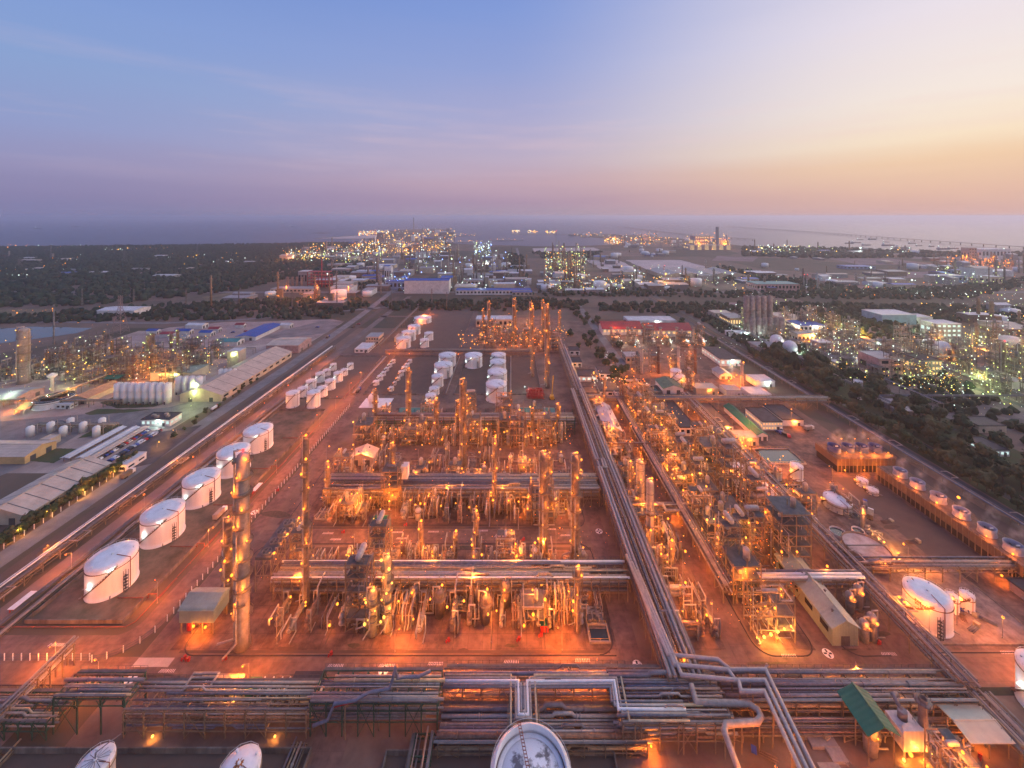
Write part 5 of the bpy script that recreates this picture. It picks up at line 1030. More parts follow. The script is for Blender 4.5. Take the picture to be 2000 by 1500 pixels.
for lab, X0, X1, Y0, Y1, h, wl, rf, kw in (
    ('long black flat roofed substation in the dense right block', 122, 134, 292, 334, 6, w_white, rf_dark, dict(bays=3)),
    ('black roofed switch house right of the third rack', 153, 163, 296, 336, 5, w_white, rf_dark, dict(bays=2, lampk='y', lp=2500)),
    ('cream flat roofed workshop beside the water basin', 157, 172, 280, 290, 5, w_cream, rf_beige, dict(lampk='o', lp=1500)),
    ('black roofed house with rows of lit windows near the cross rack', 187, 202, 300, 322, 6, w_white, rf_dark, dict(floors=2, bays=7, winm=win_warm)),
    ('pair house with lit yard behind the lit window house', 206, 222, 306, 330, 4.5, w_white, rf_dark, dict(lampk='o', lp=3000)),
    ('near dark roofed office block right of the slim column', 61, 76, 352, 366, 4.5, w_white, rf_dark, dict(bays=3, winm=win_warm)), ('wide dark roofed office block behind the first', 78, 96, 356, 380, 4.5, w_white, rf_dark, dict(bays=3)),
    ('small dark roofed office with white ends', 98, 108, 352, 362, 4.5, w_white, rf_dark, dict(bays=2)), ('dark roofed laboratory among garden trees', 62, 82, 388, 404, 5, w_white, rf_dark, dict(bays=4, winm=win_cool)), ('dark roofed canteen behind the laboratory', 86, 104, 396, 416, 4.5, w_white, rf_dark, dict(bays=3)), ('small dark roofed store beside the far rack', 64, 74, 425, 440, 5, w_white, rf_dark, dict(bays=2)), ('low dark roofed store near the orange lit path', 66, 78, 462, 476, 5, w_white, rf_dark, dict(bays=2)),
    ('two storey brick guard house beside the ring road bend', -182, -166, 500, 520, 9, w_cream, rf_grey, dict(floors=2, bays=5)), ('pale low store below the guard house', -184, -168, 470, 494, 4, w_white, rf_white, dict(bays=3)),
    ('white compressor house with portholes behind the far orange unit', -52, 0, 578, 600, 11, w_cream, rf_white, dict(floors=1, bays=8)),
    ('white roofed turbine annex lit cold at the right of the power house', 222, 244, 428, 470, 7, w_white, rf_dark, dict(bays=4, winm=win_cool, lampk='w', lp=6000)), ('low tan control room before the power house stacks', 124, 138, 436, 452, 7, w_cream, rf_grey, dict(bays=3)),
    ('lit cream workshop left of the small stack', 165, 185, 360, 372, 5, w_cream, rf_beige, dict(lampk='y', lp=2500)), ('small grey roofed store right of the lit workshop', 190, 204, 356, 368, 5, w_white, rf_grey, dict()), ('pink roofed store beside the canal rack', 208, 226, 350, 366, 4, w_white, rf_white, dict()), ('white walled house with cold lamps near the canal rack', 228, 246, 376, 392, 5, w_white, rf_white, dict(lampk='w', lp=4000)),
    ('cream walled guard house with lit panel near the yard lamps', 114, 121, 372, 380, 6, w_cream, rf_dark, dict(bays=2, winm=win_warm)),
    ('long low building with a black roof and white roof box at the right edge', 213, 226, 150, 172, 4, w_pink, rf_dark, dict(units=2, overhang=.6)), ('second black roofed building at the right edge', 230, 244, 158, 186, 4, w_pink, rf_dark, dict(overhang=.6, lampk='o', lp=1500)), ('white container office at the lower right corner', 138, 144.5, 109, 112, 2.8, w_white, rf_white, dict(parapet=0)),
    ('office with a canopy beside the far ring road lit yellow', -140, -128, 545, 565, 5, w_cream, rf_white, dict(bays=3, lampk='y', lp=3000)), ('small lit kiosk building on the far orange yard', -150, -138, 512, 530, 4.5, w_cream, rf_beige, dict(lampk='y', lp=3500))):
    flat('plant_building', lab, (X0+X1)/2, (Y0+Y1)/2, X1-X0, Y1-Y0, h, wl, rf, group=gb, **kw)
gable('process_shed', 'green roofed long store beside the lit yard', 178, 308, 8, 44, 4, 2, w_white, rf_green, group=gb); gable('process_shed', 'dark green arched shed beside the power house yard', 145, 371, 18, 20, 5, 3, w_white, M('roof_moss', (.13,.2,.13), .7, 0, .2), group=gb); gable('process_shed', 'light roofed store among the power house sheds', 210, 402, 12, 16, 4, 2.5, w_white, rf_grey, group=gb)
for i, x in enumerate((-90, 30)): gable('process_shed', ('teal green long roof behind the green rack, left one', 'teal green long roof behind the green rack, right one')[i], x+14 if i == 0 else x-10, 322, 27, 7, 4.5, 1.2, w_sage, rf_teal, axis='x', group=gb)
gable('shelter', 'blue and silver arched canopy above the third rack', 141, 222, 5, 12, 9, 1.2, w_sage, rf_white, open_=True, cat='shelter')
# red roofed power house with its stacks
for i, (a, b) in enumerate(((122, 174), (178.5, 238))): gable('power_house', ('left of two long red roofed power house halls', 'right of two long red roofed power house halls')[i], (a+b)/2, 552-7*i, b-a, 24, 9, 6, w_white, rf_red, axis='x', cat='power house', vents=6, windows=9, winm=win_warm, eave=1.5)
flat('power_house', 'white roofed hall behind the red power house', 205, 600, 70, 26, 7, w_white, rf_white, cat='hall', lampk='w', lp=6000); flat('power_house', 'open brown yard shed behind the left red hall', 150, 592, 44, 20, 4, w_brick, rust_brown, cat='hall')
stm = M('stack_tan', (.42,.34,.29), .6, .1, .15, .6)
for i, px in enumerate((1194, 1226, 1259, 1290, 1322, 1354)):
    X, Y = G(px, 668); stack(f'tan exhaust stack, {nth(i)} from the left in the file before the red roofs', X, Y, 19, 1.7, stm, 'exhaust stacks before the red roofs', top=None)
    t = put(ST[i % 6], (X+2, Y-13, .1), 1.57*(i % 4), f'boiler structure below the {nth(i)} tan exhaust stack', 'boiler structures of the power house', 1.15); t.name = 'boiler_structure'
    t = thing('exhaust_duct', f'pale curved duct below the {nth(i)} tan exhaust stack', 'duct', (X+6, Y-8, .1), 0, 'exhaust ducts of the power house'); m = MB(); m.tube([(0, 6, 9), (0, 1, 9), (1, -3, 7), (1, -6, 2)], 1.7, 10); obj('duct', m, tank_white, t); lamp(t, 3, -7, 6, 'w', 3500, .5)
for i, px in enumerate((1253, 1286, 1325, 1358)):
    X, Y = G(px, 729); stack(f'rusty ribbed stack, {nth(i)} of four in the front file of the power house', X, Y, 27, 1.6, rust_brown if i % 2 else stm, 'front stacks of the power house', top=None)
    q = make_structure(7, 7, 4, 4.4, 50+i, lamps=2, vessels=True); q.location = (X-4.5, Y+3, .1); q['label'] = f'brown heat recovery block beside the {nth(i)} front stack'; q['group'] = 'heat recovery blocks of the power house'; q.name = 'heat_recovery_block'
stack('grey stack rising from the small orange lit boiler yard', *G(1449, 752), 21, 1.5, stm, None, top='o', lp=1500)
row('around the small grey stack', 152, 182, 372, 'sdSdsed', 'small boiler yard equipment', 4, sc_=.9)
for i in range(9): lamp(on('grey stack rising from the small orange lit boiler yard'), rnd.uniform(-14, 14), rnd.uniform(-14, 6), rnd.uniform(3, 9), 'o', 1800, .5)
t = thing('clarifier_tank', 'round sunken clarifier ring lit yellow beside the dark offices', 'clarifier', (*G(1283, 762), .1)); m = MB(); m.lathe([(7, 0), (7, 2), (6.6, 2), (6.6, .6), (.1, .6)], 32); obj('basin_wall', m, conc, t); m = MB(); m.lathe([(6.5, 1.6), (.1, 1.6)], 32); obj('water_surface', m, basin_w, t); lamp(t, 6, -4, 5, 'y', 3000, .5)
# cooling towers
fanb = M('fan_stack_blue', (.05,.08,.24), .5, 0, .15); fang = RIB('fan_stack_grey', (.36,.35,.41), .8, 0); louv = RIB('louvre_wall', (.19,.125,.075), 1.2, 1)
t = thing('cooling_tower', 'cooling tower with four blue fan stacks and orange lit casing', 'cooling tower', (221, 259.5, .1)); m = MB(); m.cb(0, 0, 0, 36, 17, 4.2); obj('louvre_base', m, M('louvre_dark', (.03,.025,.022), .8), t); m = MB(); m.cb(0, 0, 4.2, 37, 18, 4.4); obj('casing', m, louv, t)
for i in range(16): m = MB(); m.cb(-18+2.4*i, -9.15, 0, .3, .3, 8.6); obj('rib', m, steel_tan, t)
m = MB(); rail(m, [(-18.5,-9,8.6),(18.5,-9,8.6),(18.5,9,8.6),(-18.5,9,8.6),(-18.5,-9,8.6)], 1.2, .06); obj('railing', m, steel_tan, t)
def fan(t, x, y, z, r, h, mt):
    m = MB(); m.lathe([(r*1.05, 0), (r*.95, h*.45), (r*1.02, h), (r*.94, h), (r*.88, h*.4)], 24, x, y, z, cap=False); obj('fan_stack', m, mt, t); m = MB()
    for a in range(6): m.bar((x, y, z+h*.4), (x+r*.84*math.cos(a*1.047), y+r*.84*math.sin(a*1.047), z+h*.43), .5)
    m.cyl(x, y, z+h*.2, z+h*.55, .6, .5, 8); obj('fan', m, steel_dark, t); m = MB(); m.cb(x+.2, y-r*.5, z+h+.02, r*.5, .3, .4); obj('motor', m, white_p, t)
for i in range(4): fan(t, -13+8.8*i, 0, 8.7, 3.5, 3.4, fanb); lamp(t, -13+8.8*i+3, -6, 10.6, 'o', 900); lamp(t, -13+8.8*i, 5, 13.4, 'o', 500)
for i in range(3): lamp(t, -16+12*i, -12, 3.4, 'o', 600)
m = MB(); m.cb(0, 0, 8.6, 36.6, 17.6, .08); obj('deck', m, M('tower_deck', (.16,.12,.10), .9, 0, .3), t)
t = thing('cooling_tower', 'long cooling tower with six grey fan stacks running towards the right edge', 'cooling tower', (227, 206, .1)); m = MB(); m.cb(0, 0, 0, 11, 75, 3.6); obj('louvre_base', m, bpy.data.materials['louvre_dark'], t); m = MB(); m.cb(0, 0, 3.6, 12, 76, 4.6); obj('casing', m, louv, t)
for i in range(30): m = MB(); m.cb(-6.1, -37.5+2.58*i, 0, .25, .25, 8.2); obj('rib', m, steel_tan, t)
m = MB(); rail(m, [(-6,-38,8.2),(6,-38,8.2),(6,38,8.2),(-6,38,8.2),(-6,-38,8.2)], 1.2, .06); obj('railing', m, steel_tan, t)
for i, Y in enumerate((235, 225, 214, 203, 192, 182)): fan(t, 0, Y-206, 8.3, 3.2, 3.5, fang); lamp(t, -4.5, Y-209.5, 9.8, 'o', 250)
lamp(t, 3, 1, 15, 'o', 900, .5)
m = MB(); m.cb(0, 0, 8.2, 11.6, 75.6, .08); obj('deck', m, bpy.data.materials['tower_deck'], t)
# round clarifier and open tanks
t = thing('clarifier_tank', 'big round open clarifier with a foamy brown surface beside the third rack', 'clarifier', (*G(1692, 1086), .1)); r = 9.2
m = MB(); m.lathe([(r, 0), (r, 4.6), (r-.35, 4.6), (r-.35, 3.6)], 48); obj('basin_wall', m, M('clarifier_wall', (.30,.21,.15), .8, 0, .2), t)
fm = M('foamy_surface', (.60,.53,.50), .7, 0, .2, .16, c2=(.20,.13,.11)); m = MB(); m.lathe([(r-.36, 3.8), (.1, 3.8)], 48); obj('water_surface', m, fm, t); m = MB(); rail(m, ring_pts(r, 4.6, 28), 1, .05); m.bar((-r, 0, 5), (r, 0, 5), .4); obj('railing', m, steel, t); lamp(t, r+2, 3, 4, 'y', 5000, .6); lamp(t, r+4, -2, 3, 'y', 3000, .5)
for i, (px, py, r) in enumerate(((1637, 1052, 3.6), (1676, 1049, 2.6))):
    t = thing('open_tank', ('wide open topped tank with black liquid beside the round clarifier', 'narrow open topped tank next to the wide open one')[i], 'tank', (*G(px, py), .1)); m = MB(); m.lathe([(r, 0), (r, 3.6), (r-.2, 3.6), (r-.2, 2.8)], 28); obj('shell', m, tank_old, t); m = MB(); m.lathe([(r-.21, 2.9), (.1, 2.9)], 28); obj('liquid_surface', m, basin_w, t)
for i in range(4): px = (1655, 1668, 1682, 1692)[i]; t = make_drum(1.5, 8+i % 2*2, pale, 60+i); t.location = (*G((1660, 1676, 1688, 1703)[i], (1195, 1190, 1252, 1250)[i]), .1); t['label'] = f'white upright vessel, {nth(i)} from the left in the cluster behind the sage shed'; t['group'] = 'white upright vessels by the sage shed'
# furnace corner lower right
t = thing('furnace', 'cream furnace box with glowing burners between green shelter and stack', 'furnace', (118.5, 121, .1)); m = MB(); m.cb(0, 0, 2.5, 7, 6, 5); m.prism([(-3.5,-3),(3.5,-3),(2,-1),(-2,-1)], 7.5, 8.6); obj('box', m, tank_old, t)
m = MB(); m.lathe([(1.2, 7.5), (1.2, 10)], 12, 0, 1); m.tube([(0, 1, 9.4), (0, 4, 11), (3, 6, 9)], .6, 8); obj('duct', m, pgrey, t); m = MB(); [m.cb(x, y, 0, .4, .4, 2.6) for x in (-3, 3) for y in (-2.6, 2.6)]; obj('legs', m, steel, t)
for i in range(5): lamp(t, -4+2*i, -3.6, 1+i % 3*1.6, 'o' if i % 2 else 'y', 260, .42)
stack('weathered furnace stack at lower right', 123.2, 120.5, 15.5, 1.25, insul, None, top=None)
row('around the lower right furnace', 112, 132, 128, 'dses', 'furnace corner equipment', .8, sc_=.8); row('before the lower right furnace', 112, 134, 111, 'dsSedsd', 'furnace corner equipment', 2, sc_=.9)
t = thing('foundation_slab', 'bare stepped concrete foundation slabs on the empty lower right yard', 'foundation', (94, 121.5, .1)); 
for i, (x, y, w, d, h) in enumerate(((-3, 3, 5.5, 3.6, .9), (0, .5, 8, 3.2, 1.0), (2, -2.6, 4.5, 3.4, .8), (-2, -5.5, 6, 2.6, .5))): m = MB(); m.cb(x, y, 0, w, d, h); obj('slab', m, conc, t)
t = thing('horizontal_drum', 'banded pressure drum on a platform behind the furnace', 'drum', (115.5, 131.5, .1)); m = MB(); m.lathe([(.1,-3),(1.2,-2.7),(1.6,-2),(1.6,2),(1.2,2.7),(.1,3)], 16, 0, 0, 4.4, 'x'); obj('shell', m, pale, t); m = MB(); m.cb(0, 0, 2.2, 8, 6, .3); [m.cb(x, y, 0, .3, .3, 2.3) for x in (-3.7, 3.7) for y in (-2.7, 2.7)]; m.cb(-1.5, 0, 2.5, .5, 2, 1); m.cb(1.5, 0, 2.5, .5, 2, 1); obj('platform', m, steel_tan, t)
# road markings
def marking(i, px, py, lab):
    X, Y = G(px, py); t = thing('painted_marking', lab, 'road marking', (X, Y, 0), rnd.uniform(-.1, .1), 'crossed disc markings'); m = MB(); m.poly(ring_pts(1.75, .155, 28)[:-1]); obj('disc', m, white_p, t)
    m = MB()
    for a in (.785, 2.356, 3.927, 5.498): c, s = math.cos(a-.785), math.sin(a-.785); m.poly([(.35*c-.32*s, .35*s+.32*c), (.35*c+.32*s, .35*s-.32*c), (1.45*c+.32*s, 1.45*s-.32*c), (1.45*c-.32*s, 1.45*s+.32*c)], .17)
    obj('cross', m, black_p, t); return t
for i, (a, b, w) in enumerate(((256, 1327, 'at the lower left road junction'), (749, 1311, 'on the near road before the gold lit columns'), (1245, 1300, 'at the junction below the dark square basin'), (1617, 1277, 'on the road corner below the yellow lit structure'), (497, 1001, 'on the inner road beside the thick column'), (1170, 1038, 'on the road beside the central rack'))): marking(i, a, b, 'white disc with a black cross painted '+w)
st_m = MB()
for j in range(10): x = -2.7+j*.58; s = .5 if j < 5 else -.1; st_m.poly([(x, -.55), (x+.26, -.55), (x+.26+s, .55), (x+s, .55)], .165)
st_me = st_m.mesh('stripes', M('marking_paint', (.8,.62,.58), .6, 0, .1))
for i, (px, py) in enumerate(((150,1343),(326,1311),(655,1301),(755,1300),(850,1297),(998,1293),(1137,1290),(1402,1307),(1540,1281),(1735,1278),(1968,1275),(109,1260),(640,1042),(655,1054),(577,1044),(578,1056),(776,1040),(785,1052),(846,1039),(942,1037),(976,1048),(1075,1034),(1105,1046),(855,889))):
    X, Y = G(px, py); o = obj('hatched_marking', st_me, None, None, (X, Y, 0)); tag(o, f'strip of short white hatched stripes on the {"near" if py > 1200 else ("third" if py < 900 else "second")} cross road, {nth(i)} of those painted', 'road marking', 'hatched strips on the roads')
# fences
def fence(lab, pts, step=3, h=2.6, pm=white_p):
    t = thing('fence', lab, 'fence', (pts[0][0], pts[0][1], .1)); m = MB(); m.cb(0, 0, 0, .22, .22, h); me = m.mesh('post', pm); w = MB()
    for (x0, y0), (x1, y1) in zip(pts, pts[1:]):
        L = math.hypot(x1-x0, y1-y0); n = max(1, int(L/step))
        for i in range(n): obj('post', me, None, t, (x0+(x1-x0)*i/n-pts[0][0], y0+(y1-y0)*i/n-pts[0][1], 0))
        for z in (.3, 1.2, 2.1): w.bar((x0-pts[0][0], y0-pts[0][1], z), (x1-pts[0][0], y1-pts[0][1], z), .07)
    obj('wire', w, steel_dark, t); return t
fence('fence of white posts bending along the ring road', [(-250,144.6),(-152,144.6)] + arc(-152,160,16,-85,-5,5) + [(-136.2,340)]); fence('fence of white posts beside the rail ditch hedge', [(-244,140),(-244,250)], 4)
# hedges and low pipes along the fence
t = thing('kerb_pipe', 'thin orange lit guard pipe along the ring road verge', 'pipe', (-150, 155, .1)); m = MB(); m.tube([(-150, 1, .5), (0, 1, .5), (2, 3, .5), (2, 250, .5)], .16, 6); [m.cb(2, 6+8*i, 0, .2, .3, .5) for i in range(30)]; [m.cb(-148+8*i, 1, 0, .2, .3, .5) for i in range(18)]; obj('pipe_run', m, rust_red, t)
# small things on the near road and yards
hy = thing('hydrant', 'red hydrant', 'hydrant'); m = MB(); m.cyl(0, 0, 0, .9, .22, .2, 8); m.ball(0, 0, .95, .24, 8); m.tube([(-.45, 0, .6), (.45, 0, .6)], .13, 6); obj('body', m, red_p, hy); m = MB(); m.cb(.9, 0, 0, .7, .7, 1.1); m.cb(.9, 0, 1.1, .8, .8, .1); obj('hose_box', m, red_p, hy); proto(hy)
for i, (px, py) in enumerate(((355,1292),(363,1292),(435,1291),(642,1284),(872,1256),(1010,1254),(1053,1245),(540,960),(790,1028),(1020,1057),(668,1042),(580,1062),(1715,1260),(1915,1486))): put(hy, (*G(px, py), .1), rnd.random(), f'red hydrant with hose box on the yard edge, {nth(i)} of the scattered red ones', 'red hydrants on the yards', 1.05).name = 'hydrant'
t = thing('fire_shelter', 'long white roofed shelter with a red side beside the perimeter road', 'shelter', (*G(44, 1185), .1), 1.571); m = MB(); m.cb(0, 0, 2.5, 8, 2.6, .2); obj('roof', m, white_p, t); m = MB(); m.cb(0, .9, .3, 7.2, .3, 2.2); obj('red_panel', m, red_p, t); [obj('post', MB().cb(x, 0, 0, .2, .2, 2.5), steel, t) for x in (-3.7, 0, 3.7)]
t = thing('fire_shelter', 'white roofed shelter with a red side beside the ring road', 'shelter', (*G(502, 960), .1), 1.571); m = MB(); m.cb(0, 0, 2.5, 7, 2.4, .2); obj('roof', m, white_p, t); m = MB(); m.cb(0, .9, .3, 6.2, .3, 2.2); obj('red_panel', m, red_p, t)
t = thing('crawler_crane', 'yellow crane standing beside the red mesh structure', 'crane', (*G(1078, 779), .1)); m = MB(); m.cb(0, 0, .3, 4, 5, 1); m.cb(0, -.5, 1.3, 3, 4, 2); obj('body', m, yellow_p, t); m = MB(); m.bar((0, 0, 3), (1.4, 3, 19), .8); m.bar((0, .4, 3), (1.9, 3, 19), .3); obj('boom', m, yellow_p, t); [obj('track', MB().cb(s*1.9, 0, 0, .7, 5.4, 1), rubber, t) for s in (-1, 1)]
t = thing('scaffold', 'tangle of red pipes and scaffolding lying beside the black tank yard', 'scaffold', (*G(1045, 772), .1)); rg = random.Random(4)
for k in range(4): m = MB(); pipe_maze(m, 16, 18, 4, 16, rg, (.12, .3)); obj('red_pipes', m, red_p, t)
lamp(t, -9, 6, 5, 'w', 4000, .5)
t = thing('spherical_vessel', 'white ball shaped vessel with a lit column beside the tiny tanks', 'vessel', (*G(729, 792), .1)); m = MB(); m.ball(0, 0, 6, 4.4, 20); obj('shell', m, tank_white, t); m = MB(); [m.cb(3.6*math.cos(a), 3.6*math.sin(a), 0, .4, .4, 5) for a in (0, 1.05, 2.1, 3.14, 4.2, 5.24)]; obj('legs', m, white_p, t); m = MB(); rail(m, ring_pts(4.6, 6, 16), 1.1, .05); obj('railing', m, steel, t)
o = rect('pale_slab', *G(700, 797), G(757, 797)[0], G(757, 778)[1], .2, white_p)
for i, (px, py, rz, w) in enumerate(((430, 1008, 1.57, 'on the ring road beside the second white tank'), (700, 765, 1.57, 'on the ring road by the tiny tanks'), (250, 930, 1.57, 'on the public road below the hedge'), (420, 800, 1.57, 'on the public road beside the big warehouse'), (1580, 840, .3, 'in the yard lit by the house'), (640, 660, 1.57, 'far up the public road'), (1700, 1010, .8, 'on the yard before the long cooling tower'))):
    put(TRUCKS[i % 4], (*G(px, py), .15), rz, ('white box truck ', 'blue tank truck ', 'sand box truck ', 'red cab tank truck ')[i % 4]+w, 'trucks about the plant').name = 'truck'
for i, (px, py) in enumerate(((1590, 1395), (1560, 1420), (1640, 1475), (1500, 1480), (1745, 1100), (1780, 1060), (1690, 985), (1730, 1020), (1900, 1230), (1880, 1205), (1930, 1215))):
    t = thing('material_stack', f'stack of stored pipes and boards on the open ground, {nth(i)} of those scattered', 'material stack', (*G(px, py), .12), rnd.uniform(0, 3), 'stacks of stored material'); m = MB(); [m.tube([(-2.4+rnd.uniform(-.3, .3), -.8+.32*j, .2+.3*(j % 2)), (2.4, -.8+.32*j, .2+.3*(j % 2))], .15, 6) for j in range(6)]; obj('stored_pipes', m, prust if i % 2 else pgrey, t); m = MB(); m.cb(3.6, 0, 0, 1.4, 1.8, .5+.4*(i % 3)); obj('crate', m, psand if i % 3 else blue_p, t)
# steam from the fans: soft bodies of vapour that thin out towards their edges
sm = bpy.data.materials.new('steam_vapour'); sm.use_nodes = True; t_ = sm.node_tree; t_.nodes.clear(); v_ = t_.nodes.new('ShaderNodeVolumePrincipled'); v_.inputs['Color'].default_value = (.95,.92,.92,1); o_ = t_.nodes.new('ShaderNodeOutputMaterial'); t_.links.new(v_.outputs[0], o_.inputs['Volume'])
c_ = t_.nodes.new('ShaderNodeTexCoord'); l_ = t_.nodes.new('ShaderNodeVectorMath'); l_.operation = 'LENGTH'; t_.links.new(c_.outputs['Object'], l_.inputs[0]); r_ = t_.nodes.new('ShaderNodeMapRange'); r_.inputs['From Min'].default_value = .98; r_.inputs['From Max'].default_value = 0; r_.inputs['To Max'].default_value = .16; t_.links.new(l_.outputs['Value'], r_.inputs[0])
g_ = t_.nodes.new('ShaderNodeNewGeometry'); n_ = t_.nodes.new('ShaderNodeTexNoise'); n_.inputs['Scale'].default_value = .35; n_.inputs['Detail'].default_value = 3; t_.links.new(g_.outputs['Position'], n_.inputs[0]); q_ = t_.nodes.new('ShaderNodeMapRange'); q_.inputs['From Min'].default_value = .42; q_.inputs['From Max'].default_value = .7; t_.links.new(n_.outputs[0], q_.inputs[0])
p_ = t_.nodes.new('ShaderNodeMath'); p_.operation = 'MULTIPLY'; t_.links.new(r_.outputs[0], p_.inputs[0]); t_.links.new(q_.outputs[0], p_.inputs[1]); t_.links.new(p_.outputs[0], v_.inputs['Density'])
st_ball = MB().ball(0, 0, 0, 1, 16).mesh('steam', sm)
def steam(x, y, z, r, h, lab):
    o = obj('steam', st_ball, None, None, (x, y, z)); o.scale = (r, r, h); o.rotation_euler = (0, .45, 0); o['kind'] = 'stuff'; o['label'] = lab
for i in range(4): steam(210.5+8.8*i, 260.5, 17, 4.2, 6.5, f'drifting steam over the {nth(i)} blue fan stack')
for i, Y in enumerate((235, 225, 214, 203, 192, 182)): steam(229.5, Y+.5, 16, 3.2, 6, f'drifting steam over the {nth(i)} grey fan stack')
# ================================================================ the plants left of the rail ditch
gl = 'buildings of the left plant'
gable('warehouse', 'long beige warehouse with a striped roof behind the hedge at the left edge', -265.5, 230, 27, 44, 5, 4, w_cream, rf_beige, doors=2, windows=5, group=gl, strips=6)
gable('warehouse', 'wide pinkish roofed warehouse with an ochre side wall at the left edge', -337, 268, 46, 18, 5, 2.6, RIB('wall_ochre', (.62,.42,.2), 1.2, 0), rf_beige, group=gl, axis='x')
gable('warehouse', 'big hip looking warehouse with a lit open front beside the rail ditch', -268, 401, 36, 110, 6, 6, w_cream, rf_beige, vents=0, group=gl, windows=10, strips=9)
gable('warehouse', 'orange brown roofed shed beside the round clarifier tank', -369, 357, 14, 30, 5, 2.4, w_cream, M('roof_clay', (.5,.28,.16), .7, 0, .15), group=gl)
gable('warehouse', 'low pink roofed warehouse farther up the rail ditch', -268, 484, 38, 30, 9, 2, w_pink, rf_beige, group=gl, axis='x')
gable('warehouse', 'grey roofed shed with pink arcade below the big tower', -437, 352, 30, 22, 5, 2.5, w_pink, rf_grey, group=gl, axis='x'); gable('warehouse', 'flat brown roofed shed at the left edge below the tower', -478, 345, 26, 20, 5, 2, w_cream, rf_grey, group=gl, axis='x')
for i in range(3): gable('shelter', ('long white car park canopy, outer one', 'long white car park canopy, middle one', 'long sand coloured car park canopy beside parked cars')[i], (-290, -280, -273)[i], 280, 5, 38, 3, .5, w_white, rf_white if i < 2 else rf_beige, open_=True, cat='canopy', group='car park canopies')
flat('office_building', 'low modern white office with a black roof beside the entrance road', -271, 311, 22, 11, 5, w_white, rf_dark, group=gl, bays=6, winm=win_cool, units=4, lampk='w', lp=3000); flat('office_building', 'white two storey office at the left edge below the clarifier', -420, 305, 22, 12, 7, w_white, rf_white, group=gl, floors=2, bays=7)
flat('plant_building', 'small white pump house beside the clarifier tank', -372, 336, 12, 6, 3.6, w_white, rf_white, group=gl, bays=3); flat('plant_building', 'sand coloured cube hut among the left pipes', -324, 282, 7, 7, 4.5, w_cream, rf_beige, group=gl); flat('plant_building', 'small gate house with windows beside the hedge', -243.5, 258, 5, 14, 4, w_white, rf_white, group=gl, bays=1)
flat('plant_building', 'square cream tower block lit yellow behind the silos', -296, 432, 12, 12, 16, w_cream, rf_white, group=gl, lampk='g', lp=5000); flat('plant_building', 'yellowish long process hall behind the silos', -330, 400, 40, 22, 8, w_cream, rf_sage, group=gl, lampk='g', lp=7000); flat('plant_building', 'white stepped roof block beside the silos', -296, 372, 16, 12, 10, w_white, rf_beige, group=gl, lampk='g', lp=4000)
gable('shelter', 'teal roofed open shelter beside the clarifier tank', -398, 332, 8, 16, 4, 1, w_white, rf_teal, open_=True, cat='shelter', axis='x'); gable('shelter', 'green canopy near the process blocks of the left plant', -385, 388, 20, 10, 5, 1, w_white, rf_green, open_=True, cat='shelter', axis='x')
silo_row('tall white silo, {} from the left in the front file', -337, 344, 8, 3.0, 16.5, 6.0, 'white silos of the left plant'); silo_row('shorter white silo, {} from the left in the back file', -300, 362, 4, 2.8, 15, 6.0, 'white silos of the left plant'); silo_row('slim white silo by the yellow lit block, {} from the left', -281, 388, 4, 2.0, 12, 4.4, 'white silos of the left plant')
t, *_ = tank_px('wide low open clarifier tank with teal water in the left plant', 106, 776, 43, 803, cat='clarifier', rails=True, n=48, roof=basin_w, lampk='w', lp=1500, stair_a=150, dome=0)
g = 'horizontal tanks of the left plant'
for i in range(7):
    X, Y = -350+i*8, 292+(i % 3)*6; t = thing('storage_vessel', f'white upright vessel on the pipe deck of the left plant, {nth(i)} from the left', 'vessel', (X, Y, .1), 0, g); m = MB(); m.lathe([(2.2, 0), (2.2, 6.5), (1.2, 7.4), (.1, 7.7)], 16); obj('shell', m, tank_white, t); m = MB(); m.tube([(0, 0, 7.5), (0, 0, 9), (5, 0, 9), (5, 0, 1)], .25, 6); obj('pipe', m, pale, t)
rack('pale pipe deck among the upright vessels of the left plant', 'x', 300, -356, -296, 5, [4], seed=61, step=8); rack('pipe bridge across the left plant towards the big tower', 'x', 338, -520, -330, 4, [5], seed=62, step=12); rack('dark conveyor gallery climbing through the left plant', 'y', -392, 340, 470, 5, [6], seed=63, step=12); rack('pipe rack on the far side of the left plant', 'x', 468, -520, -300, 5, [6], seed=64, step=12)
t = thing('water_tower', 'white mushroom shaped water tower in the left plant', 'water tower', (*G(102, 765), .1)); m = MB(); m.lathe([(1.3, 0), (1.0, 12), (3.4, 14.2), (3.4, 15), (.4, 17)], 20); obj('shell', m, tank_white, t); m = MB(); rail(m, ring_pts(3.4, 15, 12), 1, .05); obj('railing', m, white_p, t)
gl2 = 'columns of the left plant'
for lab, x, yb, yt, w, kk in (('huge pale tower with a fat side pipe at the left edge', 47, 748, 640, 17, 'y'), ('stout tan tower second from the left edge', 97, 728, 684, 11, 'y'), ('tan column in the middle of the left plant', 291, 724, 654, 8, 'g'), ('column close beside the middle tan one', 298, 716, 650, 6, 'g'), ('slim white column of the left plant', 334, 712, 652, 4, 'g'), ('taller slim white column beside it', 347, 712, 643, 4, 'g'), ('short column near the bell shaped furnace', 219, 706, 664, 5, 'y')):
    X, Y = G(x, yb); column(lab, X, Y, hh(yb, yt), w/2*Y/F, group=gl2, mat=pale if 'pale' in lab else insul, k=kk, top=None, p=300 if kk == 'y' else 900, pipes=2)
for j, (y, pat) in enumerate(((392, 'SdSs.dSsSdSSsdSS'), (412, 'SdsSSd.SsSdSsSdS'), (432, 'sSdSSdSS.SsdSsSd'), (452, 'SSdSsSSdS.dSSdSs'))): row(f'{nth(j)} of the left plant', -500, -318, y, pat, 'process equipment of the left plant', 5, sc_=1.25, cool=True)
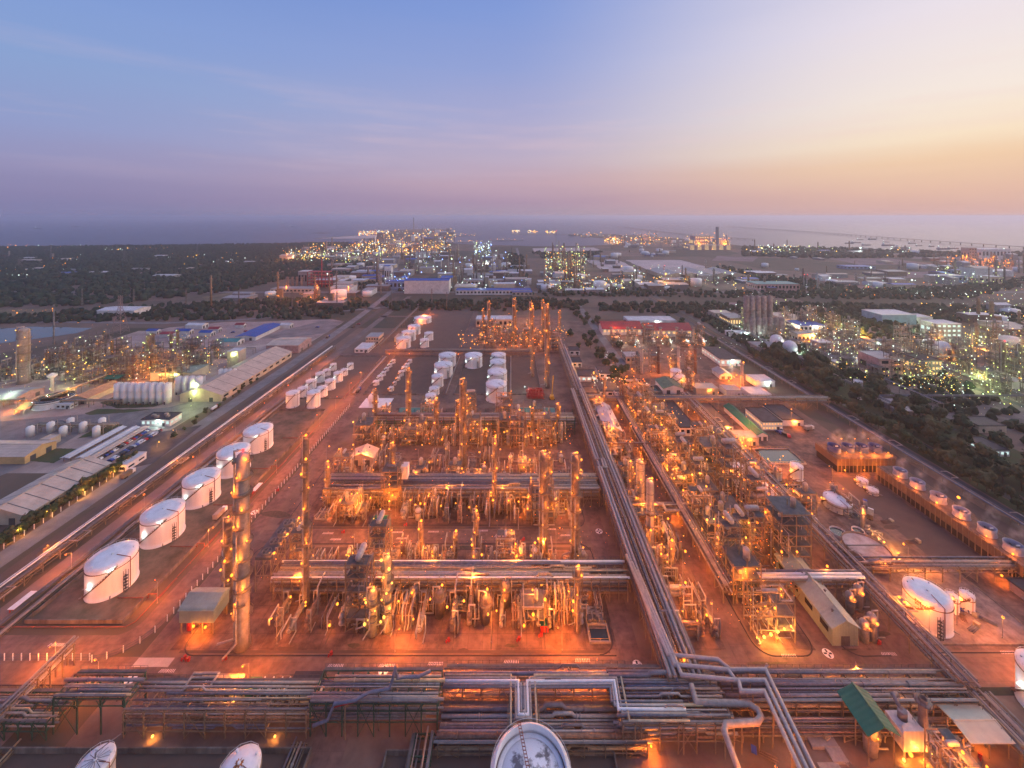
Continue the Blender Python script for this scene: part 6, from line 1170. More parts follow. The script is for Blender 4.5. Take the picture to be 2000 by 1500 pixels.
for i, (X, Y) in enumerate(sorted([(rnd.uniform(-500, -290), rnd.uniform(300, 455)) for _ in range(26)], key=lambda q: q[1])): light_pole(X, Y, 9, rnd.choice('gywgyo'), 3400, f'lamp post, {nth(i)} nearest among the process blocks of the left plant', 'lamp posts of the left plant')
for i in range(10): light_pole(-245.5, 150+i*16, 4, 'y', 900, f'low garden lamp in the hedge beside the warehouse, {nth(i)} from the near end', 'garden lamps along the hedge')
for i in range(5): light_pole(-255-i*9, 318+i*14, 9, 'g', 3500, f'lamp at the lit front of the big warehouse, {nth(i)} along it', 'lamps at the warehouse front')
X, Y = G(235, 650); lattice('tall lattice pylon beside the highway behind the left plant', X, Y, hh(650, 577), 13, M('pylon_steel', (.34,.24,.22), .6), red=False, armw=5)
X, Y = G(105, 672); t = stack('thin tall grey mast left of the pylon', X, Y, hh(672, 595), .8, steel, None, top=None, cat='mast', name='mast')
for i in range(9): X, Y = (-70, -130, -190, -240, -300, -360, -420, -480, -90)[i], 690+i*4; lattice(f'slim power pole on the belt of trees, {nth(i)} from the right', X*1.6, Y, 30, 1.6, steel, cat='power pole', name='power_pole', group='power poles along the tree belt', arms=2, armw=2.4)
for i, (px, py, c, w, d) in enumerate(((508, 652, rf_blue, 26, 60), (450, 672, rf_teal, 26, 14), (385, 640, rf_white, 24, 12), (360, 652, rf_blue, 20, 8), (330, 658, rf_red, 18, 8), (405, 655, rf_blue, 16, 9), (350, 664, rf_grey, 22, 8), (420, 648, rf_red, 14, 7), (300, 652, rf_blue, 14, 7), (470, 640, rf_red, 12, 6), (560, 640, rf_white, 14, 10))):
    X, Y = G(px, py); gable('market_shed', ('long bright blue roofed shed on the rosy yard', 'teal roofed shed by the trees of the rosy yard', 'cream box shed alone on the rosy yard', 'blue sheds among scrap at the far yard', 'red roofed small shed at the far yard', 'second blue shed in the middle of the rosy yard', 'grey low shed among vehicles on the rosy yard', 'small red shed near the blue ones', 'small blue shed at the left of the rosy yard', 'tiny red shed at the far edge of the yard', 'white shed on the grey yard')[i], X, Y, w, d, 5, 1.6, w_white, c, axis='y' if d > w else 'x', group='sheds on the rosy yard', cat='shed')
X, Y = G(243, 612); gable('warehouse', 'long white canopy hall by the fields behind the pylon', X, Y, 60, 30, 8, 2, w_white, rf_white, axis='x', cat='hall')
# parked cars
for i in range(44): X = -271+(i % 2)*9+rnd.uniform(-.3, .3); Y = 262+(i//2)*1.75; put(CARS[rnd.randrange(5)], (X, Y, .2), rnd.choice([0, math.pi]), f'car parked {nth(i//2)} from near end, {("outer", "inner")[i % 2]} file beside the sand coloured canopy', 'cars parked in the left car park').name = 'parked_car'
for i, (px, py) in enumerate(((1518,838),(1526,842),(1532,850),(1540,853),(1521,846),(1670,778),(1678,780),(690,640),(700,634),(620,640),(1183,700),(1195,715),(1210,738),(480,648),(455,650),(430,644),(400,662))): put(CARS[i % 5], (*G(px, py), .2), rnd.uniform(0, 6), f'vehicle standing alone, {nth(i)} of those scattered over the yards and roads', 'vehicles scattered over the yards', 1.25).name = 'parked_car'
# ================================================================ trees
k = 0
for i in range(58): plant_tree(-247.5+rnd.uniform(-1, 1), 150+i*2.0, f'bushy hedge tree, {nth(i)} from near end, in front of the beige warehouse', 'hedge trees by the beige warehouse', .62)
for i in range(70): plant_tree(276+rnd.uniform(-2, 2.5), 150+i*4.6, f'dark green tree, {nth(i)} from near end, narrow row beside the canal road', 'row of trees along the canal', .95)
for i in range(120): plant_tree(293+rnd.random()**1.5*46, 150+i*2.7+rnd.uniform(-3, 3), f'dark bushy tree, {nth(i)} from near end, broad belt right of the canal', 'trees right of the canal', 1.3)
for x0, y0, x1, y1, n, w in ((76, 440, 112, 545, 22, 'in the garden beside the orange lit path'), (96, 372, 116, 430, 14, 'between the dark roofed offices and the office road'), (98, 560, 120, 690, 14, 'left of the office road'), (126, 480, 134, 640, 8, 'beside the left red hall'), (240, 470, 262, 640, 10, 'between the power house and the canal')):
    for i, ty in enumerate(sorted([rnd.uniform(y0, y1) for _ in range(n)])): plant_tree(rnd.uniform(x0, x1), ty, f'round green tree, {nth(i)} nearest '+w, 'garden trees '+w, .95)
for i in range(12): plant_tree(-246+rnd.uniform(-3, 3), 290+i*9, f'small round shrub beside the entrance road, {nth(i)} from near end', 'shrubs by the entrance road', .4)
WOOD = [M('wood_dark', (.018,.045,.024), .9, 0, .3, .1), M('wood_mid', (.028,.058,.028), .9, 0, .3, .1), M('wood_olive', (.042,.062,.03), .9, 0, .3, .1)]
def forest(lab, poly, sp, rr=(3.5, 6), m=None, seed=0, mx=6000):
    rg = random.Random(seed); q = [G(*p) for p in poly]; xs = [p[0] for p in q]; ys = [p[1] for p in q]; b = MB(); n = int((max(xs)-min(xs))*(max(ys)-min(ys))/sp/sp); c = 0
    for _ in range(min(n, mx*3)):
        x, y = rg.uniform(min(xs), max(xs)), rg.uniform(min(ys), max(ys)); ins = False; j = len(q)-1
        for i in range(len(q)):
            if (q[i][1] > y) != (q[j][1] > y) and x < (q[j][0]-q[i][0])*(y-q[i][1])/(q[j][1]-q[i][1])+q[i][0]: ins = not ins
            j = i
        if ins:
            r = rg.uniform(*rr); b.m = rg.randrange(3); b.blob(x, y, r*.55, r, r*1.15, rg); c += 1
            if c >= mx: break
    o = obj('woodland', b, m or WOOD); o['kind'] = 'stuff'; o['label'] = lab; return o
forest('wide dark woodland stretching to the coast at the far left', [(-60,484),(320,480),(540,477),(700,474),(660,492),(520,500),(700,512),(735,518),(560,545),(470,566),(250,592),(100,600),(-60,600)], 12, (3.6, 7), seed=1, mx=12000)
forest('belt of trees across the picture behind the plant', [(-60,622),(300,598),(560,583),(700,586),(730,600),(640,622),(520,624),(330,626),(-60,634)], 9, (2.5, 5), seed=2, mx=2600)
forest('belt of trees behind the far orange unit', [(745,592),(1060,584),(1150,590),(1120,606),(1000,608),(745,606)], 8, (2.5, 5), seed=3, mx=2200); forest('belt of trees right of the office road', [(1170,596),(1500,594),(1900,600),(2100,612),(2100,640),(1880,628),(1650,640),(1560,628),(1420,612),(1300,612),(1170,608)], 9, (3, 6), seed=4, mx=3000)
forest('dark wood between the right plants', [(1640,640),(1740,632),(1830,650),(1780,672),(1690,662)], 8, (3, 5), seed=5, mx=700); forest('trees beside the canal in the middle distance', [(1335,606),(1390,604),(1560,690),(1640,735),(1600,742),(1480,690)], 7, (2.5, 4.5), seed=6, mx=900)
forest('dark scrub at the far right shore', [(1450,484),(1660,488),(1800,494),(2050,496),(2050,500),(1800,503),(1600,505),(1450,500)], 18, (6, 11), seed=7, mx=2200); forest('dark trees beside the straight road', [(980,545),(1030,545),(1020,500),(990,495)], 14, (4, 7), seed=8, mx=900); forest('trees around the middle distance works', [(560,545),(690,520),(740,560),(1040,578),(1300,580),(1640,585),(1900,585),(1900,560),(1500,572),(1200,565),(1000,572),(800,570),(640,560)], 11, (2.5, 5), seed=9, mx=2600)
forest('scattered green cover of the right plants', [(1660,700),(1760,690),(1960,790),(2100,860),(2100,905),(1900,850)], 8, (2, 4), seed=10, mx=900); forest('trees between the fields on the right', [(1400,520),(1700,570),(1900,560),(2000,545),(2000,560),(1900,580),(1650,582),(1400,545)], 14, (4, 7), seed=11, mx=1500); forest('hills of scrub around the long pale plots', [(1040,494),(1180,492),(1140,508),(1060,505)], 14, (4, 7), seed=12, mx=700)
# ================================================================ the plants on the right
gr_ = 'buildings of the right plants'
for lab, x0, x1, yf, dep, h, wl, rf, kw in (
    ('pale blue warehouse with a curved grey roof on the right', 1722, 1790, 634, 34, 14, w_blue, rf_white, {}), ('white hall beside the pale blue warehouse', 1782, 1822, 632, 22, 9, w_white, rf_white, {}), ('open tower building with a lit stair shaft', 1830, 1878, 660, 22, 18, w_grey, rf_white, dict(floors=3, bays=5, winm=win_cool)), ('brown block tower among yellow lights', 1717, 1764, 742, 24, 20, w_pink, rf_grey, dict(floors=3, bays=2)), ('grey open frame building right of the brown block', 1800, 1840, 736, 20, 16, w_grey, rf_dark, dict(floors=3, bays=6, winm=win_warm)),
    ('dark roofed shed on the scrub at the right', 1912, 1966, 846, 14, 5, w_cream, rf_dark, {}), ('dark roofed house with cold lit windows at the right edge', 1934, 1972, 892, 16, 4, w_white, rf_dark, dict(bays=4, winm=win_cool)), ('small white roofed shelter by the canal trees', 1735, 1770, 800, 10, 4, w_grey, rf_white, {}), ('white roofed low store beside the scrap yard', 1758, 1792, 812, 8, 3, w_grey, rf_white, {}),
    ('cream process hall with long roof among cold lights', 1530, 1578, 640, 40, 12, w_cream, rf_beige, dict(lampk='w', lp=9000)), ('blue roofed white hall among cold lights', 1562, 1612, 660, 26, 16, w_white, rf_blue, dict(floors=2, bays=6, lampk='w', lp=9000)), ('white cube block with four panels by the canal', 1558, 1590, 672, 16, 12, w_cream, rf_grey, dict(bays=4)), ('small white tower block beside the spheres', 1600, 1626, 690, 14, 12, w_pink, rf_white, {}), ('dark roofed shed behind the conveyor', 1636, 1668, 662, 18, 7, w_grey, rf_dark, {}), ('white pump hall behind the thin pipe rack', 1640, 1676, 722, 14, 5, w_cream, rf_white, dict(bays=5, winm=win_warm)), ('white roofed shed beside the pump hall', 1672, 1698, 712, 16, 4, w_white, rf_white, {}), ('long white shed with cold lamps at the right edge', 1960, 2060, 760, 20, 6, w_white, rf_white, dict(lampk='w', lp=9000)), ('low dark workshop by the thin canal rack', 1930, 1990, 702, 20, 8, w_grey, rf_dark, {}), ('dark brick silo house by the rail line', 1426, 1458, 638, 30, 12, w_brick, rf_grey, dict(bays=6, winm=win_warm)), ('long lit loading platform beside the rail line', 1425, 1480, 658, 12, 5, w_white, rf_white, dict(lampk='w', lp=9000)), ('grey low hall near the silo tower', 1480, 1530, 690, 20, 7, w_grey, rf_grey, dict(lampk='w', lp=6000)), ('tan flat hall behind the silo house', 1395, 1430, 622, 20, 8, w_cream, rf_beige, dict(lampk='w', lp=6000))):
    X0, Y0 = G(x0, yf); X1, _ = G(x1, yf); flat('plant_building', lab, (X0+X1)/2, Y0+dep/2, X1-X0, dep, h, wl, rf, group=gr_, **kw)
X, Y = G(1470, 660); silo_row('grey silo, {} from the left in the lower file of the silo tower', X, Y, 6, 3.6, 26, 7.6, 'grey silos of the right plant', conc); silo_row('grey silo, {} from the left on top of the silo tower', X, Y+14, 5, 3.6, 52, 7.8, 'grey silos of the right plant', conc)
for i, (px, py) in enumerate(((1517, 682), (1543, 695), (1816, 690), (1841, 696))):
    X, Y = G(px, py); r = 7.2; t = thing('spherical_tank', ('white ball tank, left of the pair by the canal', 'white ball tank, right of the pair by the canal', 'orange lit ball tank, left of the far pair', 'orange lit ball tank, right of the far pair')[i], 'tank', (X, Y, .1), 0, 'ball tanks of the right plants'); m = MB(); m.ball(0, 0, r+3, r, 24); obj('shell', m, tank_white, t); m = MB(); [m.cyl(r*.92*math.cos(a), r*.92*math.sin(a), 0, r+2, .4, .4, 6) for a in [6.283*j/8 for j in range(8)]]; obj('legs', m, white_p, t); m = MB(); rail(m, ring_pts(2.4, 2*r+2.6, 8), 1.2, .08); obj('top_platform', m, steel, t); lamp(t, 5, -r, 4, 'w' if i < 2 else 'o', 4000, .5)
tank_px('lone white tank on the scrub right of the canal', 1676, 744, 9.5, 763, group='tanks of the right plants', n=24, lampk='w', lp=1000); tank_px('white cylinder tank far at the right beside the lamps', 1949, 604, 11, 614, group='tanks of the right plants', n=24); tank_px('squat white tank behind the lit stair tower', 1927, 638, 12.5, 650, group='tanks of the right plants', n=24); tank_px('white tank with a rim at the far right', 1966, 632, 12, 642, group='tanks of the right plants', n=24); tank_px('pink white tank between the ball tanks', 1930, 678, 13, 690, group='tanks of the right plants', n=24)
gq = 'process equipment of the right plants'
for j, (x0, x1, y, pat) in enumerate(((330, 430, 395, 'SdSsSdSSsd'), (340, 440, 420, 'SSdSsSdSSs'), (430, 560, 360, 'SdSsdSsSdS'), (440, 600, 385, 'SdSSdSsSSd'), (450, 620, 412, 'SsSdSSsdSS'), (330, 420, 470, 'sSdSsSdSs'), (440, 600, 450, 'SSdSsSdSS'), (330, 460, 520, 'SdSSsSdSSd'), (330, 460, 550, 'SSdSsSSdSs'), (470, 640, 500, 'SdSsdSSd'), (330, 440, 585, 'SSdSsSdSS'))): row(f'{nth(j)} of the right plants', x0, x1, y, pat, gq, 6, sc_=1.25, seed=j, cool=True)
for i, (px, yb, yt, w) in enumerate(((1958, 745, 668, 9), (1972, 742, 690, 8), (1990, 745, 672, 9), (1895, 700, 672, 5), (1450, 640, 600, 4))):
    X, Y = G(px, yb); column(f'slender column of the right plants, {nth(i)} listed from the right edge inward', X, Y, hh(yb, yt), w/2*Y/F, group='columns of the right plants', k='g', top='r' if i == 0 else None, p=2500)
for x, y0, y1, i in ((312, 330, 640, 0), (352, 330, 640, 1), (440, 300, 640, 2)): rack(('dark pipe gallery beside the right plant road', 'second dark pipe gallery among the right plants', 'long pipe gallery towards the right edge')[i], 'y', x, y0, y1, 5, [6], seed=70+i, step=16, mat=steel)
for i, y in enumerate((440, 345, 500)): rack(('thin cross pipe rack through the right plants', 'near cross pipe rack at the right edge', 'far cross pipe rack of the right plants')[i], 'x', y, 310, 620, 4, [6], seed=75+i, step=16, mat=steel)
for i, (X, Y) in enumerate(sorted([(rnd.uniform(315, 640), rnd.uniform(340, 600)) for _ in range(46)], key=lambda q: q[1])): light_pole(X, Y, 10, rnd.choice('gygwyyg'), 19000, f'lamp post, {nth(i)} nearest among the process blocks of the right plants', 'lamp posts of the right plants')
for i in range(10): light_pole(322+rnd.uniform(-2, 2), 420+i*14, 9, 'w', 3500, f'cold lamp beside the rail loading platform, {nth(i)} along it', 'cold lamps at the rail platform')
# ================================================================ far works
def specks(lab, boxes, n, ks, s=.0011, h=(3, 22), seed=0):
    rg = random.Random(seed); b = MB()
    for _ in range(n):
        x0, y0, x1, y1 = rg.choice(boxes); px, py = rg.uniform(x0, x1), rg.uniform(y0, y1); X, Y = G(px, py); r = Y*s*rg.choice([.25, .3, .4, .5, .65, 1.1]); b.m = rg.randrange(len(ks)); z = rg.uniform(*h)
        q = len(b.v); b.v += [(X+r,Y,z),(X,Y+r,z),(X-r,Y,z),(X,Y-r,z),(X,Y,z+r),(X,Y,z-r)]
        for f in ((0,1,4),(1,2,4),(2,3,4),(3,0,4),(1,0,5),(2,1,5),(3,2,5),(0,3,5)): b.face([q+i for i in f])
    o = obj('distant_lights', b, [bulb[k] for k in ks]); o['kind'] = 'stuff'; o['label'] = lab; return o
def far_block(where, box, nt, nc, nb, seed, hs=(8, 26), walls=None, cols=(8, 60)):
    """tanks, columns and halls of a works too far off for their parts to show, each a thing of its own"""
    rg = random.Random(seed); walls = walls or [w_grey, w_cream, w_white, pgrey, insul]
    def spots(n): return sorted([G(rg.uniform(box[0], box[2]), rg.uniform(box[1], box[3])) for _ in range(n)], key=lambda q: q[1])
    for i, (X, Y) in enumerate(spots(int(nb*.58+.5))):
        w, d, h = rg.uniform(12, 55), rg.uniform(12, 40), rg.uniform(*hs); t = thing('factory_hall', f'far factory hall, {nth(i)} nearest {where}', 'factory hall', (X, Y, 0), 0, f'far halls {where}'); m = MB(); m.cb(0, 0, 0, w, d, h); obj('wall', m, rg.choice(walls), t); m = MB(); r = h*.16; m.v = [(-w/2-.6,-d/2-.6,h),(w/2+.6,-d/2-.6,h),(w/2+.6,d/2+.6,h),(-w/2-.6,d/2+.6,h),(-w/2-.6,0,h+r),(w/2+.6,0,h+r)]
        for f in ((0,1,5,4),(2,3,4,5),(1,2,5),(3,0,4),(3,2,1,0)): m.face(list(f))
        obj('roof', m, rg.choice([rf_white, rf_grey, rf_beige, rf_grey, rf_white, rf_blue]), t)
    for i, (X, Y) in enumerate(spots(nt)):
        r = rg.uniform(5, 15); h = r*rg.uniform(.7, 1.3); m = MB(); m.lathe([(r, 0), (r, h), (.1, h+r*.15)], 16); o = obj('storage_tank', m, tank_white, None, (X, Y, 0)); tag(o, f'far white tank, {nth(i)} nearest {where}', 'tank', f'far tanks {where}')
    for i, (X, Y) in enumerate(spots(nc)):
        h = rg.uniform(*cols); r = rg.uniform(.8, 2.6); m = MB(); m.lathe([(r, 0), (r, h), (.1, h+r)], 8)
        for j in range(3): z = h*(j+1)/3.4; m.lathe([(r+1.4, z), (r+1.4, z+1)], 8)
        if rg.random() < .5: m.cb(r*3, 0, 0, 8, 7, h*.4)
        o = obj('process_column', m, rg.choice([insul, pale, steel, steel_tan]), None, (X, Y, 0)); tag(o, f'far process column, {nth(i)} nearest {where}', 'column', f'far columns {where}')
far_block('on the hazy harbour peninsula', (740, 452, 890, 478), 26, 14, 20, 1, (12, 40)); far_block('in the yellow lit works below the peninsula', (680, 478, 880, 500), 6, 34, 16, 2, (8, 24), cols=(15, 60)); far_block('left of the yellow lit works', (560, 486, 700, 512), 2, 16, 24, 3, (8, 18)); far_block('beyond the blue roofed long hall', (790, 500, 1000, 535), 5, 34, 22, 4, (8, 22), cols=(15, 55))
far_block('around the straight road', (870, 535, 1015, 568), 2, 6, 18, 5, (8, 16)); far_block('in the pale green lit refinery beside the straight road', (1065, 508, 1140, 552), 2, 34, 8, 6, (6, 14), cols=(20, 85)); far_block('in front of that refinery', (1060, 552, 1220, 574), 4, 6, 16, 7, (5, 10)); far_block('among the lights below the pale plots', (1210, 530, 1470, 568), 5, 18, 26, 8, (6, 14), cols=(10, 35)); far_block('on the harbour spit in the bay', (1115, 457.5, 1290, 464), 12, 4, 10, 9, (8, 18)); far_block('between the bay and the pale plots', (1200, 468, 1350, 484), 10, 8, 14, 10, (6, 16))
far_block('along the right shore', (1450, 490, 1800, 500), 12, 14, 16, 11, (8, 20)); far_block('beyond the fields on the right', (1820, 505, 2000, 560), 4, 16, 20, 12, (8, 26)); far_block('on the left behind the highway', (640, 545, 760, 580), 2, 6, 16, 13, (6, 12)); far_block('in the villages of the left woodland', (0, 495, 500, 545), 0, 2, 26, 14, (4, 9)); far_block('behind the tree belt on the left', (400, 575, 690, 600), 2, 4, 16, 15, (5, 10)); far_block('on the right edge of the right plants', (1900, 600, 2050, 690), 4, 14, 10, 16, (6, 16), cols=(10, 40)); far_block('at the pale tank depot right of the plots', (1225, 490, 1310, 503), 12, 2, 5, 17, (6, 10))
far_block('between the refinery and the pale depot', (1150, 500, 1230, 530), 4, 8, 10, 19, (6, 14)); far_block('beside the causeway in the middle distance', (700, 520, 800, 560), 2, 10, 22, 20, (6, 16)); far_block('on the plain right of the saw roof halls', (1450, 540, 1760, 572), 4, 12, 26, 21, (5, 12), cols=(10, 30)); far_block('on the plain below the shore works', (1480, 500, 1860, 540), 3, 6, 20, 22, (5, 12), cols=(10, 30)); far_block('behind the grey blue roofed halls', (880, 520, 1030, 556), 5, 16, 22, 23, (6, 16)); far_block('at the foot of the yellow lit works', (640, 500, 800, 530), 3, 10, 26, 24, (6, 14))
X, Y = G(836, 571); gable('warehouse', 'long white hall with a blue roof edge in the middle distance', X, Y, 92, 30, 27, 2, w_white, rf_blue, axis='x', cat='hall')
for lab, x0, x1, yb, h, dep, wl, rf in (('tall pale grey block left of the red frame works', 582, 600, 560, 34, 24, w_grey, rf_white), ('blue lit frame hall left of the long white hall', 752, 800, 566, 18, 20, w_blue, rf_blue), ('white towers behind the blue frame hall', 751, 764, 550, 34, 16, w_white, rf_white), ('long blue roofed hall right of the long white one', 890, 1037, 576, 9, 24, w_white, rf_blue), ('blue roofed hall below the straight road', 1000, 1040, 578, 7, 20, w_cream, rf_blue), ('grey hall behind the blue roofed ones', 905, 1000, 558, 12, 26, w_pink, rf_grey), ('flat grey factory below the red frame works', 528, 610, 572, 8, 30, w_cream, rf_grey), ('beige gabled hall right of the red frame works', 646, 674, 552, 12, 40, w_cream, rf_beige), ('teal roofed pink hall before the right fields', 1478, 1562, 568, 14, 40, w_pink, rf_teal), ('big white hall at the far right shore', 1918, 1974, 506, 36, 60, w_white, rf_white), ('blue roofed halls at the far right', 1890, 1970, 540, 12, 50, w_blue, rf_blue), ('blue gate block at the far right', 1856, 1888, 552, 16, 30, w_blue, rf_white), ('pale glass block at the far right works', 1936, 1958, 556, 18, 26, w_cream, rf_white), ('long white low hall on the left below the wood', 1655, 1710, 526, 8, 40, w_blue, rf_blue)):
    X0, Y0 = G(x0, yb); X1, _ = G(x1, yb); flat('factory_hall', lab, (X0+X1)/2, Y0+dep/2, X1-X0, dep, h, wl, rf, cat='factory hall', group='far halls that stand out', bays=max(3, int((x1-x0)/7)))
for i in range(5): X, Y = G(1300+i*29, 544); gable('warehouse', f'huge pale saw roof hall beside the pale plots, {nth(i)} bay from the left', X+20, Y+40, 60, 120, 10, 7, w_cream, rf_beige if i % 2 else rf_grey, cat='hall', group='saw roof hall bays')
red_frame = M('red_frame', (.42,.05,.05), .6, 0, .15)
t = thing('red_works', 'red painted process frame with a thin red stack in the middle distance', 'process structure', (*G(625, 560), 0)); m = MB()
for i in range(5):
    for x in range(7): m.cb(-24+x*8, -8, i*7, 1.2, 1.2, 7); m.cb(-24+x*8, 8, i*7, 1.2, 1.2, 7) if i < 4 else None
    m.box(-24, -9, i*7+6, 24, 9, i*7+7)
obj('frame', m, red_frame, t); m = MB(); m.lathe([(1.6, 0), (1.2, 62)], 10, 4, 0); obj('stack', m, red_frame, t)
for i in range(4): X, Y = G(562+i*9, 562); stack(f'short brown silo stack, {nth(i)} from the left before the pale grey block', X, Y, 24, 3, w_brick, 'short stacks before the pale grey block', top=None)
for lab, px, yb, yt, w, bands, top in (('red and white banded chimney above the yellow lit works', 733, 484, 449, 2.6, True, 'r'), ('second banded chimney above the yellow lit works', 785, 494, 466, 2.4, True, 'r'), ('dark chimney on the causeway road', 817, 520, 483, 3, False, None), ('thin chimney over the hazy peninsula', 808, 456, 425, 2, False, None), ('broad grey chimney of the power station by the sea', 1401, 487, 443, 7, False, None), ('slim stack left of the power station', 1354, 488, 462, 2, False, 'r'), ('slim stack between the power station blocks', 1386, 487, 459, 2, False, None), ('slim stack right of the power station', 1419, 486, 459, 2, False, 'r'), ('very thin tall flare mast over the refinery', 1086, 520, 451, 1.2, False, 'r'), ('red tipped chimney before the saw roof hall', 1297, 545, 519, 2.2, True, 'r'), ('left of twin red tipped stacks behind the teal roofed hall', 1570, 560, 537, 1.8, False, 'r'), ('right of twin red tipped stacks behind the teal roofed hall', 1576, 560, 537, 1.8, False, 'r'), ('white slim stack right of the twin stacks', 1596, 564, 532, 2.4, False, None), ('small chimney by the pale blue warehouse', 1786, 616, 602, 2, False, None)):
    X, Y = G(px, yb); stack(lab, X, Y, hh(yb, yt), w/2*Y/F, w_grey if not bands else white_p, 'far chimneys', bands, top)
for lab, x0, x1, h in (('left block of the orange lit power station by the sea', 1358, 1384, 62), ('right block of the orange lit power station by the sea', 1404, 1424, 44), ('low front hall of the power station by the sea', 1345, 1430, 22)):
    X0, Y0 = G(x0, 488.5 if 'low' in lab else 486); X1, _ = G(x1, 488.5 if 'low' in lab else 486); flat('power_station', lab, (X0+X1)/2, Y0+30, X1-X0, 60, h, w_pink, rf_grey, cat='power station', floors=4, bays=6, winm=win_warm)
X, Y = G(1892, 512); flat('refinery_tower', 'dark tower block over the orange lit refinery at the far right', X, Y, 26, 26, 50, w_grey, rf_grey, cat='tower', floors=5, bays=3)
far_block('in the orange lit refinery at the far right', (1845, 508, 1972, 524), 0, 26, 6, 18, (6, 14), cols=(10, 40))
for i, (px, yb, yt) in enumerate(((243, 515, 492), (385, 500, 478), (37, 525, 505), (1195, 486, 476))): X, Y = G(px, yb); lattice(f'distant lattice pylon in the woodland, {nth(i)} listed from the middle', X, Y, hh(yb, yt), 14, steel, group='distant pylons')
# lights of the far works
specks('yellow lamps of the works below the peninsula', [(690,474,880,500)], 480, 'yyoyw', .0015, seed=1); specks('greenish lamps left of the causeway', [(630,494,760,518),(560,500,640,514)], 330, 'wgywg', .0014, seed=2); specks('hazy lamps on the peninsula', [(745,451,890,474),(700,458,760,462)], 330, 'yowy', .0014, seed=3, h=(4, 40))
specks('lamps of the village and works left of the causeway', [(550,492,640,512),(600,480,700,494)], 170, 'oywy', .0014, seed=4); specks('cool lamps beyond the long white hall', [(790,500,1010,545),(925,482,960,506)], 330, 'wgwbw', .0014, seed=5, h=(3, 35)); specks('blue and white lamps of the blue hall', [(752,550,800,570),(880,555,1030,574)], 120, 'wbw', .0015, seed=6)
specks('pale green lamps of the refinery beside the straight road', [(1064,502,1146,552)], 420, 'gwygo', .0014, seed=7, h=(3, 50)); specks('lamps below the pale plots', [(1210,530,1470,572),(1060,552,1220,575)], 420, 'wgwoy', .0014, seed=8); specks('lamps on the harbour spit', [(1112,457.5,1290,465),(1000,453,1015,455),(1030,454,1050,456),(1066,455,1085,457)], 200, 'yoyw', .0012, seed=9); specks('lamps between the bay and the shore road', [(1190,464,1350,484),(1180,468,1210,478)], 220, 'oyoyw', .0014, seed=10)
specks('orange lamps of the power station by the sea', [(1345,468,1428,490)], 170, 'oyo', .0014, seed=11, h=(4, 50)); specks('lamps along the right shore', [(1450,490,1800,502),(1480,485,1560,500)], 260, 'wgyw', .0014, seed=12); specks('glaring orange lamps of the refinery at the far right', [(1845,512,1975,524),(1880,500,1912,512)], 300, 'oood', .0015, seed=13, h=(3, 24)); specks('green lamps of the far right works', [(1825,530,1960,566)], 150, 'gwg', .0014, seed=14)
specks('village lamps in the left woodland', [(0,480,120,486),(100,500,165,520),(0,525,60,545),(205,488,240,494),(30,518,130,538),(320,495,500,520),(380,505,480,518),(100,482,330,490)], 200, 'wowyo', .0014, seed=15, h=(3, 9)); specks('orange street lamps along the highway behind the left plant', [(20,615,110,622),(520,583,690,590),(130,600,260,660)], 40, 'o', .0016, seed=16, h=(8, 11)); specks('greenish lamps of the right plants', [(1400,604,1640,700),(1560,640,1680,720)], 420, 'wwgw', .0013, seed=17); specks('yellow green lamps of the right plants', [(1640,690,1870,790),(1760,735,1880,780),(1880,660,2000,740)], 620, 'gygwy', .0013, seed=18); specks('lamps of the right edge', [(1880,600,2000,700),(1800,590,2000,640),(1860,770,2000,830)], 240, 'wygw', .0014, seed=19); specks('lamps along the shore road at the right', [(1430,540,2000,585)], 240, 'wwgo', .0012, seed=20, h=(5, 10))
specks('lamps of the left plant', [(0,680,330,770),(330,665,450,740)], 420, 'ygwyo', .0010, seed=21, h=(2, 14)); specks('bright orange lamps of the far orange unit', [(895,655,1110,690)], 170, 'ooyo', .0015, seed=22, h=(2, 16)); specks('sparkle of orange lamps across the near process blocks', [(560,960,1190,1000),(480,1100,1200,1160)], 110, 'oyo', .0013, seed=23, h=(2, 9)); specks('sparkle of orange lamps in the dense right block', [(1230,800,1350,900),(1280,880,1480,1000),(1330,980,1560,1130),(1400,1120,1560,1240)], 420, 'ooyd', .0012, seed=24, h=(2, 16)); specks('sparkle of orange lamps before the green rack', [(725,830,1120,878)], 260, 'ooyd', .0012, seed=25, h=(2, 9)); specks('lamps of the power house', [(1180,670,1380,720),(1140,740,1230,770)], 130, 'wyow', .0014, seed=26, h=(3, 12))
specks('many small orange bulbs inside the near process blocks', [(520,1150,1200,1200),(560,960,1190,1010),(560,1060,1200,1095)], 260, 'oodo', .0008, seed=40, h=(2, 14))
specks('many small orange bulbs inside the right process blocks', [(1240,820,1330,900),(1290,900,1480,1000),(1350,1000,1560,1140),(1190,870,1300,1060)], 300, 'oodo', .0009, seed=41, h=(2, 16))
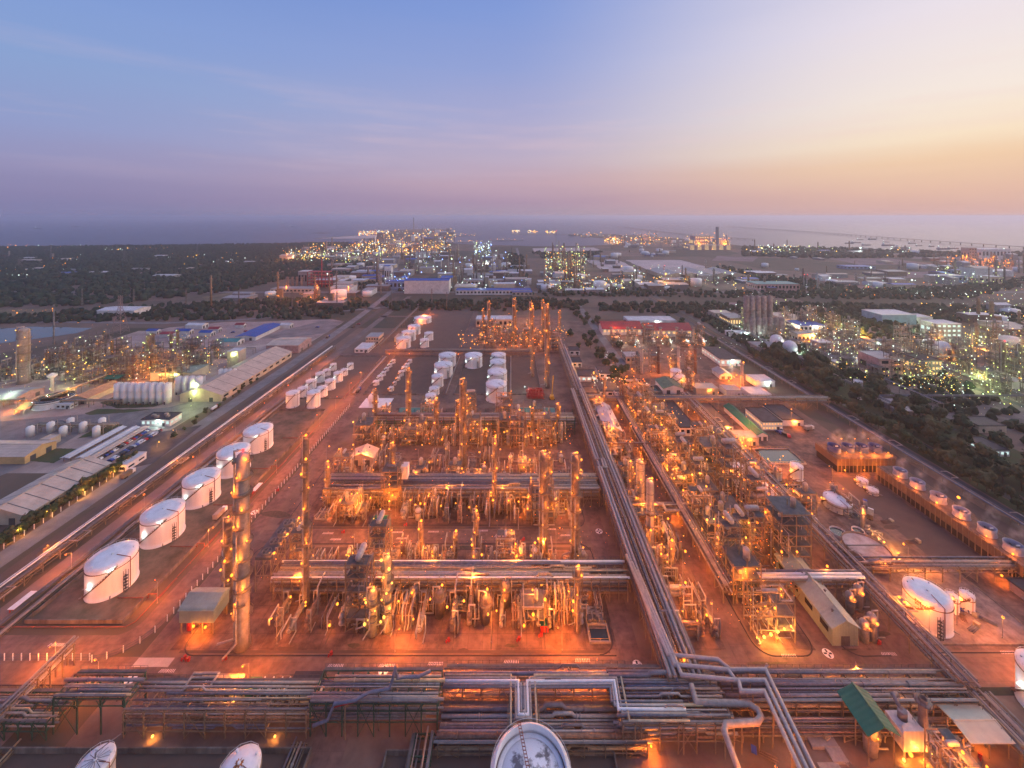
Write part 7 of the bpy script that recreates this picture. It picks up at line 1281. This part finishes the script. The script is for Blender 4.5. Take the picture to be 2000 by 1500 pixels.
for i, (px, py, k) in enumerate(((700,490,'y'),(740,488,'y'),(790,490,'y'),(840,486,'y'),(760,470,'y'),(820,466,'y'),(860,458,'y'),(650,505,'w'),(700,512,'w'),(600,508,'o'),(830,515,'w'),(900,520,'w'),(950,530,'w'),(945,495,'w'),(800,560,'b'),(870,556,'w'),(940,566,'w'),(1085,530,'g'),(1110,540,'y'),(1130,525,'g'),(1150,562,'w'),(1240,552,'w'),(1300,560,'y'),(1370,556,'w'),(1430,560,'w'),(1200,474,'o'),(1260,466,'o'),(1300,474,'y'),(1365,486,'o'),(1415,486,'o'),(1500,492,'w'),(1580,494,'g'),(1680,498,'w'),(1880,517,'o'),(1940,519,'o'),(1900,560,'w'),(1850,545,'g'),(1960,500,'w'),(1700,545,'w'),(1620,570,'w'),(1780,575,'w'),(560,512,'o'),(640,560,'w'),(560,590,'o'),(620,588,'o'),(680,590,'o'))):
    X, Y = G(px, py); t = thing('added_flood_mast', f'added fill light mast among the far works, {nth(i)} of those dotted about', 'light mast', (X, Y, 0), 0, 'added fill light masts of the far works'); m = MB(); m.cyl(0, 0, 0, 30, .5, .3, 6); m.cb(0, 0, 29.6, 3, 1, .6); obj('pole', m, steel, t); lamp(t, 0, -1.2, 29.6, k, 26*Y, Y*.0015)  # masts and their strong lamps are added to brighten the far halls
# ================================================================ the sea: piers and ships
def pier(lab, pts, w=10, z=4, m=None, name='pier'):
    q = [G(*p) for p in pts]; t = thing(name, lab, 'pier', (q[0][0], q[0][1], -1.5)); mb = MB(); pl = MB()
    for (x0, y0), (x1, y1) in zip(q, q[1:]):
        a = (x0-q[0][0], y0-q[0][1], z); b = (x1-q[0][0], y1-q[0][1], z); d = (Vector(b)-Vector(a)); nn = Vector((-d.y, d.x, 0)).normalized()*w/2; mb.prism([tuple(Vector(p)[:2]) for p in (Vector(a)-nn, Vector(b)-nn, Vector(b)+nn, Vector(a)+nn)], z-1.6, z); k = int(d.length/60)
        for i in range(k+1): p = Vector(a)+d*i/max(1, k); pl.cyl(p.x, p.y, 0, z-1, 2, 2, 6)
    obj('deck', mb, m or conc, t); obj('piles', pl, conc_old, t); return t
pier('long dark trestle pier running out from the power station to the left', [(1470, 470), (1350, 460.5), (1220, 445.2)], 24, 12); pier('very long dark trestle pier along the right horizon', [(2060, 491), (1800, 472), (1600, 456), (1422, 443.5)], 40, 14)
for lab, a, b in (('short lit jetty right of the peninsula', (872, 463), (930, 459.6)), ('lit jetty across the near side of the bay', (884, 474), (944, 474.2)), ('second lit jetty in the bay', (956, 471), (1021, 470)), ('low breakwater in the far bay', (1000, 457.6), (1112, 459))): pier(lab, [a, b], 26, 6)
specks('lamps on the jetties of the bay', [(956,469.5,1021,471),(884,473.5,944,474.5),(885,459,930,463)], 60, 'yoy', .0008, seed=30, h=(8, 14))
hull_m = M('ship_hull', (.10,.10,.14), .5); deck_sh = M('ship_deck', (.3,.22,.2), .7)
def ship(lab, px, py, L, wx=0, grp='ships at anchor off the right shore'):
    X, Y = G(px, py); t = thing('cargo_ship', lab, 'ship', (X, Y, -1.5), wx, grp); L *= .42; h = L*.07; w = L*.15; m = MB(); P = [(-L/2,-w*.4),(L*.36,-w/2),(L/2,0),(L*.36,w/2),(-L/2,w*.4)]; m.prism(P, 0, h); obj('hull', m, hull_m, t); m = MB(); m.prism([(x*.94, y*.85) for x, y in P], h, h+L*.012); obj('deck', m, deck_sh, t); m = MB(); m.cb(-L*.38, 0, h, L*.1, w*.7, L*.09); m.cb(-L*.38, 0, h+L*.09, L*.05, w*.4, L*.05); obj('bridge_house', m, white_p, t); m = MB(); [m.bar((x*L, 0, h), (x*L, 0, h+L*.12), L*.012) for x in (-.1, .1, .3)]; obj('mast', m, steel, t)
    if rnd.random() < .6: lamp(t, -L*.38, 0, h+L*.16, 'w', 0, Y*.0007)
for i, (px, py, L) in enumerate(((1659, 475.5, 110), (1672, 474, 130), (1680, 468.2, 110), (1704, 467.8, 170), (1692, 478.6, 130), (1731, 472.6, 90), (1735, 479.2, 170), (1764, 484.8, 190), (1782, 475.4, 110), (1795, 479.8, 90), (1820, 481.2, 100), (1843, 486.4, 160), (1862, 485.4, 120), (1746, 483.4, 60))): ship(f'small dark ship at anchor off the right shore, {nth(i)} of the loose flotilla', px, py, L, rnd.uniform(-.3, .3))
for i, (px, py) in enumerate(((147, 442.6), (75, 446.5), (555, 436.5), (571, 443))): ship(f'tiny ship far out on the left sea, {nth(i)} from the coast', px, py, 200, .2, 'ships far out on the left sea')
# ================================================================ the evening air
haze = MB().box(-69000, -1100, -3, 69000, 89000, 176)
hz = bpy.data.materials.new('haze_air'); hz.use_nodes = True; ht = hz.node_tree; ht.nodes.clear()
pv = ht.nodes.new('ShaderNodeVolumePrincipled'); pv.inputs['Color'].default_value = (.95,.92,.99,1); pv.inputs['Density'].default_value = .00011; pv.inputs['Anisotropy'].default_value = .5
ho = ht.nodes.new('ShaderNodeOutputMaterial'); ht.links.new(pv.outputs[0], ho.inputs['Volume'])
o = obj('haze', haze, hz); o['kind'] = 'stuff'; o['label'] = 'thin violet evening haze over the plant and the sea'
for p in PROTO: drop(p)
